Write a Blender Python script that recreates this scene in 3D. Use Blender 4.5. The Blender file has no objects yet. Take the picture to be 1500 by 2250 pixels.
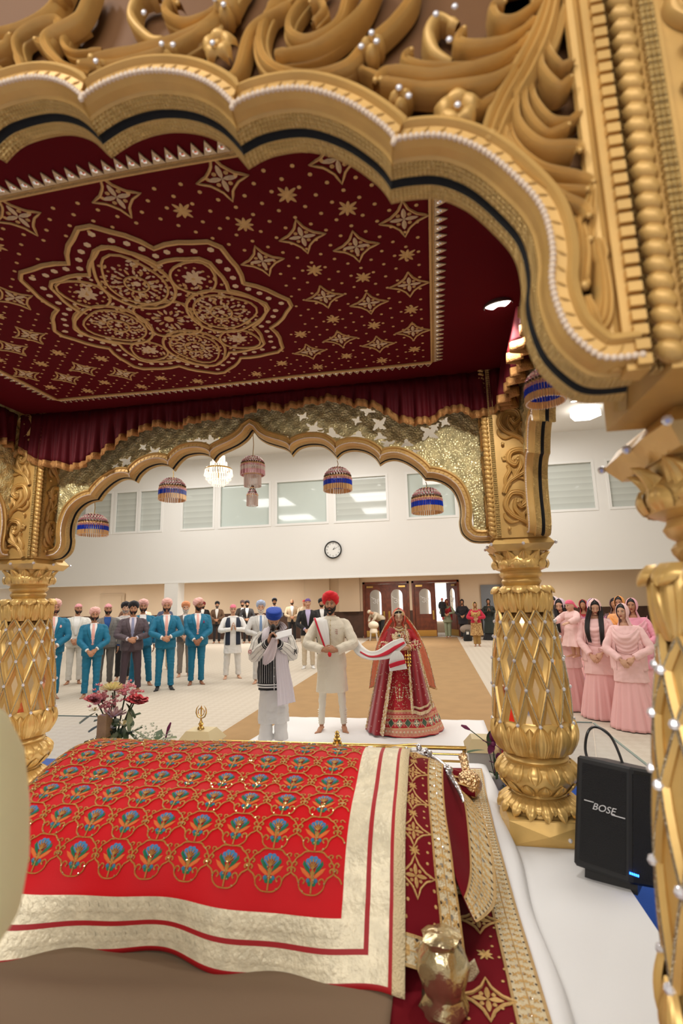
import bpy, math, random
import numpy as np
from mathutils import Vector, Matrix
from math import sin, cos, pi, radians, sqrt, atan2, tan
random.seed(7)
rng = np.random.RandomState(7)
scene = bpy.context.scene
COL = scene.collection
# ---------------------------------------------------------------- camera
CAM_Z = 1.7
TH, PSI, ROLL, FPX = radians(9.949), radians(10.134), radians(1.32), 1100.0
Fw = np.array([-sin(PSI)*cos(TH), cos(PSI)*cos(TH), sin(TH)])
R0 = np.array([cos(PSI), sin(PSI), 0.0])
U0 = np.cross(R0, Fw)
Uv = cos(ROLL)*U0 + sin(ROLL)*R0
Rv = cos(ROLL)*R0 - sin(ROLL)*U0
cam_data = bpy.data.cameras.new('camera')
cam = bpy.data.objects.new('camera', cam_data)
COL.objects.link(cam)
M = Matrix(((Rv[0], Uv[0], -Fw[0], 0), (Rv[1], Uv[1], -Fw[1], 0), (Rv[2], Uv[2], -Fw[2], CAM_Z), (0, 0, 0, 1)))
cam.matrix_world = M
cam_data.sensor_fit = 'VERTICAL'
cam_data.sensor_height = 36.0
cam_data.sensor_width = 24.0
cam_data.lens = 36.0*FPX/2250.0
cam_data.clip_start = 0.02
cam_data.clip_end = 200
cam_data.dof.use_dof = True
cam_data.dof.focus_distance = 5.0
cam_data.dof.aperture_fstop = 3.2
scene.camera = cam
# ---------------------------------------------------------------- colour management
scene.view_settings.view_transform = 'Standard'
scene.view_settings.look = 'None'
scene.view_settings.gamma = 1.0
scene.view_settings.use_curve_mapping = False
scene.view_settings.exposure = 0.25
scene.cycles.use_denoising = True
scene.cycles.max_bounces = 8
scene.cycles.diffuse_bounces = 4
scene.cycles.glossy_bounces = 4
scene.cycles.transparent_max_bounces = 12
scene.cycles.caustics_reflective = False
scene.cycles.caustics_refractive = False
scene.cycles.sample_clamp_indirect = 6.0
# ---------------------------------------------------------------- world + lights
world = bpy.data.worlds.new('hall_air')
scene.world = world
world.use_nodes = True
world.node_tree.nodes['Background'].inputs[0].default_value = (1.0, 0.98, 0.95, 1)
world.node_tree.nodes['Background'].inputs[1].default_value = 0.35
def area(name, loc, size, power, rot=(0, 0, 0), col=(1, 0.975, 0.94), sy=None):
    l = bpy.data.lights.new(name, 'AREA')
    l.energy = power; l.color = col; l.shape = 'RECTANGLE'
    l.size = size; l.size_y = sy or size
    o = bpy.data.objects.new(name, l)
    o.location = loc; o.rotation_euler = rot
    COL.objects.link(o)
    return o
for i, (x, y) in enumerate([(-9, 4.5), (-3, 5.5), (3.5, 4.5), (-9, 10), (-3, 10), (3.5, 10), (-9, 15.5), (-3, 15.5), (3.5, 15.5)]):
    area('ceiling_light', (x, y, 7.3), 2.4, 118)
area('front_fill', (-0.6, -4.2, 4.4), 5.0, 170, (radians(66), 0, 0), sy=1.6)  # added fill behind the camera to brighten the near arch, no real fixture
area('relief_fill', (-2.2, -1.7, 5.2), .7, 45, (radians(33), 0, radians(-42)))  # added light from behind the camera to bring out the carved relief
for lx_, ly_ in ((.285, 1.835), (-2.16, 1.835)):  # second position is an added, unseen lamp that brightens the inside
    sl = bpy.data.lights.new('clip_spot', 'SPOT'); sl.energy = 26; sl.spot_size = radians(150); sl.spot_blend = .6; sl.shadow_soft_size = .05; sl.color = (1, .97, .93)
    so = bpy.data.objects.new('clip_spot', sl); so.location = (lx_, ly_, 2.785); so.rotation_euler = (radians(8), radians(18 if lx_ > 0 else -18), 0); COL.objects.link(so)
for x in (-16, -11.5, -7, -1.5, 4.5):
    area('gallery_fill', (x, 20.3, 2.70), 1.8, 75, sy=1.0)  # added fill to brighten the wall under the gallery

# ---------------------------------------------------------------- helpers
def tag(o, label=None, cat=None, group=None, kind=None):
    if label: o['label'] = label
    if cat: o['category'] = cat
    if group: o['group'] = group
    if kind: o['kind'] = kind
    return o
def empty(name, loc=(0, 0, 0), rz=0.0, label=None, cat=None, group=None, sc=1.0):
    o = bpy.data.objects.new(name, None)
    o.location = loc; o.rotation_euler = (0, 0, rz); o.empty_display_size = .1
    o.scale = (sc, sc, sc)
    COL.objects.link(o)
    return tag(o, label, cat, group)
def copy_tree(o, parent=None):
    c = o.copy(); COL.objects.link(c)
    if parent is not None: c.parent = parent
    for ch in list(o.children): copy_tree(ch, c)
    return c
class MB:
    def __init__(s): s.v = []; s.f = []; s.m = []; s.n = 0
    def add(s, V, Fc, mat=0):
        V = np.asarray(V, float).reshape(-1, 3); b = s.n
        s.v.append(V); s.n += len(V)
        for f in Fc: s.f.append([i+b for i in f])
        if isinstance(mat, int): s.m += [mat]*len(Fc)
        else: s.m += list(mat)
        return s
    def box(s, c, d, mat=0, rot=None):
        x, y, z = [k/2 for k in d]
        V = np.array([(i*x, j*y, k*z) for k in (-1, 1) for j in (-1, 1) for i in (-1, 1)], float)
        if rot is not None: V = V @ np.array(rot).T
        return s.add(V+np.array(c), [(0, 2, 3, 1), (4, 5, 7, 6), (0, 1, 5, 4), (2, 6, 7, 3), (0, 4, 6, 2), (1, 3, 7, 5)], mat)
    def b2(s, a, b, mat=0):
        a = np.array(a, float); b = np.array(b, float)
        return s.box((a+b)/2, np.abs(b-a), mat)
    def rings(s, R, mat=0, close=True, cap=True):
        'R: (n,m,3) rings'
        R = np.asarray(R, float); n, m, _ = R.shape
        Fc = []
        for i in range(n-1):
            for j in range(m if close else m-1):
                k = (j+1) % m
                Fc.append((i*m+j, i*m+k, (i+1)*m+k, (i+1)*m+j))
        if cap and close:
            Fc.append(tuple(range(m-1, -1, -1))); Fc.append(tuple((n-1)*m+j for j in range(m)))
        return s.add(R.reshape(-1, 3), Fc, mat)
    def tube(s, P, r, seg=8, mat=0, flat=1.0, up=None, cap=True):
        'sweep a circle (or ellipse: flat scales across up) along P'
        P = np.asarray(P, float); n = len(P)
        r = np.full(n, r, float) if np.isscalar(r) else np.asarray(r, float)
        T = np.gradient(P, axis=0); T /= np.linalg.norm(T, axis=1)[:, None]+1e-9
        u = np.array(up, float) if up is not None else (np.array([0, 0, 1.]) if abs(T[0][2]) < .9 else np.array([1., 0, 0]))
        R = np.zeros((n, seg, 3)); a = np.arange(seg)*2*pi/seg
        for i in range(n):
            w = np.cross(T[i], u); w /= np.linalg.norm(w)+1e-9
            q = np.cross(w, T[i])
            if up is None: u = q
            R[i] = P[i]+r[i]*(np.cos(a)[:, None]*w+flat*np.sin(a)[:, None]*q)
        return s.rings(R, mat, cap=cap)
    def lathe(s, prof, seg=24, c=(0, 0, 0), mat=0, cap=True, sx=1., sy=1., fn=None):
        'prof: (r,z) list ; fn(angle,i)->radius factor'
        a = np.arange(seg)*2*pi/seg; R = np.zeros((len(prof), seg, 3))
        for i, (r, z) in enumerate(prof):
            k = np.ones(seg) if fn is None else np.array([fn(t, i) for t in a])
            R[i, :, 0] = c[0]+r*k*np.cos(a)*sx; R[i, :, 1] = c[1]+r*k*np.sin(a)*sy; R[i, :, 2] = c[2]+z
        return s.rings(R, mat, cap=cap)
    def ball(s, c, r, seg=12, nr=8, mat=0, rot=None):
        r = (r, r, r) if np.isscalar(r) else r
        t = np.linspace(-pi/2+.05, pi/2-.05, nr); a = np.arange(seg)*2*pi/seg
        V = np.zeros((nr, seg, 3))
        V[:, :, 0] = np.cos(t)[:, None]*np.cos(a)*r[0]; V[:, :, 1] = np.cos(t)[:, None]*np.sin(a)*r[1]; V[:, :, 2] = (np.sin(t)[:, None]*np.ones(seg))*r[2]
        if rot is not None: V = V @ np.array(rot).T
        return s.rings(V+np.array(c), mat)
    def grid(s, fn, nu, nv, mat=0, u0=0, u1=1, v0=0, v1=1, matfn=None):
        us = np.linspace(u0, u1, nu); vs = np.linspace(v0, v1, nv)
        V = [fn(u, v) for v in vs for u in us]; Fc = []; ms = []
        for j in range(nv-1):
            for i in range(nu-1):
                m = mat if matfn is None else matfn((us[i]+us[i+1])/2, (vs[j]+vs[j+1])/2)
                if m is None: continue
                Fc.append((j*nu+i, j*nu+i+1, (j+1)*nu+i+1, (j+1)*nu+i)); ms.append(m)
        return s.add(V, Fc, ms)
    def prism(s, poly, h0, h1, mat=0, tr=None):
        'extrude 2D polygon between heights h0,h1 ; tr maps (x,y,h)->3D'
        n = len(poly)
        V = [(p[0], p[1], h0) for p in poly]+[(p[0], p[1], h1) for p in poly]
        if tr: V = [tr(*p) for p in V]
        Fc = [tuple(range(n-1, -1, -1)), tuple(range(n, 2*n))]+[(i, (i+1) % n, n+(i+1) % n, n+i) for i in range(n)]
        return s.add(V, Fc, mat)
    def join(s, o, T=None):
        for V in [np.concatenate(o.v)] if o.v else []:
            if T is not None: V = np.array([T(p) for p in V]) if callable(T) else V @ np.array(T)[:3, :3].T+np.array(T)[:3, 3]
            b = s.n; s.v.append(V); s.n += len(V)
            for f in o.f: s.f.append([i+b for i in f])
            s.m += o.m
        return s
    def mesh(s, name, mats, smooth=True, angle=40):
        me = bpy.data.meshes.new(name)
        V = np.concatenate(s.v) if s.v else np.zeros((0, 3))
        me.from_pydata(V.tolist(), [], s.f)
        for m in (mats if isinstance(mats, (list, tuple)) else [mats]): me.materials.append(m)
        me.polygons.foreach_set('material_index', s.m)
        if smooth:
            me.polygons.foreach_set('use_smooth', [True]*len(s.f))
            if angle: me.set_sharp_from_angle(angle=radians(angle))
        me.update()
        return me
    def build(s, name, mats, parent=None, smooth=True, angle=40, loc=None, rz=0, **tags):
        o = bpy.data.objects.new(name, s.mesh(name, mats, smooth, angle))
        COL.objects.link(o)
        if parent is not None: o.parent = parent
        if loc is not None: o.location = loc
        if rz: o.rotation_euler = (0, 0, rz)
        return tag(o, **tags)
def fuse(mb, voxel, smooth_it=2, mats=None, name='body'):
    'one continuous skin out of overlapping closed pieces'
    me = mb.mesh('tmp', [], False, None)
    o = bpy.data.objects.new('tmp', me); COL.objects.link(o)
    r = o.modifiers.new('r', 'REMESH'); r.mode = 'VOXEL'; r.voxel_size = voxel; r.use_smooth_shade = True
    if smooth_it:
        k = o.modifiers.new('s', 'SMOOTH'); k.factor = .5; k.iterations = smooth_it
    dg = bpy.context.evaluated_depsgraph_get()
    ev = o.evaluated_get(dg)
    out = bpy.data.meshes.new_from_object(ev)
    bpy.data.objects.remove(o); bpy.data.meshes.remove(me)
    out.name = name
    out.materials.clear()
    for m in (mats if isinstance(mats, (list, tuple)) else [mats]): out.materials.append(m)
    out.polygons.foreach_set('use_smooth', [True]*len(out.polygons))
    return out
def text_mesh(name, body, size, m, parent, loc, rot, extrude=.001, shear=0., align='CENTER'):
    cu = bpy.data.curves.new('t', 'FONT'); cu.body = body; cu.size = size; cu.align_x = align; cu.align_y = 'CENTER'; cu.extrude = extrude; cu.shear = shear
    o = bpy.data.objects.new('t', cu); COL.objects.link(o)
    me = bpy.data.meshes.new_from_object(o.evaluated_get(bpy.context.evaluated_depsgraph_get()))
    bpy.data.objects.remove(o); me.materials.clear(); me.materials.append(m)
    o = bpy.data.objects.new(name, me); COL.objects.link(o); o.parent = parent; o.location = loc; o.rotation_euler = rot
    return o
def link(name, me, parent=None, **tags):
    o = bpy.data.objects.new(name, me); COL.objects.link(o)
    if parent is not None: o.parent = parent
    return tag(o, **tags)
def catmull(P, n=8, closed=False):
    P = np.asarray(P, float); out = []
    N = len(P)
    for i in range(N if closed else N-1):
        if closed: a, b, c, d = P[i-1], P[i], P[(i+1) % N], P[(i+2) % N]
        else: a, b, c, d = P[max(i-1, 0)], P[i], P[i+1], P[min(i+2, N-1)]
        for t in np.arange(n)/n:
            out.append(.5*((2*b)+(c-a)*t+(2*a-5*b+4*c-d)*t*t+(3*b-a-3*c+d)*t**3))
    if not closed: out.append(P[-1])
    return np.array(out)
# ---------------------------------------------------------------- materials
MATS = {}
def lin(c):
    return tuple(((k/255)/12.92 if k/255 <= .04045 else ((k/255+.055)/1.055)**2.4) for k in c)
def mat(name, rgb, rough=.6, metal=0., bump=0., bscale=60., var=0., vscale=8., spec=.5, emit=0., alpha=1., sheen=0., wave=None, coat=0., tex='NOISE', rgb2=None, trans=0.):
    'rgb is an sRGB 0-255 triple'
    if name in MATS: return MATS[name]
    m = bpy.data.materials.new(name); m.use_nodes = True
    nt = m.node_tree; b = nt.nodes['Principled BSDF']
    c = (*lin(rgb), 1)
    b.inputs['Base Color'].default_value = c
    b.inputs['Roughness'].default_value = rough
    b.inputs['Metallic'].default_value = metal
    b.inputs['Specular IOR Level'].default_value = spec
    b.inputs['Alpha'].default_value = alpha
    b.inputs['Sheen Weight'].default_value = sheen
    b.inputs['Coat Weight'].default_value = coat
    b.inputs['Transmission Weight'].default_value = trans
    if emit:
        b.inputs['Emission Color'].default_value = c; b.inputs['Emission Strength'].default_value = emit
    tc = nt.nodes.new('ShaderNodeTexCoord')
    if var or rgb2:
        n = nt.nodes.new('ShaderNodeTexNoise'); n.inputs['Scale'].default_value = vscale; n.inputs['Detail'].default_value = 4
        nt.links.new(tc.outputs['Object'], n.inputs['Vector'])
        r = nt.nodes.new('ShaderNodeMix'); r.data_type = 'RGBA'
        c2 = (*lin(rgb2), 1) if rgb2 else tuple([k*(1-var) for k in c[:3]]+[1])
        r.inputs[6].default_value = c; r.inputs[7].default_value = c2
        cr = nt.nodes.new('ShaderNodeMapRange'); cr.inputs[1].default_value = .38; cr.inputs[2].default_value = .62
        nt.links.new(n.outputs['Fac'], cr.inputs[0]); nt.links.new(cr.outputs[0], r.inputs[0])
        nt.links.new(r.outputs[2], b.inputs['Base Color'])
    if bump:
        if tex == 'NOISE':
            n = nt.nodes.new('ShaderNodeTexNoise'); n.inputs['Scale'].default_value = bscale; n.inputs['Detail'].default_value = 5; out = n.outputs['Fac']
        elif tex == 'VORONOI':
            n = nt.nodes.new('ShaderNodeTexVoronoi'); n.inputs['Scale'].default_value = bscale; n.inputs['Randomness'].default_value = 0. if name == 'beaded_gold' else 1.; out = n.outputs['Distance']
        else:
            n = nt.nodes.new('ShaderNodeTexWave'); n.inputs['Scale'].default_value = bscale; n.inputs['Distortion'].default_value = 1.5; out = n.outputs['Fac']
        nt.links.new(tc.outputs['Object'], n.inputs['Vector'])
        bp = nt.nodes.new('ShaderNodeBump'); bp.inputs['Strength'].default_value = bump; bp.inputs['Distance'].default_value = .01
        nt.links.new(out, bp.inputs['Height']); nt.links.new(bp.outputs['Normal'], b.inputs['Normal'])
    MATS[name] = m
    return m
# ================================================================ the hall
W_WALL = mat('white_paint', (238, 236, 231), .75, bump=.05, bscale=120)
W_TRIM = mat('white_trim', (240, 239, 235), .5)
BEIGE = mat('beige_paint', (228, 206, 178), .8)
BEIGE2 = mat('beige_paint_dark', (208, 186, 158), .8)
WAINS = mat('brown_wainscot', (78, 50, 34), .6, var=.25, vscale=5)
DOORWOOD = mat('red_brown_door_wood', (122, 58, 30), .4, var=.35, vscale=6)
BRASS = mat('polished_brass', (205, 168, 96), .25, 1.0)
CEIL = mat('ceiling_paint', (236, 233, 228), .85)
def carpet_mat():
    m = mat('beige_carpet', (214, 200, 180), .95, bump=.25, bscale=90)
    nt = m.node_tree; b = nt.nodes['Principled BSDF']
    tc = nt.nodes.new('ShaderNodeTexCoord')
    mp = nt.nodes.new('ShaderNodeMapping'); mp.inputs['Rotation'].default_value = (0, 0, .785); mp.inputs['Scale'].default_value = (9, 9, 9)
    ck = nt.nodes.new('ShaderNodeTexChecker'); ck.inputs['Scale'].default_value = 1
    ck.inputs['Color1'].default_value = (*lin((207, 196, 179)), 1); ck.inputs['Color2'].default_value = (*lin((202, 190, 172)), 1)
    nt.links.new(tc.outputs['Object'], mp.inputs['Vector']); nt.links.new(mp.outputs[0], ck.inputs['Vector'])
    nt.links.new(ck.outputs[0], b.inputs['Base Color'])
    return m
CARPET = carpet_mat()
RUNNER = mat('tan_runner_carpet', (176, 141, 96), .95, bump=.3, bscale=120, var=.08, vscale=3)
BLUE = mat('blue_stage_carpet', (22, 78, 170), .9, bump=.2, bscale=150)
XL, XR, YB, YF, YD, ZC = -20.0, 12.0, -5.0, 18.5, 22.9, 7.5
def st(name, mb, m, parent=None, **k):
    return mb.build(name, m, parent, False, kind='structure', **k) if parent is None else mb.build(name, m, parent, False)
st('floor', MB().b2((XL, YB, -.2), (XR, YD+3.2, 0)), CARPET)
st('ceiling', MB().b2((XL, YB, ZC), (XR, YF+.3, ZC+.2)), CEIL)
st('wall_left', MB().b2((XL-.2, YB, 0), (XL, YD+.2, ZC)), W_WALL)
st('wall_right', MB().b2((XR, YB, 0), (XR+.2, YD+.2, ZC)), W_WALL)
st('wall_back', MB().b2((XL, YB-.2, 0), (XR, YB, ZC)), W_WALL)
# white upper wall with the window band (its lower edge is the gallery over the entrance)
WINS = [(-15.9, -14.2), (-13.91, -13.03), (-12.86, -11.87), (-11.75, -10.76), (-9.86, -8.50), (-8.24, -6.16), (-5.89, -3.86), (-3.55, -1.56), (-.80, .95), (4.02, 5.73), (6.2, 8.2)]
Z0, Z1 = 4.63, 6.34
w = MB().b2((XL, YF, 2.52), (XR, YF+.3, Z0)).b2((XL, YF, Z1), (XR, YF+.3, ZC))
xs = [XL]+[k for a in WINS for k in a]+[XR]
for i in range(0, len(xs), 2): w.b2((xs[i], YF, Z0), (xs[i+1], YF+.3, Z1))
st('wall_upper', w, W_WALL)
st('trim_1', MB().b2((XL, YF-.03, 2.50), (XR, YF+.33, 2.55)), W_TRIM)
st('ceiling_entrance', MB().b2((XL, YF+.3, 2.75), (XR, YD+.2, 2.9)), BEIGE)
def glassmat(name, rgb, stripes):
    m = mat(name, rgb, .06, spec=.6, coat=.6)
    nt = m.node_tree; b = nt.nodes['Principled BSDF']
    tc = nt.nodes.new('ShaderNodeTexCoord')
    if stripes:
        wv = nt.nodes.new('ShaderNodeTexWave'); wv.bands_direction = 'Z'; wv.wave_profile = 'SAW'; wv.inputs['Scale'].default_value = 1.35; wv.inputs['Distortion'].default_value = 0
        nt.links.new(tc.outputs['Object'], wv.inputs['Vector'])
        cr = nt.nodes.new('ShaderNodeValToRGB')
        cr.color_ramp.elements[0].color = (*lin(rgb), 1); cr.color_ramp.elements[1].color = (*lin([k*.93 for k in rgb]), 1)
        cr.color_ramp.elements[1].position = .85
        nt.links.new(wv.outputs['Fac'], cr.inputs[0]); nt.links.new(cr.outputs[0], b.inputs['Base Color'])
    return m
G1 = glassmat('shaded_window_glass', (208, 213, 206), True)
G2 = glassmat('clear_window_glass', (208, 219, 213), False)
for i, (a, b) in enumerate(WINS):
    r = MB()
    t = .055
    r.b2((a-t, YF-.02, Z0-t), (b+t, YF+.06, Z0+.03)).b2((a-t, YF-.02, Z1-.03), (b+t, YF+.06, Z1+t)).b2((a-t, YF-.02, Z0+.03), (a+.03, YF+.06, Z1-.03)).b2((b-.03, YF-.02, Z0+.03), (b+t, YF+.06, Z1-.03))
    fr = r.build('window_%d' % (i+1), W_TRIM, None, False, kind='structure')
    MB().b2((a, YF+.08, Z0), (b, YF+.12, Z1)).build('window_pane', G2 if i in (5, 6, 8) else G1, fr, False)
# lower wall behind the guests
lw = MB(); DR = [(-3.19, -1.10), (-.98, 1.09)]
for a, b in [(XL, DR[0][0]), (DR[0][1], DR[1][0]), (DR[1][1], XR)]: lw.b2((a, YD, 1.17), (b, YD+.2, 2.75))
for a, b in DR: lw.b2((a, YD, 2.46), (b, YD+.2, 2.75))
st('wall_entrance', lw, BEIGE)
wn = MB()
for a, b in [(XL, DR[0][0]), (DR[0][1], DR[1][0]), (DR[1][1], XR)]: wn.b2((a, YD-.02, .08), (b, YD+.2, 1.17))
st('trim_2', wn, WAINS)
st('baseboard_entrance', MB().b2((XL, YD-.035, 0), (DR[0][0]-.05, YD, .1)).b2((DR[1][1]+.05, YD-.035, 0), (XR, YD, .1)), WAINS)
st('wall_pilaster', MB().b2((-5.9, YD-.25, 1.17), (-4.7, YD-.021, 2.75)).b2((-4.25, YD-.3, 1.17), (-3.3, YD-.021, 2.75)), BEIGE2)
st('wall_column', MB().b2((-10.5, YF-.02, 0), (-9.92, YF+.5, 2.5)), W_WALL)
st('wall_pier', MB().b2((2.9, YD-.35, 0), (3.7, YD-.04, 2.75)), BEIGE2)
st('door_5', MB().b2((-16.45, YD-.07, 0), (-15.1, YD-.036, 2.25)).b2((-16.3, YD-.09, 0.02), (-15.25, YD-.07, 2.15)), BEIGE2)
st('door_6', MB().b2((2.0, YD-.07, 0), (2.85, YD-.036, 2.2)), mat('blue_grey_door', (128, 134, 142), .5))
# vestibule behind the doors
st('wall_vestibule', MB().b2((-4.2, YD+3, 0), (2.2, YD+3.2, 3)).b2((-4.4, YD+.2, 0), (-4.2, YD+3.2, 3)).b2((2.2, YD+.2, 0), (2.4, YD+3.2, 3)), BEIGE)
st('ceiling_vestibule', MB().b2((-4.4, YD+.2, 2.9), (2.4, YD+3.2, 3.0)), CEIL)
DAY = mat('daylight_window', (244, 248, 252), .3, emit=1.6)
for i, (a, b) in enumerate([(-2.75, -2.2), (-1.75, -1.0), (-.3, .75), (.9, 1.2)]):
    st('window_%d' % (i+20), MB().b2((a, YD+2.93, .55), (b, YD+2.98, 2.4)), DAY)
# doors
DGL = mat('door_glass', (225, 230, 228), .05, alpha=.22, spec=.6)
ETCH = mat('etched_white', (246, 246, 244), .5)
def glyph():
    g = MB()
    c1 = catmull([(-.20, .17), (-.13, .12), (-.05, .09), (.0, .06)], 5)
    c2 = catmull([(-.13, .075), (-.05, .085), (.015, .05), (-.01, .0), (-.07, -.005), (-.01, -.01), (.02, -.06), (-.03, -.105), (-.10, -.09), (-.12, -.05)], 5)
    c3 = catmull([(.075, -.15), (.075, .02), (.085, .06), (.13, .07), (.16, .03), (.13, -.01), (.085, .0)], 5)
    for c in (c1, c2, c3): g.tube([(x, 0, z) for x, z in c], .011, 6)
    return g
def door_leaf(name, x0, x1, hinge, ang, glyph_on=True):
    wd = x1-x0
    e = empty(name, (x0 if hinge < 0 else x1, YD+.06, 0), radians(ang)); e['kind'] = 'structure'
    o = 0 if hinge < 0 else -wd
    f = MB(); gx0, gx1, gz0, gz1 = .22, wd-.22, 1.0, 1.86
    t = .05
    f.b2((o, 0, .02), (o+wd, t, gz0)).b2((o, 0, gz0), (o+gx0, t, 2.36)).b2((o+gx1, 0, gz0), (o+wd, t, 2.36)).b2((o+gx0, 0, 2.18), (o+gx1, t, 2.36))
    r = (gx1-gx0)/2; cx = o+wd/2; n = 14
    for i in range(n):  # arched head
        a0, a1 = pi*i/n, pi*(i+1)/n
        p = [(cx+r*cos(a0), gz1+r*sin(a0)), (cx+r*cos(a1), gz1+r*sin(a1)), (cx+r*cos(a1), 2.18), (cx+r*cos(a0), 2.18)]
        f.prism(p, 0, t, 0, lambda x, y, h: (x, h, y))
    f.b2((o+.16, -.012, .3), (o+wd-.16, 0, .9), 0)
    f.build('door_panel', DOORWOOD, e, False)
    MB().b2((o+gx0, .02, gz0), (o+gx1, .03, 2.17)).build('glass', DGL, e, False)
    MB().b2((o+.03, -.012, .03), (o+wd-.03, 0, .3)).build('kick_plate', BRASS, e, False)
    px = o+wd-.12 if hinge < 0 else o+.12
    MB().tube([(px, -.02, .75), (px, -.02, 1.15)], .05, 10, flat=.3, up=(0, 1, 0)).build('push_plate', BRASS, e)
    MB().b2((o+(.08 if hinge < 0 else wd-.38), -.07, 2.2), (o+(.38 if hinge < 0 else wd-.08), 0, 2.28)).build('door_closer', BRASS, e, False)
    gl = glyph().build('etched_emblem', ETCH, e); gl.location = (cx, .012, 1.62)
for i, (a, b) in enumerate(DR):
    st('trim_%d' % (i+3), MB().b2((a, YD-.05, 0), (a+.09, YD+.2, 2.46)).b2((b-.09, YD-.05, 0), (b, YD+.2, 2.46)).b2((a, YD-.05, 2.37), (b, YD+.2, 2.46)), DOORWOOD)
m0 = (DR[0][0]+DR[0][1])/2; m1 = (DR[1][0]+DR[1][1])/2
door_leaf('door_1', DR[0][0]+.09, m0, -1, 0); door_leaf('door_2', m0, DR[0][1]-.09, 1, 0)
door_leaf('door_3', DR[1][0]+.09, m1, -1, 0); door_leaf('door_4', m1, DR[1][1]-.09, 1, -62)
st('trim_5', MB().b2((XL, YF+.6, 2.735), (XR, YF+.63, 2.75)), W_TRIM)
# floor coverings
tag(MB().b2((-2.86, 3.9, 0), (.87, YD-.05, .008)).build('aisle_runner', RUNNER, None, False), 'tan carpet runner leading from the stage to the wooden entrance doors', 'carpet')
def sheet_fn(u, v):
    x = -2.5+u*(.58+2.5)+.26*(v-.0)*(1-u); y = 4.4+v*3.15
    return (x, y, .014+.004*sin(x*9+y*3)*sin(y*7)+.002*sin(23*x))
SHEET = mat('white_sheet', (240, 238, 236), .8, bump=.15, bscale=14)
s = MB().grid(sheet_fn, 40, 40); b_ = s.build('floor_sheet', SHEET); b_.modifiers.new('t', 'SOLIDIFY').thickness = .006
tag(b_, 'white sheet spread on the carpet under the groom and bride', 'sheet')
# clock
ck = empty('wall_clock', (-3.655, YF-.03, 3.565), 0, 'round black rimmed clock on the white wall above the doors', 'clock')
BLACKP = mat('black_plastic', (24, 23, 23), .35); WHITEP = mat('white_face', (242, 242, 238), .5)
def tz(x, y, h): return (x, -h, y)
MB().lathe([(.285, 0), (.33, .0), (.335, .03), (.32, .06), (.295, .06), (.285, .03)], 40, cap=False).build('rim', BLACKP, ck).rotation_euler = (radians(90), 0, 0)
MB().lathe([(.001, .02), (.29, .02), (.29, .0), (.001, 0)], 40, cap=False).build('dial', WHITEP, ck).rotation_euler = (radians(90), 0, 0)
for a, l, wd_ in [(radians(30+3), .15, .012), (radians(60), .21, .008)]:
    MB().prism([(-wd_*cos(a), wd_*sin(a)), (wd_*cos(a), -wd_*sin(a)), (l*sin(a), l*cos(a))], .024, .028, 0, tz).build('hand', BLACKP, ck, False)
for k in range(12):
    text_mesh('numeral_lettering', str(k if k else 12), .075, BLACKP, ck, (.235*sin(k*pi/6), -.024, .235*cos(k*pi/6)), (radians(90), 0, 0))
# recessed ceiling spots
LAMP = mat('lamp_glow', (255, 250, 240), .3, emit=9)
k = 0
for x in (-13, -9.5, -6, -2.5, 1, 4.5, 8):
    for y in (5, 8.5, 12, 15.5):
        d = empty('ceiling_spot', (x, y, ZC), 0, 'small round recessed spot in the white hall ceiling', 'ceiling light', 'recessed spots in the hall ceiling')
        MB().lathe([(.09, 0), (.13, 0), (.13, -.015), (.1, -.015)], 20, cap=False).build('trim_ring', W_TRIM, d)
        MB().lathe([(.001, -.004), (.095, -.004), (.095, -.002), (.001, -.002)], 20, cap=False).build('lens', LAMP, d)
# the stage
st('floor_stage', MB().b2((-3.7, -2.6, 0), (1.25, 3.8, .5)), BLUE)
# ================================================================ the golden canopy pavilion
GOLD = mat('satin_gold', (236, 194, 116), .34, .4, bump=.05, bscale=30, var=.12, vscale=9)
GOLD2 = mat('carved_gold', (218, 174, 100), .46, .25, var=.12, vscale=14)
GOLDD = mat('dark_gold', (150, 104, 46), .5, .3)  # plain darker, browner gold
MESHG = mat('beaded_gold', (214, 178, 108), .34, .4, bump=.9, bscale=160, tex='VORONOI')
PEARL = mat('pearl', (236, 214, 190), .25, spec=.8)
GEM = mat('crystal', (238, 236, 240), .08, .35, spec=1)
GAP_BLACK = mat('gap_black', (6, 7, 7), .8)  # flat black for the arch channel and the dark behind the openings
SHADED_RECESS = mat('shaded_recess_gold', (112, 72, 30), .6, .2)  # gold darkened to paint in the shade of the deep recess
MIRROR = mat('amber_mirror', (246, 214, 168), .06, 1.0)
FOIL = mat('embossed_foil', (244, 226, 164), .28, .3, bump=.5, bscale=95, tex='VORONOI', var=.35, vscale=34)
ZP = .67
PALKI_C = -.94
palki = empty('canopy_pavilion', (PALKI_C, 1.6, ZP), 0, 'carved golden canopy pavilion with scalloped arches and leafy pillars on the stage', 'pavilion')
def pk(mb, name, m, parent=None, **k):
    'build with world coordinates under the pavilion'
    o = mb.build(name, m, parent or palki, **k)
    if parent is None: o.location = (-PALKI_C, -1.6, -ZP)
    return o
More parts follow.
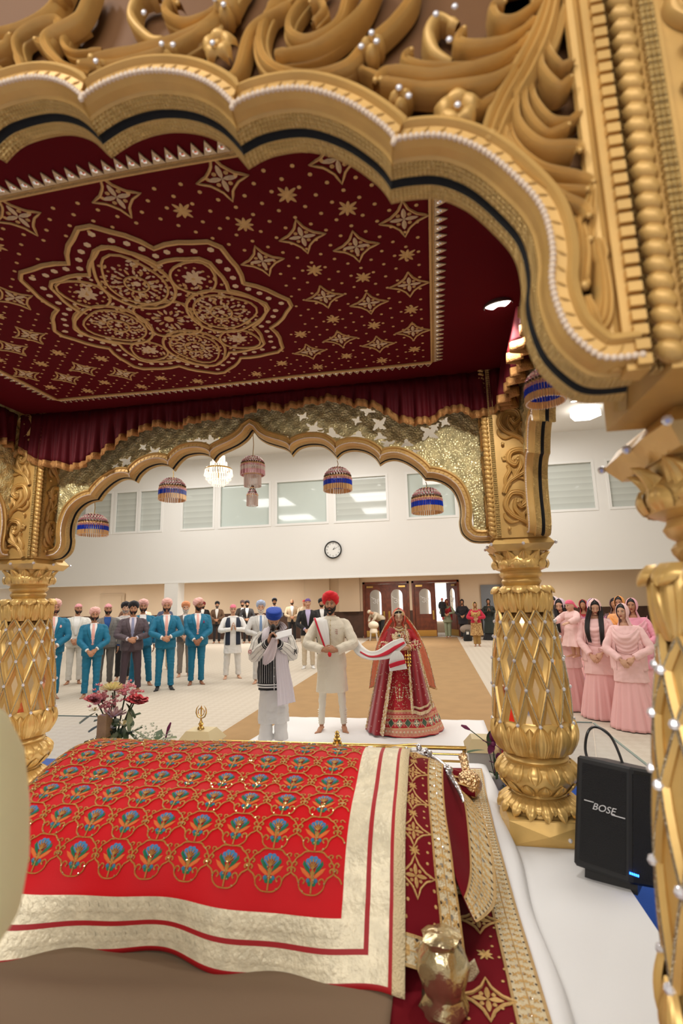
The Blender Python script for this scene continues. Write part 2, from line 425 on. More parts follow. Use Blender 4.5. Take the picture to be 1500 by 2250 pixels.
# ---- pillar
def petals(mb, n, r0, r1, z0, z1, w, bulge, thick=.012, phase=0., tip=.5, rib=0, ax=10, az=12, mat_=0):
    'ring of leaf shaped shells from radius r0 at z0 to r1 at z1, tips at z1'
    for k in range(n):
        a0 = 2*pi*(k+phase)/n
        def fn(u, v):
            s = u*2-1
            wid = w*(sin(pi*min(1, .12+v*.88))**.55 if v < .999 else 0.02)
            if tip: wid = w*((1-v**3)**.6*.98+.02)*(.72+.5*v*(1-v)*2)
            r = r0+(r1-r0)*v+bulge*sin(pi*v)+thick*(1-s*s)*1.0
            if rib: r += .004*cos(rib*pi*s)*(1-v*.4)
            else: r -= .006*max(0, 1-abs(s)*5)
            a = a0+s*wid
            return (r*cos(a), r*sin(a), z0+(z1-z0)*v)
        mb.grid(fn, ax, az, mat_)
    return mb
def make_pillar(name='pillar', loc=(0, 0, 0)):
    e = empty(name, loc); e.parent = palki
    # plinth with pyramid faces
    m = MB(); h = .155; z1 = .095
    for k in range(4):
        c, s = cos(k*pi/2), sin(k*pi/2)
        P = lambda x, y, z: (x*c-y*s, x*s+y*c, z)
        m.add([P(-h, -h, 0), P(h, -h, 0), P(h, -h, z1), P(-h, -h, z1), P(0, -h-.022, z1/2)], [(0, 1, 4), (1, 2, 4), (2, 3, 4), (3, 0, 4)], 0)
    m.b2((-h, -h, z1-.001), (h, h, z1+.006)).b2((-h, -h, 0), (h, h, .004))
    for k in range(4):
        c, s = cos(k*pi/2), sin(k*pi/2)
        for x, y, z in [(.08, -h-.012, .035)]: m.ball((x*c-y*s, x*s+y*c, z), .009, 8, 5, 1)
    m.build('plinth', [GOLD, GEM], e, False)
    m = MB().lathe([(.12, .09), (.14, .10), (.125, .15), (.118, .16)], 32)
    petals(m, 16, .118, .168, .165, .098, .17, .02, .016)
    petals(m, 16, .116, .150, .165, .118, .17, .02, .012, .5)
    m.build('petal_ring', GOLD, e)
    # waist, vase bulge with hanging leaves, ring
    m = MB().lathe([(.118, .13), (.124, .14), (.12, .152), (.108, .158), (.11, .165), (.118, .17), (.112, .178), (.12, .19), (.152, .21), (.17, .24), (.172, .262), (.160, .29), (.145, .302), (.134, .306), (.14, .316), (.136, .326), (.126, .332), (.132, .345), (.128, .35)], 40)
    petals(m, 14, .138, .168, .305, .238, .2, .018, .010, 0, rib=5)
    petals(m, 14, .112, .166, .178, .235, .2, .012, .008, .5, rib=4)
    m.build('vase_bulge', GOLD, e)
    # flaring bowl of upright leaves
    m = MB().lathe([(.128, .335), (.15, .35), (.172, .375), (.178, .41), (.17, .445), (.163, .475), (.158, .48)], 40)
    petals(m, 12, .150, .172, .345, .478, .27, .022, .008, 0, rib=7, ax=16)
    petals(m, 12, .140, .168, .345, .465, .2, .020, .006, .5, rib=5, ax=12)
    m.build('leaf_bowl', GOLD, e)
    # tapered lattice drum with sunken mirrors
    Zb, Zt, Rb, Rt = .475, .965, .168, .118
    rad = lambda t: Rb+(Rt-Rb)*t+.010*sin(pi*t)
    zt = lambda t: Zb+(Zt-Zb)*t
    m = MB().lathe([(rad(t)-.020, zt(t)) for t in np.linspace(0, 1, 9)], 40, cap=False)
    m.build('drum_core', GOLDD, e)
    N = 12; nrow = 3.5
    def on(a, t, h=0.): r = rad(t)+h; return np.array((r*cos(a), r*sin(a), zt(t)))
    brk = [0, .20+.09, .36+.15, .70, .86, 1.0]
    tk = [0, .30, .55, .745, .89, 1.0]  # crossings: taller cells at the bottom
    m = MB(); bead = MB(); gem = MB(); mir = MB()
    for k in range(N):
        for i in range(5):
            off = .5*(i % 2)
            a0 = 2*pi*(k+off)/N
            for sg in (-1, 1):
                P = [on(a0+sg*pi/N*f, tk[i]+(tk[i+1]-tk[i])*f, .0) for f in np.linspace(0, 1, 5)]
                m.tube(P, .0085, 5, up=(cos(a0), sin(a0), 0), flat=1.0)
                P = [on(a0+sg*pi/N*f, tk[i]+(tk[i+1]-tk[i])*f, .0075) for f in np.linspace(0, 1, 5)]
                bead.tube(P, .0026, 4)
            gem.ball(on(a0, tk[i], .010), .0085, 8, 5)
        for i in range(4):  # sunken frames and mirrors in each diamond
            off = .5*((i+1) % 2)
            a0 = 2*pi*(k+off+.5*1)/N if False else 2*pi*(k+.5*(i % 2))/N
            tm = tk[i+1]; tlo = tk[i]; thi = tk[min(i+2, 5)]
            a0 = 2*pi*(k+.5*(i % 2))/N
            w = pi/N
            def dia(f, h): return [on(a0, tm-(tm-tlo)*f, h), on(a0+w*f, tm, h), on(a0, tm+(thi-tm)*f, h), on(a0-w*f, tm, h)]
            A, B_, C_ = dia(.90, -.002), dia(.62, -.010), dia(.40, -.017)
            m.add(A+B_, [(j, (j+1) % 4, 4+(j+1) % 4, 4+j) for j in range(4)], 0)
            m.add(B_+C_, [(j, (j+1) % 4, 4+(j+1) % 4, 4+j) for j in range(4)], 0)
            mir.add(C_, [(0, 1, 2, 3)], 0)
        a0 = 2*pi*(k+.5)/N  # half diamonds standing on the bowl
        for f0, f1, h0, h1 in ((.9, .62, -.002, -.010), (.62, .42, -.010, -.016)):
            T = lambda f, h: [on(a0-pi/N*f, .0, h), on(a0+pi/N*f, 0, h), on(a0, tk[1]*f, h)]
            m.add(T(f0, h0)+T(f1, h1), [(1, 2, 5, 4), (2, 0, 3, 5)], 0)
        mir.add([on(a0-pi/N*.42, .0, -.016), on(a0+pi/N*.42, 0, -.016), on(a0, tk[1]*.42, -.016)], [(0, 1, 2)], 0)
    for b_, k_ in ((bead, 1), (gem, 2), (mir, 3)): b_.m = [k_]*len(b_.m); m.join(b_)
    m.build('lattice', [GOLD, mat('silver_bead', (206, 196, 170), .25, .8, bump=.8, bscale=300, tex='VORONOI'), GEM, MIRROR], e)
    # collar of leaves, neck, capital
    m = MB().lathe([(.112, .955), (.116, .97), (.118, 1.03), (.120, 1.06), (.08, 1.078)], 32)
    petals(m, 12, .112, .124, .955, 1.045, .26, .006, .010, 0, rib=4)
    petals(m, 12, .120, .136, 1.075, 1.04, .26, .006, .012, .5)
    petals(m, 12, .122, .120, 1.06, .958, .24, .004, .008, .5, rib=3)
    m.build('leaf_collar', GOLD, e)
    m = MB().lathe([(.078, 1.07), (.082, 1.08), (.09, 1.092), (.092, 1.1), (.086, 1.108), (.082, 1.112), (.094, 1.12), (.1, 1.132), (.094, 1.142), (.092, 1.15), (.1, 1.155)], 32)
    m.build('neck', GOLD, e)
    m = MB().lathe([(.095, 1.148), (.118, 1.158), (.126, 1.175), (.122, 1.195), (.108, 1.215), (.112, 1.238), (.118, 1.24)], 32)
    petals(m, 12, .112, .132, 1.168, 1.236, .26, -.012, .012, 0, rib=3)
    petals(m, 12, .120, .122, 1.158, 1.20, .24, .008, .006, .5)
    m.build('capital', GOLD, e)
    m = MB(); h = .118; za, zb = 1.238, 1.298
    for k in range(4):
        c, s = cos(k*pi/2), sin(k*pi/2)
        P = lambda x, y, z: (x*c-y*s, x*s+y*c, z)
        hm = h+.022; zm = (za+zb)/2
        V = [P(-h, -h, za), P(h, -h, za), P(hm, -hm, zm), P(h, -h, zb), P(-h, -h, zb), P(-hm, -hm, zm), P(0, -hm, zm), P(0, -h, za), P(0, -h, zb), P(-h*.5, -hm-.004, zm), P(h*.5, -hm-.004, zm)]
        m.add(V, [(0, 7, 9), (7, 6, 9), (6, 8, 9), (8, 4, 9), (4, 5, 9), (5, 0, 9), (7, 1, 10), (1, 2, 10), (2, 3, 10), (3, 8, 10), (8, 6, 10), (6, 7, 10)], 0)
    m.b2((-h, -h, za-.001), (h, h, za+.004)).b2((-h, -h, zb-.004), (h, h, zb))
    for k in range(4):
        c, s = cos(k*pi/2), sin(k*pi/2)
        for x, y in [(0, -.146), (.142, -.142)]: m.ball((x*c-y*s, x*s+y*c, 1.268), .008, 8, 5, 1)
    m.build('abacus', [GOLD, GEM], e, False)
    return e
PX_R, PX_L, PY_F, PY_N = .415, -2.295, 2.55, .885
def rel(x, y): return Vector((x-PALKI_C, y-1.6, 0))
pil = make_pillar('pillar', rel(PX_R, PY_F))
for x, y in [(PX_L, PY_F), (PX_R, PY_N), (PX_L, PY_N)]:
    c_ = copy_tree(pil, palki); c_.location = rel(x+(.062 if y < 2 and x > 0 else -.062 if y < 2 else 0), y)

# ---- scalloped arches
FAR_HALF = [(-.954, 2.645), (-.925, 2.605), (-.88, 2.572), (-.832, 2.551), (-.76, 2.522), (-.727, 2.483), (-.69, 2.52), (-.63, 2.535), (-.559, 2.527), (-.514, 2.496), (-.477, 2.45), (-.44, 2.48), (-.385, 2.489), (-.32, 2.473), (-.272, 2.438), (-.247, 2.396), (-.206, 2.417), (-.156, 2.418), (-.102, 2.393), (-.05, 2.35), (-.014, 2.302), (.033, 2.296), (.084, 2.272), (.124, 2.23), (.146, 2.165), (.148, 2.109), (.142, 2.067), (.152, 2.013), (.19, 1.974), (.235, 1.962), (.29, 1.962)]
FAR_CUSP = [0, 5, 10, 15, 20]
NEAR_HALF = [(-.94, 2.665), (-.90, 2.625), (-.84, 2.59), (-.79, 2.556), (-.76, 2.535), (-.72, 2.566), (-.64, 2.571), (-.58, 2.546), (-.536, 2.5), (-.487, 2.524), (-.426, 2.53), (-.363, 2.512), (-.312, 2.476), (-.273, 2.424), (-.23, 2.440), (-.166, 2.436), (-.106, 2.402), (-.056, 2.351), (-.035, 2.314), (-.003, 2.315), (.038, 2.308), (.078, 2.281), (.114, 2.236), (.14, 2.19), (.147, 2.138), (.142, 2.095), (.146, 2.052), (.16, 2.008), (.192, 1.968), (.221, 1.955), (.262, 1.955)]
NEAR_CUSP = [0, 4, 8, 13, 18]
def arch_curve(half, cusps, n=5):
    'smooth every lobe, mirror about its first point; list of (x,z) from right to left and the outward normals'
    segs = [half[a:b+1] for a, b in zip(cusps, cusps[1:]+[len(half)-1])]
    P = []
    for s in segs:
        q = catmull(s, n).tolist()
        P += q if not P else q[1:]
    cx = P[0][0]
    L = [(2*cx-x, z) for x, z in P[::-1]]
    P = np.array(L+P[1:])
    T = np.gradient(P, axis=0); T /= np.linalg.norm(T, axis=1)[:, None]+1e-9
    N = np.stack([-T[:, 1], T[:, 0]], 1)
    N = np.where((N[:, 1:2] < 0) & (np.abs(T[:, 0:1]) > .3), -N, N)
    # keep side consistent
    for i in range(1, len(N)):
        if N[i] @ N[i-1] < 0: N[i] = -N[i]
    return P, N
def dense(P, cusps_idx, st=.004):
    return P
def offset(P, N, K, n):
    'offset polyline P by n with the overlaps at the cusps K clipped to their bisectors'
    Q = P+N*n
    if n <= 0: return Q
    for k, (c, b) in enumerate(K):
        t = np.array([b[1], -b[0]])
        if t[0] < 0: t = -t
        for i in range(max(0, c-14), min(len(P), c+15)):
            s = (Q[i]-P[c]) @ t
            if (i <= c and s > 0) or (i >= c and s < 0): Q[i] = Q[i]-s*t
    return Q
def sweep(mb, C, a, b, tr, mat_=0):
    'strip between profile points a=(n,h) and b=(n,h)'
    P, N, K = C; m = len(P)
    A, B_ = offset(P, N, K, a[0]), offset(P, N, K, b[0])
    mb.add([tr(*q, a[1]) for q in A]+[tr(*q, b[1]) for q in B_], [(i, i+1, m+i+1, m+i) for i in range(m-1)], mat_)
def beads(mb, C, n, h, tr, r, step, mat_=0, seg=8, nr=5):
    Q = np.array([tr(*q, h) for q in offset(*C, n)])
    d = np.concatenate([[0], np.cumsum(np.linalg.norm(np.diff(Q, axis=0), axis=1))])
    for s in np.arange(0, d[-1], step):
        mb.ball([np.interp(s, d, Q[:, k]) for k in range(3)], r, seg, nr, mat_)
def arch(name, half, cusps, tr, sc=1.0, ticks=True, pear=.0045, flip=1):
    'h grows away from the viewed face'
    P, N = arch_curve(half, cusps)
    K = []
    n = len(P); mid = n//2
    for c in cusps[1:]:
        i = min(range(n), key=lambda j: (P[j, 0]-half[c][0])**2+(P[j, 1]-half[c][1])**2)
        for j in (i, n-1-i):
            b = N[max(j-2, 0)]+N[min(j+2, n-1)]; b = b/(np.linalg.norm(b)+1e-9)
            N[j] = b; K.append((j, b))
    C = (P, N, K)
    e = empty(name); e.parent = palki; e.location = (-PALKI_C, -1.6, -ZP)
    m = MB()
    prof = [(.094, .02), (.092, -.012), (.078, -.016), (.070, -.008), (.050, -.008), (.046, -.013), (.036, -.010), (.030, .000), (.026, .012), (.020, .016)]
    prof = [(a*sc, b) for a, b in prof]
    for a, b in zip(prof, prof[1:]): sweep(m, C, a, b, tr)
    sweep(m, C, (.094*sc, .02), (.094*sc, .075), tr)
    m.build('moulding', GOLD2, e)
    m = MB()
    sweep(m, C, (.020*sc, .016), (.012*sc, .038), tr); sweep(m, C, (.007*sc, .052), (.0, .070), tr); sweep(m, C, (.0, .070), (.004*sc, .078), tr)
    m.build('beaded_lining', MESHG, e)
    m = MB(); sweep(m, C, (.012*sc, .038), (.018*sc, .044), tr); sweep(m, C, (.018*sc, .044), (.007*sc, .052), tr)
    m.build('dark_channel', GAP_BLACK, e)
    m = MB(); beads(m, C, .041*sc, -.012, tr, pear, pear*1.75)
    m.build('pearl_strand', PEARL, e)
    if ticks:
        m = MB(); Q0, Q1 = offset(*C, .052*sc), offset(*C, .068*sc); d = np.concatenate([[0], np.cumsum(np.linalg.norm(np.diff(Q0, axis=0), axis=1))])
        for s in np.arange(.01, d[-1]-.02, .022):
            A = np.array([np.interp(s, d, Q0[:, k]) for k in (0, 1)]); B_ = np.array([np.interp(s+.008, d, Q1[:, k]) for k in (0, 1)])
            L = [tr(*(A+(B_-A)*f), -.0085) for f in (0, .33, .66, 1)]
            m.tube(L, [.0008, .0019, .0019, .0008], 5)
        m.build('leaf_ticks', GOLD2, e)
    return e, C
YNF, YFF = .625, 2.52
near_tr = lambda x, z, h: (x, YNF+h, z)
far_tr = lambda x, z, h: (x, YFF+h, z)
near_e, NC = arch('near_arch', NEAR_HALF, NEAR_CUSP, near_tr, .62)
far_e, FC = arch('far_arch', FAR_HALF, FAR_CUSP, far_tr, .64, pear=.0035)
# side arches: the same curve squeezed to the shorter span
def side_half():
    cx = -.954
    return [((x-cx)*.60+1.66, z) for x, z in FAR_HALF]
side_e, SC = arch('side_arch', side_half(), FAR_CUSP, lambda y, z, h: (.45+h, y, z), .64)
arch('side_arch', side_half(), FAR_CUSP, lambda y, z, h: (-2.33-h, y, z), .64)
# ---- carving helpers: relief on a plane, tr maps (u,w,h) with h towards the viewer
def frond(mb, pts, r, tr, H=None, h0=0., flute=3, curl=True, n=6, mat_=0, taper=.22):
    P = catmull(pts, n); m = len(P)
    T = np.gradient(P, axis=0); T /= np.linalg.norm(T, axis=1)[:, None]+1e-9
    N = np.stack([-T[:, 1], T[:, 0]], 1)
    H = r*1.1 if H is None else H
    S = np.linspace(-1, 1, 11 if flute < 4 else 17); V = []
    for i in range(m):
        t = i/(m-1)
        w = r*(taper+(1-taper)*sin(pi*min(1, .18+.82*(1-t)*1.0))**.7) if t > .1 else r*(.75+2.5*t)
        w = max(w, r*.12)
        hh = H*(.55+.45*sin(pi*(.15+.8*t)))
        if curl: hh *= 1+.55*max(0, t-.75)*4
        for s in S:
            q = P[i]+N[i]*w*s
            V.append(tr(q[0], q[1], h0+hh*(max(0, 1-abs(s)**5)**.5)+w*.20*cos(flute*pi*s)*(1-s*s)))
    k = len(S)
    Fc = [(i*k+j, i*k+j+1, (i+1)*k+j+1, (i+1)*k+j) for i in range(m-1) for j in range(k-1)]
    mb.add(V, Fc, mat_)
    if curl: mb.ball(tr(*P[-1], h0+H*.9), r*.42, 10, 7, mat_)
def flower2d(mb, c, r, tr, n=5, h0=.0, H=.02):
    for k in range(n):
        a0 = 2*pi*k/n+.3
        def fn(u, v):
            s = u*2-1
            w = r*.50*sin(pi*(.18+.75*v))
            q = (c[0]+cos(a0)*r*v-sin(a0)*w*s, c[1]+sin(a0)*r*v+cos(a0)*w*s)
            return tr(q[0], q[1], h0+H*(.35+.75*sin(pi*v*.9)-.35*s*s*(.3+v)+.0*v))
        mb.grid(fn, 9, 8)
    mb.ball(tr(c[0], c[1], h0+H*.75), r*.2, 10, 6)
def scroll_panel(mb, tr, u0, u1, w0, w1, n, r, H, gems=None):
    'running acanthus scroll up a narrow panel'
    uc = (u0+u1)/2; A = (u1-u0)/2*.86; L = (w1-w0)/n
    for k in range(n):
        s = 1 if k % 2 == 0 else -1
        b = w0+L*k
        U = lambda f, g: (uc+s*A*f, b+L*g)
        frond(mb, [U(.9, -.12), U(.5, .15), U(-.5, .38), U(-.85, .62), U(-.45, .88), U(.25, .86), U(.45, .68), U(.1, .56), U(-.1, .66)], r, tr, H)
        frond(mb, [U(.6, .05), U(.0, .35), U(-.3, .55), U(-.2, .74)], r*.7, tr, H*.8)
        frond(mb, [U(.75, .0), U(.75, .22), U(.45, .42), U(.55, .55)], r*.7, tr, H*.8)
        frond(mb, [U(.0, .25), U(-.55, .2), U(-.9, .3), U(-.95, .42)], r*.55, tr, H*.7)
        frond(mb, [U(.2, .2), U(.2, .38), U(.5, .5)], r*.6, tr, H*.7)
        flower2d(mb, U(.68, .72), r*1.1, tr, 5, 0, H*.7)
        for q in (U(-.75, .06), U(.05, .68)):
            mb.ball(tr(q[0], q[1], H*.7), r*.55, 8, 6)
def rope(mb, p0, p1, r, pitch, tr=None):
    p0, p1 = np.array(p0, float), np.array(p1, float); L = np.linalg.norm(p1-p0); d = (p1-p0)/L
    k = int(L/pitch)
    for i in range(k):
        c = p0+d*(i+.5)*L/k
        mb.ball((0, 0, 0), 1, 8, 6); V = mb.v[-1]
        a = radians(38); Rm = np.array([[cos(a), 0, sin(a)], [0, 1, 0], [-sin(a), 0, cos(a)]])
        mb.v[-1] = (V*np.array([r*1.25, r, pitch*.60])) @ Rm.T+c
# ---- corner posts above the pillars
def make_post(x0, x1, y0, y1, name, sx, sy):
    'sx,sy: corner that carries the rope (+1/-1)'
    z0, z1 = ZP+1.297, 3.02
    e = empty(name); e.parent = palki; e.location = (-PALKI_C, -1.6, -ZP)
    MB().b2((x0, y0, z0), (x1, y1, z1)).build('post_core', GOLD2, e, False)
    cx = x1 if sx > 0 else x0; cy = y1 if sy > 0 else y0
    m = MB(); rope(m, (cx, cy, z0+.01), (cx, cy, z1), .0150, .0225); m.build('rope_moulding', GOLD2, e)
    for side in (0, 1):
        m = MB()
        for k in range(int((z1-z0)/.0105)):
            z = z0+.012+k*.0105
            for d in (.024, .0325): m.box((cx-sx*d, cy+sy*.004, z), (.0088, .012, .0078)) if side == 0 else m.box((cx+sx*.004, cy-sy*d, z), (.012, .0088, .0078))
        m.build('bead_molding', MESHG, e, False)
    m = MB()
    scroll_panel(m, lambda u, w, h: (u, (cy)+sy*(h+.001), w), min(cx-sx*.045, cx-sx*.215), max(cx-sx*.045, cx-sx*.215), z0+.03, z1, 5, .0155 if y0 > 1 else .023, .016 if y0 > 1 else .022)
    m.b2((min(cx-sx*.038, cx-sx*.044), cy-.006, z0), (max(cx-sx*.038, cx-sx*.044), cy+.006, z1)).b2((min(cx-sx*.222, cx-sx*.228), cy-.006, z0), (max(cx-sx*.222, cx-sx*.228), cy+.006, z1))
    scroll_panel(m, lambda u, w, h: ((cx)+sx*(h+.001), u, w), min(cy-sy*.045, cy-sy*.17), max(cy-sy*.045, cy-sy*.17), z0+.03, z1, 5, .014, .014)
    m.build('carved_scroll', GOLD2, e)
make_post(.285, .53, 2.42, 2.66, 'corner_post', -1, -1)
make_post(-2.41, -2.165, 2.42, 2.66, 'corner_post', 1, -1)
make_post(.298, .60, .63, .87, 'corner_post', -1, -1)
make_post(-2.48, -2.18, .63, .87, 'corner_post', 1, -1)
# notched strip and bronze edge beside the near post, seen from the front
m = MB()
for k in range(int(1.05/.019)): m.box((.262, .622, 1.975+k*.019), (.016, .02, .0125))
m.b2((.244, .62, 1.965), (.270, .655, 3.0))
m.tube([(.236, .635, z) for z in np.linspace(1.97, 3.0, 14)], .010, 8)
pk(m, 'edge_trim', GOLD2, smooth=False)
m = MB(); m.b2((-1.88-.27, .62, 1.965), (-1.88-.244, .655, 3.0)); pk(m, 'edge_trim', GOLD2, smooth=False)
# ---- foil spandrels with cut-outs on the inside of the far arch
HOLES = [(-.60, 2.625, .05, 5), (-.675, 2.575, .030, 3), (-.77, 2.585, .028, 3), (-.56, 2.60, .03, 4), (-.50, 2.585, .05, 3), (-.43, 2.545, .035, 4), (-.36, 2.565, .05, 3), (-.36, 2.65, .028, 4), (-.24, 2.55, .035, 3), (-.20, 2.51, .045, 3), (-.24, 2.62, .045, 4), (-.10, 2.50, .035, 3), (-.06, 2.455, .028, 4), (.02, 2.55, .055, 4), (.05, 2.58, .03, 3), (-.30, 2.70, .04, 4), (-.66, 2.70, .035, 4), (.10, 2.60, .03, 4),
         (-1.2, 2.60, .06, 5), (-1.13, 2.585, .03, 3), (-1.31, 2.60, .045, 4), (-1.40, 2.53, .045, 4), (-1.55, 2.56, .05, 5), (-1.5, 2.50, .035, 3), (-1.66, 2.46, .035, 4), (-1.72, 2.52, .05, 4), (-1.62, 2.60, .03, 4), (-1.79, 2.50, .03, 4), (-1.84, 2.45, .03, 3), (-1.05, 2.60, .028, 3), (-1.27, 2.50+.11, .03, 4), (-1.9, 2.40, .022, 3)]
def foil_panel(C, x0, x1, ztop, holes, y, tr, name, zb=1.965):
    Q0 = offset(*C, .05); st_ = .0042 if holes else .008
    Q = np.concatenate([Q0[:-1]+(Q0[1:]-Q0[:-1])*f for f in np.arange(0, 1, .05)])
    xs_ = np.arange(x0, x1, st_)
    lo = {}
    for i, x in enumerate(xs_):
        s = np.abs(Q[:, 0]-x) < st_*2.5
        lo[i] = Q[s, 1].max() if s.any() else zb
    m = MB(); idx = {}; V = []
    nz = int((ztop-zb)/st_)
    hl = [(a, b, r, k, rng.uniform(0, 6), rng.uniform(.5, 1.0)) for a, b, r, k in holes]
    def inside(x, z):
        for a, b, r, k, ph, q in hl:
            dx, dz = x-a, (z-b)/q
            d = sqrt(dx*dx+dz*dz)
            if d < r*(.70+.26*cos(k*atan2(dz, dx)+ph)+.12*cos(2*k*atan2(dz, dx)+1.7*ph)): return True
        return False
    Fc = []
    def vid(i, j):
        if (i, j) not in idx:
            x, z = x0+i*st_, zb+j*st_
            idx[i, j] = len(V); V.append(tr(x, z, .004*sin(70*x)*sin(64*z)))
        return idx[i, j]
    for i in range(len(xs_)):
        for j in range(nz):
            x, z = x0+(i+.5)*st_, zb+(j+.5)*st_
            if z < lo[i] or inside(x, z): continue
            Fc.append((vid(i, j), vid(i+1, j), vid(i+1, j+1), vid(i, j+1)))
    m.add(V, Fc)
    o = pk(m, name, FOIL, angle=None)
    s = o.modifiers.new('t', 'SOLIDIFY'); s.thickness = .006
    return o
foil_panel(FC, -2.17, .29, 2.86, HOLES, 0, lambda x, z, h: (x, YFF+.03+h, z), 'foil_spandrel')
foil_panel(SC, .87, 2.42, 2.86, [], 0, lambda y, z, h: (.46+h, y, z), 'foil_spandrel')
foil_panel(SC, .87, 2.42, 2.86, [], 0, lambda y, z, h: (-2.34+h, y, z), 'foil_spandrel')
# ---- the carved near spandrel
NEAR_CARVE = {
'plume': [([(0.227, 2.602), (0.196, 2.496), (0.166, 2.432), (0.133, 2.378), (0.11, 2.322)], 0.0202), ([(0.182, 2.483), (0.123, 2.451), (0.044, 2.446), (-0.022, 2.472), (-0.045, 2.455)], 0.0089), ([(0.173, 2.446), (0.12, 2.416), (0.043, 2.422), (-0.037, 2.45)], 0.0077), ([(0.165, 2.421), (0.131, 2.398), (0.112, 2.392), (0.092, 2.383)], 0.0071), ([(0.191, 2.513), (0.144, 2.484), (0.099, 2.485), (0.077, 2.501), (0.087, 2.515)], 0.0071), ([(0.2, 2.543), (0.159, 2.512), (0.134, 2.516), (0.129, 2.542), (0.145, 2.541)], 0.0065), ([(0.178, 2.465), (0.116, 2.452), (0.032, 2.469), (-0.001, 2.493), (0.01, 2.503)], 0.0071), ([(0.2, 2.511), (0.196, 2.456), (0.209, 2.426), (0.227, 2.423)], 0.0059), ([(0.187, 2.474), (0.185, 2.42), (0.203, 2.387), (0.221, 2.393)], 0.0059), ([(0.177, 2.453), (0.171, 2.392), (0.189, 2.345), (0.215, 2.337), (0.229, 2.345)], 0.0065), ([(0.166, 2.432), (0.16, 2.364), (0.181, 2.321), (0.212, 2.323)], 0.0065), ([(0.154, 2.412), (0.147, 2.344), (0.173, 2.298), (0.218, 2.289), (0.22, 2.276)], 0.0071), ([(0.143, 2.391), (0.139, 2.324), (0.17, 2.272), (0.22, 2.249), (0.235, 2.234)], 0.0077), ([(0.132, 2.363), (0.134, 2.31), (0.174, 2.241), (0.225, 2.22)], 0.0077), ([(0.125, 2.349), (0.138, 2.283), (0.188, 2.217), (0.217, 2.196), (0.221, 2.178)], 0.0077)],
'volute': [([(-0.162, 2.7), (-0.213, 2.641), (-0.228, 2.581), (-0.207, 2.528), (-0.149, 2.495), (-0.091, 2.498), (-0.059, 2.529), (-0.011, 2.568), (0.015, 2.604), (0.025, 2.663)], 0.0101), ([(-0.117, 2.687), (-0.167, 2.628), (-0.178, 2.586), (-0.149, 2.559), (-0.104, 2.576), (-0.085, 2.623), (-0.065, 2.671)], 0.0077), ([(-0.201, 2.548), (-0.134, 2.54), (-0.068, 2.583), (-0.029, 2.661)], 0.0065), ([(-0.141, 2.603), (-0.122, 2.616), (-0.129, 2.636), (-0.144, 2.635)], 0.0059)],
'crescent': [([(0.079, 2.534), (0.053, 2.552), (0.037, 2.53), (0.042, 2.497), (0.066, 2.476)], 0.0119)],
'crescent2': [([(-0.414, 2.733), (-0.448, 2.733), (-0.458, 2.691), (-0.424, 2.644), (-0.401, 2.643)], 0.0107)],
'leaf': [([(-0.257, 2.738), (-0.304, 2.647), (-0.369, 2.618), (-0.453, 2.619), (-0.526, 2.62)], 0.0131), ([(-0.288, 2.671), (-0.353, 2.651), (-0.392, 2.68), (-0.384, 2.705), (-0.369, 2.689)], 0.0071), ([(-0.312, 2.631), (-0.384, 2.594), (-0.46, 2.589), (-0.543, 2.605)], 0.0089), ([(-0.352, 2.604), (-0.426, 2.595), (-0.485, 2.58)], 0.0065)],
'leaf2': [([(-0.756, 2.743), (-0.677, 2.73), (-0.623, 2.754), (-0.588, 2.836)], 0.0113), ([(-0.663, 2.626), (-0.686, 2.697), (-0.648, 2.722), (-0.6, 2.719), (-0.616, 2.674), (-0.64, 2.686)], 0.0083), ([(-0.527, 2.59), (-0.584, 2.62), (-0.618, 2.68), (-0.555, 2.715), (-0.527, 2.797)], 0.0089), ([(-0.515, 2.646), (-0.569, 2.65), (-0.589, 2.685), (-0.549, 2.753), (-0.563, 2.818)], 0.0059), ([(-0.758, 2.678), (-0.721, 2.688), (-0.695, 2.712)], 0.0071)],
'stem': [([(-0.178, 2.649), (-0.24, 2.612), (-0.263, 2.546), (-0.286, 2.516)], 0.0077), ([(-0.07, 2.498), (-0.023, 2.454), (0.006, 2.426)], 0.0059), ([(0.031, 2.457), (0.003, 2.427), (-0.011, 2.407)], 0.0059)],
}
NEAR_BUDS = [(-0.284, 2.656, 0.0198), (-0.38, 2.59, 0.014), (-0.503, 2.59, 0.0116), (-0.048, 2.516, 0.0175), (-0.01, 2.412, 0.0163), (-0.713, 2.632, 0.014), (-0.606, 2.78, 0.0151)]
NEAR_FLOWERS = [(-0.295, 2.585, 0.0303), (0.069, 2.381, 0.0337)]
NEAR_GEMS = [(-0.296, 2.656), (-0.275, 2.662), (-0.281, 2.641), (-0.419, 2.727), (-0.447, 2.708), (-0.421, 2.664), (-0.386, 2.592), (-0.366, 2.585), (-0.504, 2.588), (-0.298, 2.571), (0.047, 2.531), (0.074, 2.537), (0.063, 2.482), (-0.047, 2.523), (-0.063, 2.503), (-0.04, 2.506), (-0.011, 2.418), (0.002, 2.401), (0.068, 2.371), (-0.606, 2.771), (-0.593, 2.784), (-0.715, 2.635)]
for i_ in range(3): NEAR_CARVE['stem%d' % i_] = [NEAR_CARVE['stem'][i_]]
NEAR_CARVE['bulb'] = [([(.214, 2.19), (.212, 2.14), (.206, 2.10), (.208, 2.085)], .013), ([(.232, 2.15), (.232, 2.08), (.226, 2.04), (.216, 2.022), (.226, 2.012)], .012), ([(.208, 2.07), (.212, 2.04), (.220, 2.01)], .009), ([(.236, 2.24), (.226, 2.19), (.222, 2.15)], .010)]
near_car = lambda u, w, h: (u, YNF+.018-h, w)
spand = empty('carved_spandrel'); spand.parent = palki; spand.location = (-PALKI_C, -1.6, -ZP)
def mir(p): return (2*PALKI_C-p[0], p[1])
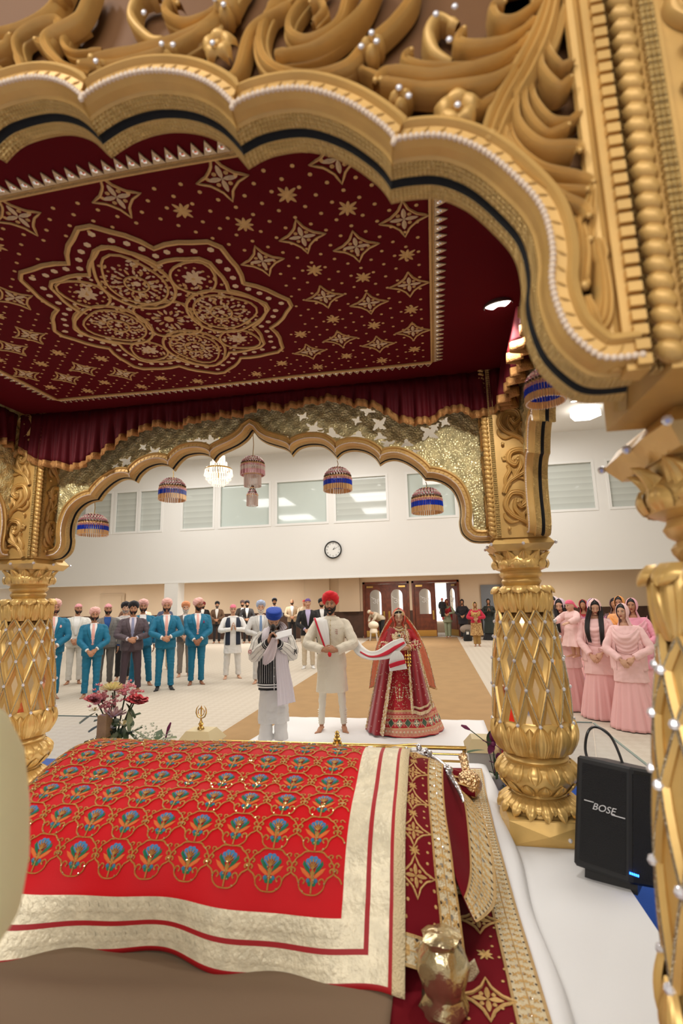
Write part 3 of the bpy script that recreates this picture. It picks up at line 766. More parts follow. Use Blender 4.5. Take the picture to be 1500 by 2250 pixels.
for flip in (False, True):
    g = (lambda p: mir(p)) if flip else (lambda p: p)
    for key, nm in (('bulb', 'leaf_bulb'), ('plume', 'acanthus_plume'), ('volute', 'volute'), ('crescent', 'crescent_scroll'), ('crescent2', 'crescent_scroll'), ('leaf', 'acanthus_leaf'), ('leaf2', 'acanthus_leaf'), ('stem0', 'stem'), ('stem1', 'stem'), ('stem2', 'stem')):
        m = MB()
        for j, (pts, r) in enumerate(NEAR_CARVE[key]):
            frond(m, [g(p) for p in pts], r*(1.25 if key[:5] != 'cresc' else 1.0), near_car, H=r*.5+.024, h0=-.008+.0045*(j % 3), flute=4 if key[:5] != 'cresc' else 1, n=8, curl=key[:5] != 'cresc')
        if key in ('plume', 'leaf', 'leaf2', 'volute'):   # thinner strands riding beside every frond
            for j, (pts, r) in enumerate(NEAR_CARVE[key]):
                P = np.array(pts); T = np.gradient(P, axis=0); T /= np.linalg.norm(T, axis=1)[:, None]+1e-9; Nn = np.stack([-T[:, 1], T[:, 0]], 1)
                for sd in (-1, 1):
                    w_ = np.linspace(1.15, .55, len(P))[:, None]
                    frond(m, [g(p) for p in (P+Nn*sd*r*w_)[:-1 if len(P) > 4 else None]], r*.5, near_car, H=r*.3+.016, h0=-.008, flute=2, n=7)
        m.build(nm, GOLD2, spand)
    for b in NEAR_BUDS:
        m = MB(); q = g(b[:2])
        for k in range(3):
            a = k*2*pi/3+.5
            m.ball(near_car(q[0]+cos(a)*b[2]*.55, q[1]+sin(a)*b[2]*.55, .012), (b[2]*.62, .022, b[2]*.62), 12, 8)
        m.build('bud', GOLD2, spand)
    for f in NEAR_FLOWERS:
        m = MB(); flower2d(m, g(f[:2]), f[2], near_car, 5, .004, .026)
        m.build('flower', GOLD2, spand)
    for q in NEAR_GEMS:
        m = MB(); p = g(q); c0 = near_car(p[0], p[1], .036)
        m.ball(c0, (.0048, .0035, .0048), 10, 6); m.build('spandrel_gem', GEM, spand)
# shade-coloured backing; its openings show a black sheet standing for the dark inside
HB = [(-.735, 2.535), (-.368, 2.53), (-.12, 2.46), (.17, 2.58)]
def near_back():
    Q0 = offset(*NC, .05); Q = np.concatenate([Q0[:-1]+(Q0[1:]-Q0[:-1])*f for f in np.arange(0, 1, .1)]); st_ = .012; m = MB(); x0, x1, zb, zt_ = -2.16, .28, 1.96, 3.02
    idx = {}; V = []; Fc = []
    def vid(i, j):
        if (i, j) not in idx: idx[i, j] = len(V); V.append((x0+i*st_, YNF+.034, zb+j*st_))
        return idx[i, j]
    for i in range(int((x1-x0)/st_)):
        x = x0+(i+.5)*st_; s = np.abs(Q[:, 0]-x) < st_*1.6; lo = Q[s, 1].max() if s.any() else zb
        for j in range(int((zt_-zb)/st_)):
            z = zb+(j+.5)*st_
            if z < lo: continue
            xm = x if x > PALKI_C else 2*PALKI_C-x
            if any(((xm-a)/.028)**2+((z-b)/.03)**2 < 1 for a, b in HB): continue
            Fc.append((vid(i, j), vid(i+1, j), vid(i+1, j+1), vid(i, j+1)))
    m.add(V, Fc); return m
near_back().build('backing_panel', SHADED_RECESS, spand, False).modifiers.new('t', 'SOLIDIFY').thickness = .01
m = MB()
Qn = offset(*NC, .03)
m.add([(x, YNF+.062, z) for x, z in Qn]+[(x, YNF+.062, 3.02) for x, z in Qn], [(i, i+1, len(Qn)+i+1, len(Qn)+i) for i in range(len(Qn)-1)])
m.build('void_sheet', GAP_BLACK, spand, False)  # black sheet put in for the shade seen through the openings
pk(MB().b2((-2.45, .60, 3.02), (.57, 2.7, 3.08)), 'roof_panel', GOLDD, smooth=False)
# ================================================================ canopy cloth hung under the pavilion roof
MAROON = mat('maroon_velvet', (92, 7, 14), .9, spec=.15, bump=.12, bscale=7)
MAROON2 = mat('maroon_satin', (88, 8, 18), .7, spec=.25, bump=.15, bscale=14)
ZARI = mat('gold_thread', (222, 180, 112), .45, .3, bump=.6, bscale=260)
ZARI2 = mat('pale_gold_thread', (234, 206, 160), .45, .25, bump=.6, bscale=300)
COPPER = mat('copper_lace', (196, 142, 82), .42, .5, bump=.6, bscale=240)
# embroidery in cloth coordinates; tr(u,v,h) lays it on the cloth
def line2(mb, pts, r, tr, h=.0, mat_=0, seg=5, closed=False):
    pts = list(pts)
    if closed: pts = pts+[pts[0]]
    mb.tube([tr(p[0], p[1], h) for p in pts], r, seg, mat_)
def petal2(mb, c, a, L, w, tr, h=.0025, mat_=0):
    n = 4; V = [tr(c[0], c[1], 0)]; 
    pts = []
    for i in range(n*2+1):
        t = i/(2*n)
        s = 1 if i <= n else -1
    def P(f, s): return (c[0]+cos(a)*L*f-sin(a)*w*s, c[1]+sin(a)*L*f+cos(a)*w*s)
    B = [P(0, 0), P(.25, .8), P(.55, 1), P(.85, .6), P(1, 0), P(.85, -.6), P(.55, -1), P(.25, -.8)]
    k = len(B)
    V = [tr(*b, .0003) for b in B]+[tr(*P(.5, 0), h*1.4)]
    mb.add(V, [(i, (i+1) % k, k) for i in range(k)], mat_)
def dot2(mb, c, r, tr, h=.003, mat_=0, n=6):
    V = [tr(c[0]+r*cos(2*pi*i/n), c[1]+r*sin(2*pi*i/n), 0.0002) for i in range(n)]+[tr(c[0], c[1], h)]
    mb.add(V, [(i, (i+1) % n, n) for i in range(n)], mat_)
def burst(mb, c, r, tr, n=8, mat_=0, ph=.2):
    for k in range(n): petal2(mb, c, ph+2*pi*k/n, r*(1 if k % 2 else .8), r*.16, tr, .003, mat_)
    dot2(mb, c, r*.3, tr, .005, mat_)
def star4(mb, c, r, tr, line=0, fill=1, ph=0.):
    pts = []
    for k in range(4):
        a = ph+pi/2*k
        for f, q in ((-.62, .55), (-.33, .62), (-.16, .78), (0, 1.05), (.16, .78), (.33, .62)):
            pts.append((c[0]+r*q*cos(a+f), c[1]+r*q*sin(a+f)))
    line2(mb, pts, r*.06, tr, .001, line, closed=True)
    for k in range(4):
        petal2(mb, c, ph+pi/2*k, r*.62, r*.11, tr, .005, fill)
        a = ph+pi/2*k+pi/4
        dot2(mb, (c[0]+r*.34*cos(a), c[1]+r*.34*sin(a)), r*.1, tr, .005, line)
def lobed(c, r, n, amp, ph, pts=9):
    'closed curve of n pointed lobes'
    out = []
    for k in range(n):
        for i in range(pts):
            t = i/pts; a = ph+2*pi*(k+t-.5)/n
            q = abs(2*t-1)  # 1 at the joints
            f = 1-amp*(q**1.6)*1.0+amp*.35*max(0, 1-q*4)
            out.append((c[0]+r*f*cos(a), c[1]+r*f*sin(a)))
    return out
CZ = 2.805; CX0, CX1, CY0, CY1 = -1.95, .047, 1.01, 2.25
def cz(x, y):
    return CZ-.022*sin(pi*(x+2.25)/2.6)*sin(pi*(y-.75)/1.7)+.006*sin(5*x+2*y)*sin(4*y)
can_tr = lambda u, v, h: (u, v, cz(u, v)-h)
canopy = empty('canopy_cloth', (PALKI_C, 1.6, CZ), 0, 'dark red velvet canopy with gold medallion embroidery stretched under the pavilion roof', 'canopy')
def cc(mb, name, m, **k):
    o = mb.build(name, m, canopy, **k); o.location = (-PALKI_C, -1.6, -CZ); return o
cc(MB().grid(lambda u, v: can_tr(-2.29+u*2.70, .70+v*1.76, 0), 50, 34), 'ceiling_panel', MAROON, angle=None)
m = MB()
# medallion
C0 = (-.95, 1.63)
line2(m, lobed(C0, .47, 8, .17, 0), .0085, can_tr, .002, 0, closed=True)
L = lobed(C0, .425, 8, .17, 0, 8)
for p in L: dot2(m, p, .0115, can_tr, .005, 1)
line2(m, lobed(C0, .385, 8, .17, 0), .0075, can_tr, .002, 0, closed=True)
for k in range(4):
    c = (C0[0]+.215*cos(pi/2*k), C0[1]+.215*sin(pi/2*k)); a = pi/2*k
    tear = []
    for t in np.linspace(-pi, pi, 29)[:-1]:
        q = .125*(1+.38*max(0, cos(t))**6)
        tear.append((c[0]+q*cos(t+a), c[1]+q*1.08*sin(t+a)))
    line2(m, tear, .0062, can_tr, .002, 0, closed=True); line2(m, [(c[0]+(p[0]-c[0])*.80, c[1]+(p[1]-c[1])*.80) for p in tear], .0045, can_tr, .002, 0, closed=True)
    for r_, n_, f in ((.022, 10, .5), (.045, 16, .55)):
        for j in range(n_): petal2(m, (c[0]+r_*cos(2*pi*j/n_), c[1]+r_*sin(2*pi*j/n_)), 2*pi*j/n_, r_*f+.006, .005, can_tr, .004, j % 2)
    line2(m, [(c[0]+.040*cos(t), c[1]+.040*sin(t)) for t in np.linspace(0, 2*pi, 17)[:-1]], .004, can_tr, .002, 0, closed=True)
    dot2(m, c, .014, can_tr, .006, 1)
    for j in range(44):
        t = 2*pi*j/22; q = .078+.018*(j // 22)
        dot2(m, (c[0]+q*cos(t+.1*(j // 22)), c[1]+q*sin(t+.1*(j // 22))), .0055, can_tr, .004, j % 2)
    for s in (-1, 1):  # pointed lobes between the petals
        b = a+pi/4
    b = a+pi/4; c2 = (C0[0]+.285*cos(b), C0[1]+.285*sin(b))
    pts = [(c2[0]+q*cos(t+b), c2[1]+q*sin(t+b)) for t, q in zip(np.linspace(-pi, pi, 21)[:-1], [.075*(1+.3*max(0, cos(t))**5) for t in np.linspace(-pi, pi, 21)[:-1]])]
    line2(m, pts, .005, can_tr, .002, 0, closed=True)
    for j in range(7): petal2(m, c2, b+2*pi*j/7, .038, .010, can_tr, .005, 1)
    dot2(m, c2, .010, can_tr, .006, 0)
    for j in range(12): dot2(m, (c2[0]+.055*cos(2*pi*j/12), c2[1]+.055*sin(2*pi*j/12)), .0055, can_tr, .004, 0)
line2(m, lobed(C0, .125, 4, .22, pi/4), .0055, can_tr, .002, 0, closed=True)
for j in range(14): petal2(m, (C0[0]+.03*cos(2*pi*j/14), C0[1]+.03*sin(2*pi*j/14)), 2*pi*j/14, .032, .006, can_tr, .005, j % 2)
dot2(m, C0, .02, can_tr, .008, 0)
for j in range(520):  # seed stitches filling the medallion
    t = rng.uniform(0, 2*pi); q = sqrt(rng.uniform(.02, 1))*.335
    c = (C0[0]+q*cos(t), C0[1]+q*sin(t))
    if rng.rand() < .5: petal2(m, c, rng.uniform(0, 6.3), .024, .006, can_tr, .004, j % 2)
    else: dot2(m, c, .007, can_tr, .004, j % 2)
# scattered stars, bursts and dots
def inmed(p, r): return (p[0]-C0[0])**2+(p[1]-C0[1])**2 < r*r
for i in range(-7, 8):
    for j in range(-8, 9):
        x, y = -.95+i*.1535, 1.63+j*.0795
        if not (CX0+.05 < x < CX1-.05 and CY0+.05 < y < CY1-.05): continue
        if inmed((x, y), .50): continue
        if (i+j) % 2: 
            continue
        if (j//1) % 4 == (0 if i % 2 == 0 else 2) % 4 or (i % 2 and j % 4 in (1, 3) and j % 4 == 1): star4(m, (x, y), .068, can_tr, 0, 1, 0)
        else: burst(m, (x, y), .034, can_tr)
for i in range(-14, 15):
    for j in range(-9, 10):
        x, y = -.95+(i+.5)*.0767/1.0*1.0, 1.63+(j+.5)*.066
        if CX0+.03 < x < CX1-.03 and CY0+.03 < y < CY1-.03 and not inmed((x, y), .475):
            for d in ((0, 0), (.0384, .033)): dot2(m, (x+d[0], y+d[1]), .0062, can_tr, .003, 0)
# border of points
for (a, b) in (((CX0, CY0), (CX1, CY0)), ((CX1, CY0), (CX1, CY1)), ((CX1, CY1), (CX0, CY1)), ((CX0, CY1), (CX0, CY0))):
    a = np.array(a); b = np.array(b); L = np.linalg.norm(b-a); d = (b-a)/L; nrm = np.array([d[1], -d[0]])
    n = 40
    for o_, r_ in ((0, .006), (.009, .003)): line2(m, [a+d*L*k/n+nrm*o_ for k in range(n+1)], r_, can_tr, .003, 0)
    k = int(L/.034)
    for i in range(k):
        p = a+d*(i+.5)*L/k; w = L/k*.5
        m.prism([tuple(p-d*w+nrm*.012), tuple(p+d*w+nrm*.012), tuple(p+nrm*.050)], .001, .005, 1, can_tr)
        dot2(m, p+nrm*.026, .008, lambda u, v, h: can_tr(u, v, h+.005), .004, 2)
cc(m, 'embroidery', [ZARI, ZARI2, mat('tiny_mirror', (240, 236, 230), .05, 1.)], angle=30)
# gathered valance with copper lace
def valance(pts, name, amp=.022, drop=None, z1=CZ-.005, nfold=9):
    'pts: list of (x,y,zbottom) along the edge'
    P = catmull(pts, 26); n = len(P)
    T = np.gradient(P[:, :2], axis=0); T /= np.linalg.norm(T, axis=1)[:, None]+1e-9
    Nn = np.stack([-T[:, 1], T[:, 0]], 1)
    s = np.concatenate([[0], np.cumsum(np.linalg.norm(np.diff(P[:, :2], axis=0), axis=1))])
    ns = int(s[-1]/.0058); S = np.linspace(0, s[-1], ns); zs = [0, .25, .5, .75, .9, 1.0]
    g = MB(); lace = MB(); V = []; VL = []
    ph = rng.uniform(0, 6, 8)
    for k, q in enumerate(S):
        p = np.array([np.interp(q, s, P[:, i]) for i in range(3)]); nn = np.array([np.interp(q, s, Nn[:, i]) for i in range(2)])
        f = .55*sin(q*2*pi/.085+ph[0]+1.5*sin(q*9))+.35*sin(q*2*pi/.037+ph[1]+2*sin(q*5))+.3*sin(q*2*pi/.31+ph[2])
        zj = .010*sin(q*2*pi/.31+ph[3])+.006*sin(q*31)
        row = []
        for t in zs:
            o = amp*f*(.25+.9*t)
            row.append((p[0]+nn[0]*o, p[1]+nn[1]*o, z1+(p[2]+zj-z1)*t))
        V.append(row)
        o = amp*f*1.16
        VL.append([(p[0]+nn[0]*(o), p[1]+nn[1]*(o), p[2]+zj+.004), (p[0]+nn[0]*o*1.05, p[1]+nn[1]*o*1.05, p[2]+zj-.036)])
    nz = len(zs)
    g.add(np.array(V).reshape(-1, 3), [(a*nz+b, (a+1)*nz+b, (a+1)*nz+b+1, a*nz+b+1) for a in range(ns-1) for b in range(nz-1)])
    lace.add(np.array(VL).reshape(-1, 3), [(a*2, (a+1)*2, (a+1)*2+1, a*2+1) for a in range(ns-1)])
    o = cc(g, name, MAROON2, angle=None); o.modifiers.new('t', 'SOLIDIFY').thickness = .002
    l = lace.build('lace_edge', COPPER, o, angle=None); l.modifiers.new('t', 'SOLIDIFY').thickness = .0025
    return o
far_v = [(-2.32, 2.40, 2.615), (-2.1, 2.41, 2.50), (-1.93, 2.42, 2.50), (-1.80, 2.42, 2.545), (-1.62, 2.42, 2.66), (-1.42, 2.42, 2.685), (-1.2, 2.42, 2.70), (-.95, 2.42, 2.725), (-.7, 2.42, 2.735), (-.48, 2.42, 2.745), (-.33, 2.42, 2.72), (-.22, 2.42, 2.66), (-.08, 2.42, 2.60), (.02, 2.42, 2.585), (.14, 2.42, 2.63), (.27, 2.42, 2.61), (.38, 2.40, 2.60)]
valance(far_v, 'valance')
valance([(.385, 2.40, 2.60), (.39, 2.15, 2.62), (.39, 1.9, 2.66), (.39, 1.6, 2.68), (.39, 1.2, 2.70), (.39, .75, 2.72)], 'valance', .045, z1=CZ+.03)
valance([(-2.32, 2.40, 2.615), (-2.30, 2.1, 2.62), (-2.30, 1.6, 2.66), (-2.30, 1.1, 2.68), (-2.30, .75, 2.70)], 'valance', .03)
# the small spot lamp clipped inside, and an added unseen twin opposite
def clip_spot(loc, rot, label):
    e = empty('clip_spotlight', loc, 0, label, 'lamp')
    e.rotation_euler = rot
    MB().lathe([(.012, .10), (.03, .095), (.036, .06), (.056, .0), (.054, -.004), (.048, .0), (.03, .05)], 24, cap=False).build('shade', mat('lamp_steel', (150, 140, 128), .3, .8), e)
    MB().lathe([(.001, -.002), (.03, -.006), (.05, .002)], 24, cap=False).build('bulb', mat('spot_bulb', (255, 252, 246), .3, emit=14), e)
    MB().tube([(0, 0, .10), (0, .02, .14), (.02, .05, .15)], .006, 8).build('arm', BLACKP, e)
    return e
clip_spot((.30, 1.84, 2.80), (radians(14), radians(-6), 0), 'bright clip-on spot lamp glowing beside the dark red canopy')
clip_spot((-2.18, 1.84, 2.80), (radians(14), radians(6), 0), 'added unseen clip-on spot lamp brightening the pavilion above the teal suits')
# ================================================================ platform, covers and cloths
PW = mat('white_platform_cloth', (226, 224, 221), .85, bump=.1, bscale=18)
st('floor_platform', MB().b2((-2.9, -.6, .5), (.625, 2.80, ZP)), PW)
def mattress_fn(u, v):
    x = -2.1+u*2.375; y = .35+v*2.95
    e = min(u*2.375, (1-u)*2.375, v*2.95, (1-v)*2.95)
    z = ZP+.004+.066*(1-math.exp(-e/.018))
    return (x+.008*sin(9*y)*(u > .5), y, z+.003*sin(7*x+5*y))
m = MB().grid(mattress_fn, 110, 110)
o = m.build('floor_mattress', mat('white_cotton', (240, 238, 236), .85, bump=.2, bscale=10), angle=None); o.modifiers.new('t', 'SOLIDIFY').thickness = .004
tag(o, 'white cotton covered mattress under the dark red cloths on the stage', 'mattress')
ZM = ZP+.072
# ---- taupe skirt cloth falling in front of the bedstead
def skirt(u, v):
    x = -1.75+u*1.60
    f = min(1, v/.16); g = max(0, v-.16)
    y = 1.56-.04*f-.80*g/.84*1.0
    z = .85*(1-f)+(ZM+.010)*f
    z += .030*max(0, sin(15*v+2.6*sin(2.1*x)+2.5*x))**2*min(1, max(0, g-.14)*6)+.003*sin(9*x+22*v)*f
    return (x, y, z)
o = MB().grid(skirt, 90, 110).build('skirt_cloth', mat('taupe_cloth', (128, 104, 80), .8, bump=.2, bscale=9), angle=None)
o.modifiers.new('t', 'SOLIDIFY').thickness = .003
tag(o, 'taupe brown cloth falling in folds below the red embroidered cover', 'cloth')
# ---- bedstead with bolsters that carries the covers
bed = empty('scripture_bedstead', (-.85, 1.75, ZM), 0, 'cushioned low bedstead with foil wrapped turned legs hidden under the red covers', 'bedstead')
def bb(mb, name, m, **k):
    o = mb.build(name, m, bed, **k); o.location = (.85, -1.75, -ZM); return o
m = MB(); m.tube([(x, 1.80, .93) for x in np.linspace(-1.5, -.2, 12)], [.09]+[.165]*10+[.09], 20, flat=.95, up=(0, 0, 1)); m.tube([(x, 2.05, .93) for x in np.linspace(-1.5, -.2, 12)], [.09]+[.15]*10+[.09], 20, up=(0, 0, 1))
bb(m, 'bolster', mat('white_bolster', (232, 228, 222), .9))
bb(MB().b2((-1.5, 1.56, .80), (-.12, 2.2, .86)), 'bed_frame', GOLDD, smooth=False)
CRINK = mat('crinkled_gold_foil', (206, 190, 150), .2, .9, bump=1.0, bscale=16)
for x, y in ((-.028, 1.375), (-1.48, 1.545), (-.055, 2.15), (-1.48, 2.15)):
    m = MB().lathe([(.03, .0), (.05, .004), (.056, .02), (.046, .045), (.054, .065), (.06, .10), (.056, .125), (.04, .145), (.046, .16), (.03, .165)], 22, c=(x, y, ZM), fn=lambda a, i: 1+.07*sin(5*a+i*1.7)+.05*sin(9*a-i*2.3))
    bb(m, 'leg', CRINK)
# ---- the red embroidered cover
REDC = mat('scarlet_silk', (212, 6, 20), .6, spec=.25, bump=.08, bscale=300)
REDD = mat('crimson_piping', (172, 12, 22), .6)
BROC = mat('silver_gold_brocade', (240, 227, 194), .4, .2, bump=.35, bscale=70, var=.16, vscale=28)
LIN = mat('lace_lining', (234, 212, 166), .4, .25, bump=.8, bscale=180)
EMB = [mat('antique_zari', (222, 164, 82), .4, .4, bump=.8, bscale=320), mat('blue_thread', (66, 128, 178), .7), mat('green_thread', (20, 112, 74), .7), mat('orange_thread', (226, 110, 40), .7), mat('sequin', (246, 222, 168), .12, .8), mat('teal_thread', (40, 120, 150), .7), mat('rust_thread', (150, 60, 34), .7)]
PROF = np.array([(2.32, .80), (2.24, .98), (2.12, 1.10), (2.02, 1.148), (1.93, 1.157), (1.875, 1.15), (1.812, 1.131), (1.74, 1.104), (1.638, 1.076), (1.551, 1.03), (1.492, .972), (1.455, .911), (1.441, .885), (1.429, .83), (1.418, .775), (1.414, .752)])[::-1]
PC = catmull(PROF, 10); PS = np.concatenate([[0], np.cumsum(np.linalg.norm(np.diff(PC, axis=0), axis=1))])
SH = .137   # arc length of the striped border at the hem
def cover(x, s, h=0., xl=-1.60, lift=0.):
    y = np.interp(s, PS, PC[:, 0]); z = np.interp(s, PS, PC[:, 1])
    y2 = np.interp(s+.004, PS, PC[:, 0]); z2 = np.interp(s+.004, PS, PC[:, 1])
    t = np.array([y2-y, z2-z]); t /= np.linalg.norm(t)+1e-9; n = np.array([-t[1], t[0]])
    if n[0] > 0 and s < .3: n = -n
    if n[1] < 0 and s >= .3: n = -n
    r = max(0., min(1., (x+.9)/.75))
    l = max(0., min(1., (-.80-x)/.42)); hm = max(0, 1-s/.17)
    y += .045*r*r*min(1, s/.2)-.055*hm*max(r*r, l*l)+.02*hm*(1-max(r*r, l*l)); z -= .028*r*r*min(1, s/.12)*(1-.5*min(1, s/.4))
    # hanging waves near the hem and slight puffs on top
    k = max(0, 1-s/.36)
    w = .020*k*(sin(9.5*x+1.0)+.6*sin(21*x+2))+.006*sin(6*x+3*s)*sin(5*s+1)
    e = max(0, (xl+.22-x)/.22)
    z -= .16*e*e*min(1, s/.3)
    z += .012*k*sin(9.5*x+2.4)
    return np.array([x, y+n[0]*(h+lift+w), z+n[1]*(h+lift+w*.4)])
XR_ = -.12
B1, B2, B3, B4, B5 = XR_-.032, XR_-.042, XR_-.094, XR_-.107, XR_-.168
us = sorted(set(np.round(np.concatenate([np.linspace(-1.60, B5, 150), [B5, B4, B3, B2, B1, XR_], np.linspace(B4, B5, 5), np.linspace(B2, B3, 5)]), 5)))
V1, V2, V3, V4, V5 = 0., .012, .066, .078, .137
vs = sorted(set(np.round(np.concatenate([[0, V2, V3, V4, V5], np.linspace(V2, V3, 5), np.linspace(V4, V5, 5), np.linspace(V5, PS[-1], 90)]), 5)))
m = MB(); V = [cover(x, s) for s in vs for x in us]; F_ = []; ms = []
nu = len(us)
for j in range(len(vs)-1):
    for i in range(nu-1):
        x = (us[i]+us[i+1])/2; s = (vs[j]+vs[j+1])/2
        if x > B1: k = 3
        elif x > B2 or s < V2: k = 1
        elif (x > B3 or s < V3): k = 2
        elif (x > B4 or s < V4): k = 1
        elif (x > B5 or s < V5): k = 2
        else: k = 0
        F_.append((j*nu+i, j*nu+i+1, (j+1)*nu+i+1, (j+1)*nu+i)); ms.append(k)
m.add(V, F_, ms)
rum = empty('embroidered_cover', (-.85, 1.75, .9), 0, 'scarlet cover with blue flower embroidery and silver-gold borders draped over the bedstead', 'cover')
def rr(mb, name, mm, **k):
    o = mb.build(name, mm, rum, **k); o.location = (.85, -1.75, -.9); return o
o = rr(m, 'cloth', [REDC, REDD, BROC, LIN], angle=None); o.modifiers.new('t', 'SOLIDIFY').thickness = .003
cv = lambda u, v, h: cover(u, v, h+.0012)
PXC, PYC = .12, .0965
m = MB(); Smax = .92
def curl(c, a0, r, turns, sgn, n=12):
    return [(c[0]+r*(1-.62*t)*cos(a0+sgn*turns*2*pi*t), c[1]+r*(1-.62*t)*sin(a0+sgn*turns*2*pi*t)) for t in np.linspace(0, 1, n)]
def motif(cx, cy):
    c = np.array((cx, cy)); A = PXC; B_ = PYC
    def Q(L): return [tuple(c+np.array((p[0]*A, p[1]*B_))) for p in L]
    ok = lambda L: all(p[0] < B5-.002 and V5+.004 < p[1] < Smax for p in L)
    def poly(L, mt, h=.002):
        L = Q(L)
        if not ok(L): return
        n = len(L); cc_ = np.mean(L, axis=0)
        m.add([cv(*p, .0003) for p in L]+[cv(*cc_, h)], [(i, (i+1) % n, n) for i in range(n)], mt)
    def ln(L, r, mt=0, h=.0012):
        L = Q(L)
        if ok(L): m.tube([cv(*p, h) for p in L], r, 5, mt, flat=.6, up=None)
    fan = []
    for k in range(6):
        for t in (0, .33, .66):
            a = pi*(1.12-(k+t)/6*1.24); r = .185+.035*sin(pi*t)
            fan.append((r*cos(a)*.95, .20+r*sin(a)*1.0))
    poly(fan+[(.0, .08)], 1)
    fan2 = [(.135*cos(pi*(1.08-1.16*k/10)), .19+.135*sin(pi*(1.08-1.16*k/10))) for k in range(11)]+[(0, .06)]
    poly(fan2, 6, .0026)
    for k in range(5):
        a = pi*(.9-.8*k/4); ln([(0, .08), (.14*cos(a), .19+.15*sin(a))], .0016, 0, .003)
    poly([(.22, .30), (.25, .20), (.16, .06), (.04, -.04), (.08, .1), (.16, .2)], 2, .003); poly([(-.22, .30), (-.25, .20), (-.16, .06), (-.04, -.04), (-.08, .1), (-.16, .2)], 2, .003)
    poly([(.31, .13), (.24, .0), (.10, -.12), (.02, -.12), (.08, -.02), (.2, .09)], 3, .0028); poly([(-.31, .13), (-.24, .0), (-.10, -.12), (-.02, -.12), (-.08, -.02), (-.2, .09)], 3, .0028)
    poly([(.0, .12), (.05, .0), (.03, -.14), (-.03, -.14), (-.05, .0)], 0, .003)
    for dx, dy in ((-.09, -.18), (.09, -.18), (-.05, -.25), (.05, -.25)):
        poly([(dx+.05*cos(t), dy+.06*sin(t)) for t in np.linspace(0, 2*pi, 8)[:-1]], 5 if dy > -.2 else 2, .003)
    ln([(0, -.14), (0, -.3), (0, -.46)], .0024)
    W = .0025
    for s in (-1, 1):
        S = lambda L: [(s*x, y) for x, y in L]
        ln(S(catmull([(.0, -.49), (.14, -.47), (.27, -.36), (.30, -.22), (.24, -.13), (.17, -.19), (.20, -.26)], 4)), W)
        ln(S(catmull([(.30, -.24), (.36, -.12), (.44, -.06), (.50, .0), (.47, .10), (.41, .06), (.43, .0)], 4)), W)
        ln(S(catmull([(.49, .03), (.50, .16), (.44, .25), (.38, .20), (.42, .15)], 4)), W*.9)
        ln(S(catmull([(.46, .22), (.40, .34), (.30, .42), (.22, .50), (.10, .52)], 4)), W)
        ln(S(catmull([(.34, .37), (.40, .44), (.46, .42), (.44, .36)], 3)), W*.8)
    for k in range(5):
        q = Q([(rng.uniform(-.06, .06), rng.uniform(-.3, .12))])[0]
        if ok([q]): dot2(m, q, .0024, lambda u, v, h: cv(u, v, h+.003), .002, 4)
    for k in range(7):
        q = Q([[(.3, -.24), (-.3, -.24), (.47, .05), (-.47, .05), (.36, .38), (-.2, -.42), (.2, -.42)][k]])[0]
        if ok([q]) and rng.rand() < .6: dot2(m, q, .0026, lambda u, v, h: cv(u, v, h+.004), .002, 4)
for i in range(-8, 4):
    for j in range(0, 9):
        motif(-.617+i*PXC, V5+.089+j*PYC)
rr(m, 'embroidery', EMB, angle=30)
# woven leaves in the brocade stripes
m = MB()
for k in range(46):
    x = -1.55+k*.031
    for v in (.039, .108):
        if x < B5-.01:
            for a in (.6, 2.5, 1.57): petal2(m, (x, v-.010), a, .026, .007, cv, .0012, 0)
rr(m, 'brocade_leaves', BROC, angle=30)
# ---- second cover, dark red with mirror-work border, beneath the scarlet one
RM = mat('wine_velvet', (112, 8, 22), .85, spec=.2, bump=.1, bscale=9)
BAND = [mat('mirrorwork_band', (236, 218, 178), .42, .2, bump=.8, bscale=210), MATS['tiny_mirror'], mat('dark_gap', (62, 40, 26), .7), ZARI]
def mirror_band(mb, tr, u0, u1, v0, v1, along='v', nu_=8, step=.024, mats=(0, 1, 2, 3)):
    'band filled with rows of diamonds, mirrors and eyelets between u0..u1 and v0..v1'
    L = (v1-v0) if along == 'v' else (u1-u0); W_ = (u1-u0) if along == 'v' else (v1-v0)
    n = max(2, int(L/.012))
    mb.grid(lambda a, b: tr(u0+(u1-u0)*a, v0+(v1-v0)*b, .0012), nu_ if along == 'v' else n, n if along == 'v' else nu_, 0)
    k = int(L/step)
    for i in range(k):
        for f, ty in ((.12, 2), (.27, 0), (.42, 1), (.5, 2), (.58, 1), (.73, 0), (.88, 2)):
            off = .5 if ty == 1 or f == .5 else 0
            a = (i+.25+.5*off)*step
            p = (u0+W_*f, v0+a) if along == 'v' else (u0+a, v0+W_*f)
            r = step*(.30 if ty == 1 else .16)
            t2 = lambda u, v, h: tr(u, v, h+.0016)
            if ty == 2: dot2(mb, p, step*.15, t2, .0006, 2, 4)
            elif ty == 1: dot2(mb, p, step*.22, t2, .0012, 1 if (i*7+int(f*10)) % 3 == 0 else 3, 6)
            else:
                for q in (0, 1, 2, 3): petal2(mb, p, q*pi/2+pi/4, step*.34, step*.09, t2, .002, 3)
    for f in (.0, .06, .5, .94, 1.):
        P = [(u0+W_*f, v0+L*q) if along == 'v' else (u0+L*q, v0+W_*f) for q in np.linspace(0, 1, n)]
        mb.tube([tr(*p, .002) for p in P], .0016, 4, 3)
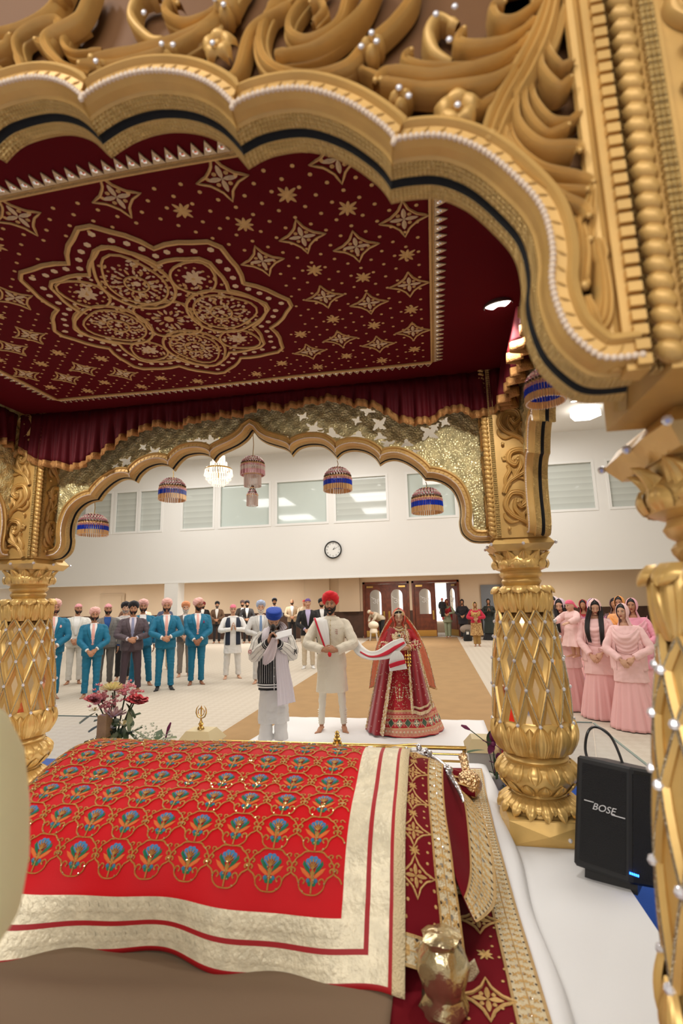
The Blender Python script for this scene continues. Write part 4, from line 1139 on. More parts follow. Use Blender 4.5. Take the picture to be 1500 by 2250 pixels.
def wine(x, s, h=0.):
    'lies on the bolster just under the scarlet cover and sags past its end'
    p = cover(min(x, -.12), s, 0, lift=-.012)
    d = max(0, x+.12)
    p = np.array(p); p[0] = x+.02*max(0, .28-s)*(d > 0)*d/.14
    p[2] -= d*(.28+.9*d)+.012*sin(16*s)*d/.14; p[1] += d*.25+.01*sin(9*s)*d/.14
    p[2] += h*.9; p[1] -= h*.45
    return p
wc = empty('mirrorwork_cover', (-.06, 1.7, .9), 0, 'dark red velvet cover with mirror-work border showing beside the scarlet cover', 'cover')
def ww(mb, name, mm, **k):
    o = mb.build(name, mm, wc, **k); o.location = (.06, -1.7, -.9); return o
S0, S1 = .055, .97
us2 = np.linspace(-.34, .03, 40); vs2 = np.linspace(S0, S1, 70)
def edge_x(s): return .005+.020*max(0, 1-s/.25)+.010*sin(7*s+.5)
m = MB().grid(lambda a, b: wine(-.34+(edge_x(S0+(S1-S0)*b)+.34)*a, S0+(S1-S0)*b), 40, 70)
o = ww(m, 'cloth', RM, angle=None); o.modifiers.new('t', 'SOLIDIFY').thickness = .003
wt = lambda u, v, h: wine(-.34+(edge_x(v)+.34)*u, v, h)
ub = 1-.052/.35
m = MB()
mirror_band(m, lambda u, v, h: wt(ub+u*(1-ub)/.05, v, h), 0, .05, S0, S1, 'v', 8, .026)
mirror_band(m, lambda u, v, h: wt(u/.35, S0+v, h), .20, .35*ub, 0, .062, 'u', 8, .030)
for s in (.235, .36, .49, .62, .75):
    star4(m, (.245, s), .048, lambda u, v, h: wt(u/.35, v, h), 3, 3, 0)
    burst(m, (.245, s+.064), .018, lambda u, v, h: wt(u/.35, v, h), 8, 3)
for s in np.arange(.15, .94, .03):
    for q in (.215, .285): dot2(m, (q+.006*sin(40*s), s), .0042, lambda u, v, h: wt(u/.35, v, h), .003, 3)
ww(m, 'embroidery', BAND, angle=30)
# hanging corner and the turned-back flap of the same cover
m = MB(); mb_ = MB()
def flap(u, v):
    'falls from the right edge of the cover toward the mattress, curling out like a leaf'
    s = .30+.62*v
    top = wine(edge_x(s), s)
    d = .055+.10*sin(pi*v)**.8
    return (top[0]+d*u*(.45+.5*u), top[1]-.06*u*(1-v), top[2]-(.22*u*(.35+.65*sin(pi*(1-v)*.9)))*1.0)
m.grid(flap, 14, 40); o = ww(m, 'flap', RM, angle=None); o.modifiers.new('t', 'SOLIDIFY').thickness = .003
mirror_band(mb_, lambda u, v, h: np.array(flap(.62+u*.38/.05, v/.62))+np.array((.6*h, -.2*h, .8*h)), 0, .05, 0, .62, 'v', 7, .026)
ww(mb_, 'flap_border', BAND, angle=30)
m = MB(); mb_ = MB()
def tipf(u, v):
    a = wine(-.02+.04*u, S0+.0); b = np.array((.075, 1.50, .762))
    p = a*(1-v)+np.array((a[0]*.25+b[0]*.75, a[1]*.3+b[1]*.7, b[2]+.03*(1-u)))*v
    return p
m.grid(tipf, 8, 10); o = ww(m, 'corner_tip', BAND[0], angle=None); o.modifiers.new('t', 'SOLIDIFY').thickness = .003
# ---- wine red cloth on the mattress
def mfl(u, v, h=0.): return (u, v, ZM+.006+h+.003*sin(8*u+6*v)+.0025*sin(13*v))
fc = empty('floor_cloth', (.08, 1.9, ZM), 0, 'dark red cloth with wide mirror-work border lying flat on the white mattress', 'cloth')
def ff(mb, name, mm, **k):
    o = mb.build(name, mm, fc, **k); o.location = (-.08, -1.9, -ZM); return o
def fx(v): return .206+.012*sin(2.1*v)
m = MB().grid(lambda a, b: mfl(-.45+(fx(.6+2.5*b)+.45)*a, .6+2.5*b), 50, 120)
o = ff(m, 'cloth', RM, angle=None); o.modifiers.new('t', 'SOLIDIFY').thickness = .004
m = MB(); fm = lambda u, v, h: mfl(fx(v)-.076+u, v, h+.002)
mirror_band(m, fm, 0, .076, .62, 3.08, 'v', 8, .026)
mirror_band(m, lambda u, v, h: mfl(u, v, h+.004), .0, fx(1.87)-.078, 1.855, 1.90, 'u', 8, .026)
for x, y in ((.078, 1.73), (.075, 1.42), (.075, 1.12)): star4(m, (x, y), .062, lambda u, v, h: mfl(u, v, h+.002), 3, 3, 0); burst(m, (x+.005, y-.155), .026, lambda u, v, h: mfl(u, v, h+.002), 8, 3)
for y in np.arange(.7, 1.84, .043):
    for x in (.02, .115): dot2(m, (x+.012*sin(30*y), y+.01), .0046, lambda u, v, h: mfl(u, v, h+.002), .003, 3)
ff(m, 'embroidery', BAND, angle=30)
# stray folded cloth end at the far side
m = MB().grid(lambda a, b: (-.06+.20*a, 2.62+.22*b, ZM+.03+.05*sin(pi*b)+.018*sin(16*b)*(1-a*.5)+.05*(1-a)), 14, 30)
o = m.build('folded_cloth', [RM], angle=None); o.modifiers.new('t', 'SOLIDIFY').thickness = .003
tag(o, 'crumpled dark red cloth end with gold edge behind the silver sword', 'cloth')
m = MB()
for b in (.1, .35, .62, .9): m.tube([(-.06+.2*a, 2.62+.22*b, ZM+.034+.05*sin(pi*b)+.018*sin(16*b)*(1-a*.5)+.05*(1-a)) for a in np.linspace(0, 1, 12)], .008, 6, flat=.5)
q = m.build('gold_edge', ZARI, o)
# ---- ceremonial sword, fly-whisk handle, daggers
SILV = mat('polished_silver', (206, 204, 206), .18, 1.0, bump=.15, bscale=90)
sw = empty('ceremonial_sword', (-.03, 2.05, 1.10), 0, 'curved silver scabbard sword lying on the dark red cover', 'sword')
PP = catmull([(-.175, 2.01, 1.115), (-.12, 2.06, 1.115), (-.06, 2.08, 1.105), (.0, 2.03, 1.08), (.045, 1.95, 1.035), (.06, 1.90, 1.01)], 8)
o = MB().tube(PP, np.interp(np.arange(len(PP)), [0, 4, len(PP)*.6, len(PP)-1], [.017, .021, .018, .005]), 12, flat=.45, up=(0, 0, 1)).build('scabbard', SILV, sw); o.location = (.03, -2.05, -1.10)
m = MB()
for k in (6, 16, 26): m.ball(PP[k]+np.array((0, 0, .008)), (.022, .02, .012), 12, 7); m.ball(PP[k]+np.array((0, 0, .02)), .007, 8, 6)
o = m.build('mount', SILV, sw); o.location = (.03, -2.05, -1.10)
o = MB().tube([(-.155, 2.03, 1.12), (-.19, 2.02, 1.12), (-.235, 2.03, 1.125)], [.011, .013, .009], 10).ball((-.09, 2.10, 1.125), (.012, .010, .014), 10, 7).build('hilt', SILV, sw); o.location = (.03, -2.05, -1.10)
wh = empty('fly_whisk_handle', (.118, 2.70, ZM+.06), 0, 'round chased silver-gold whisk handle resting on the mirror-work border', 'handle')
CHAS = mat('chased_rose_gold', (214, 178, 132), .28, .9, bump=.9, bscale=70, tex='VORONOI')
MB().lathe([(.006, -.075), (.02, -.07), (.034, -.055), (.056, -.025), (.062, .0), (.055, .028), (.036, .05), (.020, .062), (.026, .07), (.020, .08), (.02, .16), (.024, .17), (.018, .18)], 28, fn=lambda a, i: 1+.03*cos(10*a)).build('knob', CHAS, wh).rotation_euler = (radians(-62), 0, radians(6))
for k, (x, y) in enumerate(((-.30, 2.50), (-.27, 2.55))):
    d = empty('small_dagger', (x, y, 1.0), radians(22+6*k), ['slim golden dagger on the far side of the scarlet cover, nearer the camera', 'slim golden dagger on the far side of the scarlet cover, nearer the rail'][k], 'dagger')
    MB().tube([(0, 0, 0), (.04, 0, .003), (.17, 0, 0)], [.011, .010, .003], 8, flat=.5, up=(0, 0, 1)).build('sheath', BRASS, d)
    MB().tube([(-.05, 0, .0), (0, 0, 0)], [.010, .007], 8).ball((-.055, 0, 0), .012, 8, 6).build('grip', BRASS, d)
MB().b2((-.36, 2.41, ZM), (-.08, 2.62, .985)).build('side_table', PW, None, False)
tag(bpy.data.objects['side_table'], 'small white covered box behind the scarlet cover carrying the daggers', 'box')
# pale yellow cloth at the left edge, close to the lens
yl = empty('draped_stand', (-.648, .48, ZP), 0, 'pale yellow cloth draped over a stand close in front of the scarlet cover', 'cloth')
MB().tube([(0, 0, 0), (0, 0, .93)], .012, 10).lathe([(.12, 0), (.12, .015), (.02, .02)], 20).build('pole', BRASS, yl)
YEL = mat('pale_yellow_cotton', (253, 244, 196), .85, bump=.2, bscale=12)
MB().lathe([(.02, .945), (.07, .938), (.115, .925), (.15, .895), (.172, .85), (.182, .79), (.186, .73), (.182, .69), (.165, .665), (.12, .65), (.02, .645)], 60, fn=lambda a, i: 1+.012*sin(7*a+.5)+.02*sin(3*a+1)).build('drape', YEL, yl, angle=None)
# ================================================================ people
SKIN = [mat('skin_light', (214, 166, 136), .55, spec=.35, var=.06, vscale=20), mat('skin_tan', (188, 136, 104), .55, spec=.35, var=.06, vscale=20), mat('skin_brown', (156, 106, 78), .55, spec=.35, var=.06, vscale=20)]
EYE = [mat('eye_white', (226, 220, 212), .3), mat('eye_dark', (30, 20, 16), .2)]
HAIRB = mat('black_hair', (22, 17, 16), .55, bump=.5, bscale=140); LIP = mat('lip_tone', (176, 92, 84), .5); LIPR = mat('lip_red', (150, 40, 44), .45)
def cloth(name, rgb, **k):
    a = dict(rough=.8, bump=.35, bscale=11, sheen=.15); a.update(k)
    return mat(name, rgb, a.pop('rough'), **a)
def unit(v): v = np.array(v, float); return v/(np.linalg.norm(v)+1e-9)
TORSO = np.array([(.44, .088, .066, 0), (.47, .097, .071, 0), (.53, .099, .074, 0), (.60, .090, .068, -.002), (.66, .095, .069, -.004), (.72, .106, .073, -.005), (.77, .108, .067, -.001), (.80, .092, .055, .004), (.822, .064, .044, .006), (.842, .043, .042, .004)])
TORSO_F = np.array([(.44, .094, .070, 0), (.47, .100, .074, 0), (.53, .100, .076, 0), (.60, .078, .058, -.002), (.66, .082, .060, -.006), (.72, .090, .074, -.012), (.77, .090, .060, -.004), (.80, .078, .048, .004), (.822, .054, .040, .006), (.842, .036, .036, .004)])
def wrinkle(me, amp, wl=.075, seed=0):
    n = len(me.vertices); V = np.empty(n*3); me.vertices.foreach_get('co', V); V = V.reshape(-1, 3)
    Nn = np.empty(n*3); me.vertices.foreach_get('normal', Nn); Nn = Nn.reshape(-1, 3)
    r = np.random.RandomState(seed); d = np.zeros(n)
    for k in range(7):
        a = r.normal(0, 1, 3)*np.array((1, 1, 1.0)); a /= np.linalg.norm(a); f = 2*pi/(wl*r.uniform(.6, 1.8))
        w = 2.2*np.sin(V @ (r.normal(0, 1, 3)*9)+r.uniform(0, 6))
        d += np.abs(np.sin((V @ a)*f*.5+w+r.uniform(0, 6)))**1.6-.5
    V = V+Nn*(d*amp/2.4)[:, None]
    me.vertices.foreach_set('co', V.ravel()); me.update()
    return me
class Fig:
    def __init__(s, H=1.75, bulk=1.0, female=False, arms='clasp', head=(0, 0), lod=1, hz=.575, stance=.055, feet=True, voxel=None):
        s.H, s.b, s.fem, s.lod = H, bulk, female, lod
        s.vox = voxel or [.0045, .0058, .011][lod]
        s.T = TORSO_F if female else TORSO
        s.hp, s.hy = radians(head[0]), radians(head[1])
        s.hc = np.array((0, -.012*H*0, .928*H)); s.piv = np.array((0, .01, .862*H))
        s.k = H/1.75*(.94 if female else 1.0)
        sh = (.098 if female else .114)*H*(.6+.4*bulk)
        s.sh = [np.array((i*sh, .005, .786*H)) for i in (-1, 1)]
        s.hands = []
        ey = -.16*H
        for i in (0, 1):
            sg = (-1, 1)[i]
            if arms == 'clasp': w = np.array((sg*.066, -.115*H*(.55+.45*bulk)-.050+.012*sg, hz*H+.008*sg)); d = unit((-sg*.85, -.30, -.42)); n = unit((0, -.8, .6)) ; n = unit((-sg*.1, .9, -.2)); curl = .55
            elif arms == 'low': w = np.array((sg*.070, -.10*H*(.55+.45*bulk)-.058+.014*sg, hz*H+.012*sg)); d = unit((-sg*.6, -.30, -.75)); n = unit((0, .9, -.3)); curl = .5
            elif arms == 'pray': w = np.array((sg*.042, -.12*H-.03, hz*H)); d = unit((-sg*.18, -.25, .95)); n = unit((-sg*1., 0, 0)); curl = .06
            elif arms == 'sides': w = np.array((sg*(sh+.045), -.03, .47*H)); d = unit((0, -.1, -1)); n = unit((-sg, 0, 0)); curl = .35
            else: w, d, n, curl = arms[i]; w = np.array(w, float); d = unit(d); n = unit(n)
            s.hands.append((w, d, n, curl))
        L1, L2 = .172*H, .158*H
        s.el = []
        for i in (0, 1):
            sg = (-1, 1)[i]; a, c = s.sh[i], s.hands[i][0]
            v = c-a; D = np.linalg.norm(v)
            if D > L1+L2-.005: D = L1+L2-.005
            u = v/np.linalg.norm(v)
            x = (L1*L1-L2*L2+D*D)/(2*D); h = sqrt(max(0, L1*L1-x*x))
            p = np.array((sg*1.0, .22, -.30)); p = p-u*(p @ u); p = unit(p)
            s.el.append(a+u*x+p*h)
        s.hip = [np.array((i*.052*H, 0, .49*H)) for i in (-1, 1)]
        s.knee = [np.array((i*(.052*H*.4+stance*H*.6), -.012, .275*H)) for i in (-1, 1)]
        s.ank = [np.array((i*stance*H, .012, .045*H)) for i in (-1, 1)]
        s.feet = feet
        s.xf = None
    # -- head
    def hs(s, lon, lat, off=0.):
        'point of the head surface; lon 0 is the face, off grows outward'
        k = s.k; a, b, c = .073*k, .094*k, .114*k
        x = sin(lon)*cos(lat); y = -cos(lon)*cos(lat); z = sin(lat)
        wx = a*(1-.24*max(0, -z)**1.6)*(1+.04*max(0, z)); wy = b*(1-.10*max(0, -z)*(y > 0)*2.0)
        p = np.array((x*(wx+off), y*(wy+off)*(1-.05*(y < 0)*max(0, .5-abs(z))), z*(c+off)))
        if z < 0 and y > 0: p[2] *= 1-.30*y
        if off == 0:
            for sx in (-1, 1):
                d = ((p[0]-sx*.031*k)/.018)**2+((p[2]-.012*k)/.013)**2
                if y < 0: p[1] += .0085*k*math.exp(-d)
        return p
    def hx(s, p):
        'head space to body space'
        p = np.array(p, float)+np.array((0, -.012, 0))+s.hc-s.piv
        cy, sy = cos(s.hy), sin(s.hy)
        p = np.array((p[0]*cy-p[1]*sy, p[0]*sy+p[1]*cy, p[2]))
        c, q = cos(s.hp), sin(s.hp)   # positive looks down
        dx, dy = -sin(s.hy), cos(s.hy)
        f = p[0]*dx+p[1]*dy; side = p-np.array((dx*f, dy*f, p[2]))
        f2, z2 = f*c-p[2]*q, f*q+p[2]*c
        return side+np.array((dx*f2, dy*f2, z2))+s.piv
    def ring(s, z, off=0., n=28, rxs=1., rys=1.):
        t = z/s.H
        rx = np.interp(t, s.T[:, 0], s.T[:, 1])*s.H; ry = np.interp(t, s.T[:, 0], s.T[:, 2])*s.H; cy = np.interp(t, s.T[:, 0], s.T[:, 3])*s.H
        bl = 1+(s.b-1)*min(1, max(0, (.86-t)/.12)); by = 1+(s.b-1)*1.35*min(1, max(0, (.86-t)/.14))
        rx, ry = (rx*bl+off)*rxs, (ry*by+off)*rys
        a = np.arange(n)*2*pi/n
        e = 2/2.35
        return np.stack([rx*np.sign(np.cos(a))*np.abs(np.cos(a))**e, cy+ry*np.sign(np.sin(a))*np.abs(np.sin(a))**e-(by-1)*.02, np.full(n, z)], 1), rx, ry, cy-(by-1)*.02
    def front(s, x, z, off=0., back=False):
        _, rx, ry, cy = s.ring(z, off, 4)
        q = max(0, 1-(abs(x)/rx)**2.35)**(1/2.35)
        return np.array((x, cy+(ry*q if back else -ry*q), z))
    def hand(s, m, i, lod):
        w, d, n, curl = s.hands[i]; sg = (-1, 1)[i]; k = s.k
        lat = unit(np.cross(n, d)); n = unit(np.cross(d, lat))
        # thumb side: toward the body's midline / up
        th = lat if lat[2] > 0 or (abs(lat[2]) < .2 and lat[1] < 0) else -lat
        pc = w+d*.048*k
        Rm = np.stack([lat, n, d], 1)
        m.ball(pc, (.040*k, .016*k, .052*k), 12, 8, 0, Rm)
        fl = [.070, .080, .075, .058]
        for j in range(4):
            o = (1.5-j)*.0212*k
            p = w+d*(.088-.004*abs(j-1.2))*k+th*o
            P = [p-d*.02*k]; dd = d.copy(); L = fl[j]*k
            ang = curl*(.9+.12*j)
            for seg in (.45, .30, .25):
                c, q = cos(ang), sin(ang)
                dd = unit(dd*c+n*q*1.0)
                p = p+dd*L*seg; P.append(p)
            m.tube(P, [.0084*k, .0082*k, .0076*k, .0064*k], 7 if lod else 8); m.ball(P[-1], .0066*k, 7, 5)
        t0 = w+d*.028*k+th*.030*k; t1 = t0+unit(d*.75+th*.65+n*.25)*.038*k; t2 = t1+unit(d*.9+th*.1+n*.45)*.032*k
        m.tube([w+d*.012*k+th*.012*k, t0, t1, t2], [.014*k, .013*k, .0105*k, .0080*k], 8); m.ball(t2, .0082*k, 7, 5)
    def body(s, parent, skin, name='body', hidefeet=False):
        m = MB(); k = s.k; H = s.H
        zs = np.linspace(.45, .842, 13)*H
        m.rings([s.ring(z, -.004, 20)[0] for z in zs])
        m.tube([(0, .008, .82*H), (0, .004, .86*H), s.hx((0, .02, -.06*k))], [.055*k*(.86 if s.fem else 1), .050*k*(.84 if s.fem else 1), .050*k*(.86 if s.fem else 1)], 14)
        nl, nt = (34, 22) if s.lod < 2 else (18, 12)
        R = [[s.hx(s.hs(lo, la)) for lo in np.linspace(0, 2*pi, nl, endpoint=False)] for la in np.linspace(-pi/2+.04, pi/2-.04, nt)]
        m.rings(R)
        if s.lod < 2:
            m.tube([s.hx((0, -.090*k, .018*k)), s.hx((0, -.099*k, -.004*k)), s.hx((0, -.112*k, -.026*k)), s.hx((0, -.098*k, -.034*k))], [.007*k, .0085*k, .0115*k, .007*k], 8)
            for sx in (-1, 1):
                m.ball(s.hx((sx*.010*k, -.097*k, -.029*k)), .0078*k, 7, 5)
                m.tube([s.hx((sx*.014*k, -.088*k, .030*k)), s.hx((sx*.034*k, -.084*k, .033*k)), s.hx((sx*.052*k, -.066*k, .027*k))], [.006*k, .0075*k, .005*k], 6)
                m.ball(s.hx((sx*.036*k, -.070*k, -.022*k)), (.019*k, .015*k, .017*k), 9, 7)
                m.ball(s.hx((sx*.073*k, .006*k, -.002*k)), (.008*k, .017*k, .028*k), 8, 7)
            q_ = 0 if not getattr(s, 'bearded', False) else .008*k
            m.ball(s.hx((0, -.089*k+q_, -.048*k)), (.021*k, .0095*k, .0065*k), 9, 6); m.ball(s.hx((0, -.086*k+q_, -.060*k)), (.018*k, .0095*k, .007*k), 9, 6)
            m.ball(s.hx((0, -.078*k+q_*1.3, -.090*k)), (.022*k, .016*k, .015*k), 9, 7)
        else:
            m.ball(s.hx((0, -.096*k, -.018*k)), (.012*k, .015*k, .022*k), 6, 5)
        for i in (0, 1):
            w = s.hands[i][0]
            m.tube([s.sh[i]*np.array((.8, 1, 1)), s.sh[i], (s.sh[i]*.5+s.el[i]*.5), s.el[i], s.el[i]*.5+w*.5, w, w+s.hands[i][1]*.03], np.array([.045, .044, .040, .034, .033, .024, .023])*k*(.82 if s.fem else 1)*(.7+.3*s.b), 10)
            s.hand(m, i, s.lod)
            if not hidefeet:
                m.tube([s.hip[i], s.hip[i]*.5+s.knee[i]*.5, s.knee[i], s.knee[i]*.55+s.ank[i]*.45+np.array((0, .012, 0)), s.ank[i], s.ank[i]-np.array((0, 0, .02))], np.array([.078, .068, .048, .046, .030, .030])*k*(.8+.2*s.b), 12)
                s.foot(m, i)
            else: m.tube([s.hip[i], s.knee[i]], np.array([.078, .05])*k, 12)
        me = fuse(m, s.vox, 2 if s.lod < 2 else 1, [skin], name)
        return link(name, me, parent)
    def foot(s, m, i, off=0., mat_=0):
        k = s.k; sg = (-1, 1)[i]; a = s.ank[i]; dx = sg*.16
        def q(f, z, x=0.): return (a[0]+dx*f+x, a[1]-f, z)
        m.tube([q(-.045*k, .030*k), q(.0, .036*k), q(.06*k, .034*k), q(.12*k, .022*k), q(.165*k, .016*k)], np.array([.026, .036, .036, .033, .022])*k+off, 12, mat_, flat=.62)
        for j in range(5):
            x = (j-2)*.015*k*(-sg)
            m.tube([q(.15*k, .014*k, x), q((.205-.012*j)*k, .011*k, x*1.1)], [.0105*k+off, (.010 if j == 0 else .0078)*k+off], 6, mat_)
    # -- small parts of the face
    def face(s, parent, brow=HAIRB, lids=False, lips=None):
        k = s.k
        m = MB()
        for sx in (-1, 1):
            if lids:
                m.tube([s.hx((sx*.018*k, -.0865*k, .004*k)), s.hx((sx*.031*k, -.0875*k, .000*k)), s.hx((sx*.046*k, -.080*k, .005*k))], [.0016*k, .0028*k, .0014*k], 6, 1)
            else:
                m.ball(s.hx((sx*.031*k, -.0765*k, .011*k)), (.0130*k, .0085*k, .0058*k), 10, 7, 0)
                m.ball(s.hx((sx*.031*k, -.0835*k, .011*k)), (.0052*k, .0036*k, .0054*k), 8, 6, 1)
                m.tube([s.hx((sx*.016*k, -.085*k, .013*k)), s.hx((sx*.031*k, -.0885*k, .0185*k)), s.hx((sx*.047*k, -.079*k, .013*k))], [.0010*k, .0016*k, .0010*k], 5, 1)
        m.build('eyes', EYE, parent)
        m = MB()
        for sx in (-1, 1): m.tube([s.hx((sx*.012*k, -.0935*k, .034*k)), s.hx((sx*.032*k, -.0915*k, .039*k)), s.hx((sx*.054*k, -.073*k, .031*k))], np.array([.0022, .0028, .0012])*k*(.8 if s.fem else 1.1), 6, flat=.7)
        m.build('eyebrows', brow, parent)
        if lips:
            m = MB(); m.tube([s.hx((-.022*k, -.088*k, -.054*k)), s.hx((-.008*k, -.0985*k, -.050*k)), s.hx((0, -.099*k, -.0515*k)), s.hx((.008*k, -.0985*k, -.050*k)), s.hx((.022*k, -.088*k, -.054*k))], [.0015*k, .004*k, .0036*k, .004*k, .0015*k], 6)
            m.tube([s.hx((-.02*k, -.088*k, -.056*k)), s.hx((0, -.0975*k, -.060*k)), s.hx((.02*k, -.088*k, -.056*k))], [.0015*k, .0048*k, .0015*k], 6)
            m.build('lips', lips, parent)
    def beard(s, parent, m_, length=.0, thick=.012, width=1., full=True, mous=True, name='beard'):
        k = s.k; m = MB(); nl = 25
        lons = np.linspace(-1.55, 1.55, nl)
        rows = []
        for t in np.linspace(0, 1, 9):
            row = []
            for lo in lons:
                a = abs(lo)
                top = -.52 if a < .42 else -.52+(a-.42)*.52
                la = top+(-1.30-top)*t
                o = (thick*sin(pi*min(1, .12+t*.95))+.001)*(1 if a < 1.3 else .4)*k+.002*sin(lo*23+t*9)*(t > .1)
                if not full and a < .34 and t < .42: o = -.004
                p = s.hs(lo, la, max(o, -.004) if o != 0 else .001)
                row.append(p)
            rows.append(row)
        if length:
            base = rows[-1]; P0 = rows[5]
            rows = rows[:6]
            for t in np.linspace(.15, 1, 9):
                row = []
                for j, lo in enumerate(lons):
                    q = np.array(P0[j]); f = (1-.75*t**1.3)
                    row.append((q[0]*f*width+.004*sin(lo*19+t*14), q[1]*(.92-.12*t)+.03*t-.01*sin(pi*t), q[2]-length*t*(1-.42*(abs(lo)/1.55)**1.5)))
                rows.append(row)
        R = np.array([[s.hx(p) for p in r] for r in rows])
        V = R.reshape(-1, 3); n = len(rows)
        m.add(V, [(i*nl+j, i*nl+j+1, (i+1)*nl+j+1, (i+1)*nl+j) for i in range(n-1) for j in range(nl-1)])
        # closed underside
        b0 = n*nl; c = R[-1].mean(axis=0); m.add(list(R[-1])+[c], [(j, j+1, nl) for j in range(nl-1)])
        if mous:
            for sx in (-1, 1): m.tube([s.hx((0, -.101*k, -.040*k)), s.hx((sx*.016*k, -.099*k, -.043*k)), s.hx((sx*.034*k, -.086*k, -.053*k)), s.hx((sx*.046*k, -.074*k, -.058*k))], np.array([.005, .0072, .006, .0025])*k, 7)
        o = m.build(name, m_, parent, angle=None)
        return o
    # -- headwear
    def turban(s, parent, m_, kind='pagri', name='turban', sc=1.):
        k = s.k*sc; m = MB(); nl, nt = 56, 26; rows = []
        for t in np.linspace(0, 1, nt):
            row = []
            for lo in np.linspace(0, 2*pi, nl, endpoint=False):
                fr = cos(lo)
                if kind == 'pagri':
                    ang = -1.0+t*(pi/2+1.0)
                    zr = (.044+.026*max(0, fr)**3-.050*max(0, -fr)-.046*(1-abs(fr)))*k   # rim: peak at the forehead, low at the ears
                    rx, ry, rz = .107*k, .116*k, (.122+.046*(1-abs(fr))+.04*max(0, -fr)-.012*max(0, fr)**3)*k
                    z = zr+rz*(sin(ang)+.8415)/1.8415*1.05
                    c = max(0, cos(ang))**.72
                    x = sin(lo)*rx*c; y = -cos(lo)*ry*c+.012*k
                    # slanting wraps that cross above the brow
                    w = abs(((lo+pi) % (2*pi))-pi)
                    f = sin(((z/k)*110-w*5.2*(1 if w < 1.9 else .2)+1.0)*.5)
                    bump = .0075*k*(abs(f)**.7-.6)*min(1, 6*t)*min(1, 3.2*(1-t))
                    n = np.array((sin(lo)*c, -cos(lo)*c, sin(ang)))
                    x, y, z = np.array((x, y, z))+n*bump
                    if t < .04: x *= .93; y *= .95
                elif kind == 'round':
                    zz = np.interp(t, [0, .06, .2, .5, .78, .9, 1], [.036, .036, .052, .092, .142, .150, .152])*k
                    r = np.interp(t, [0, .06, .2, .5, .78, .9, 1], [.080, .096, .104, .110, .104, .07, .004])*k
                    r *= 1+.018*sin(zz/k*160+lo*1.0)
                    x, y, z = sin(lo)*r*.98, -cos(lo)*r*1.06+.004, zz-.012*k*(fr < 0)*(-fr)*(1-t)
                else:   # close cloth
                    la = .36+.10*fr*(fr > 0)-.42*max(0, -fr)+t*(pi/2-.05-.36-.10*fr*(fr > 0)+.42*max(0, -fr))
                    p = s.hs(lo, la, (.010+.006*sin(pi*t)+.0022*sin(lo*9+t*11))*s.k)
                    x, y, z = p
                    if t == 0: x, y = x*.9, y*.9
                row.append(s.hx((x, y, z)))
            rows.append(row)
        m.rings(np.array(rows))
        if kind == 'pagri' and s.lod < 2:   # small under-cloth triangle on the forehead
            m.add([s.hx((-.022*k, -.092*k, .050*k)), s.hx((.022*k, -.092*k, .050*k)), s.hx((0, -.104*k, .082*k))], [(0, 1, 2)])
        if kind == 'patka': m.ball(s.hx((0, .03, .118*s.k)), (.028*s.k, .028*s.k, .018*s.k), 10, 7) if s.lod < 2 and rng.rand() < .3 else None
        return m.build(name, m_, parent, angle=None)
    # -- garments
    def sleeves(s, m, off=.016, r0=1., wrist=.0, cuff=.030, puff=1.):
        k = s.k*(.84 if s.fem else 1)
        for i in (0, 1):
            w = s.hands[i][0]; e = s.el[i]; a = s.sh[i]
            w = w+(e-w)*wrist
            P = catmull([a*np.array((.55, 1, 1))+np.array((0, 0, .012)), a+np.array((0, 0, -.004)), a*.5+e*.5, e, e*.45+w*.55, w], 4)
            r = np.interp(np.linspace(0, 1, len(P)), [0, .2, .4, .6, .8, 1], np.array([.034, .040*r0, .045*puff, .043*puff, .038*puff, cuff])*k*(.7+.3*s.b)+off)
            m.tube(P, r*(1+.035*np.sin(np.arange(len(P))*2.1)), 14)
    def top(s, parent, name, m_, hem=.47, off=.016, flare=0., neck=.838, sleeves=True, vox=None, wrist=.04, cuff=.030, puff=1., rip=.0, sm=2):
        m = MB(); H = s.H; zs = np.linspace(hem, neck, 18); R = []
        for z in zs:
            zz = max(z, .44)
            r, rx, ry, cy = s.ring(zz*H, off, 32)
            f = 1+flare*max(0, (.62-z)/.2)
            if z < .44: f *= 1+.04*(.44-z)/.1
            r[:, 0] *= f; r[:, 1] = cy+(r[:, 1]-cy)*f; r[:, 2] = z*H
            if rip:
                a = np.arctan2(r[:, 1]-cy, r[:, 0]); w = 1+rip*np.sin(a*9+z*4)*max(0, (.62-z)/.25); r[:, 0] *= w; r[:, 1] = cy+(r[:, 1]-cy)*w
            R.append(r)
        m.rings(np.array(R))
        if sleeves: s.sleeves(m, off, wrist=wrist, cuff=cuff, puff=puff)
        me = fuse(m, vox or max(s.vox*1.15, .0062), sm, [m_], name)
        if s.lod < 2: wrinkle(me, .0050, .10, int(s.H*977+hem*100))
        return link(name, me, parent)
    def trousers(s, parent, m_, name='trousers', hem=.045, off=.014, wide=1., waist=.56, vox=None, taper=1.):
        m = MB(); H = s.H; k = s.k*(.85+.15*s.b)
        m.rings([s.ring(z*H, .006, 24)[0] for z in np.linspace(.45, waist, 6)])
        for i in (0, 1):
            h = s.hip[i].copy(); h[2] = .50*H; kn = s.knee[i]; an = s.ank[i].copy(); an[2] = hem*H
            P = catmull([h, h*.5+kn*.5, kn, kn*.5+an*.5, an], 6); n = len(P)
            r = np.interp(np.linspace(0, 1, n), [0, .25, .5, .75, 1], np.array([.086, .076, .060*wide, .053*wide, .050*wide*taper])*k)+off*.6
            r = r*(1+.03*np.sin(np.arange(n)*1.7+i)*np.linspace(0, 1, n))
            m.tube(P, r, 16)
        me = fuse(m, vox or max(s.vox*1.15, .0062), 1, [m_], name)
        if s.lod < 2: wrinkle(me, .0060, .12, int(s.H*577))
        return link(name, me, parent)
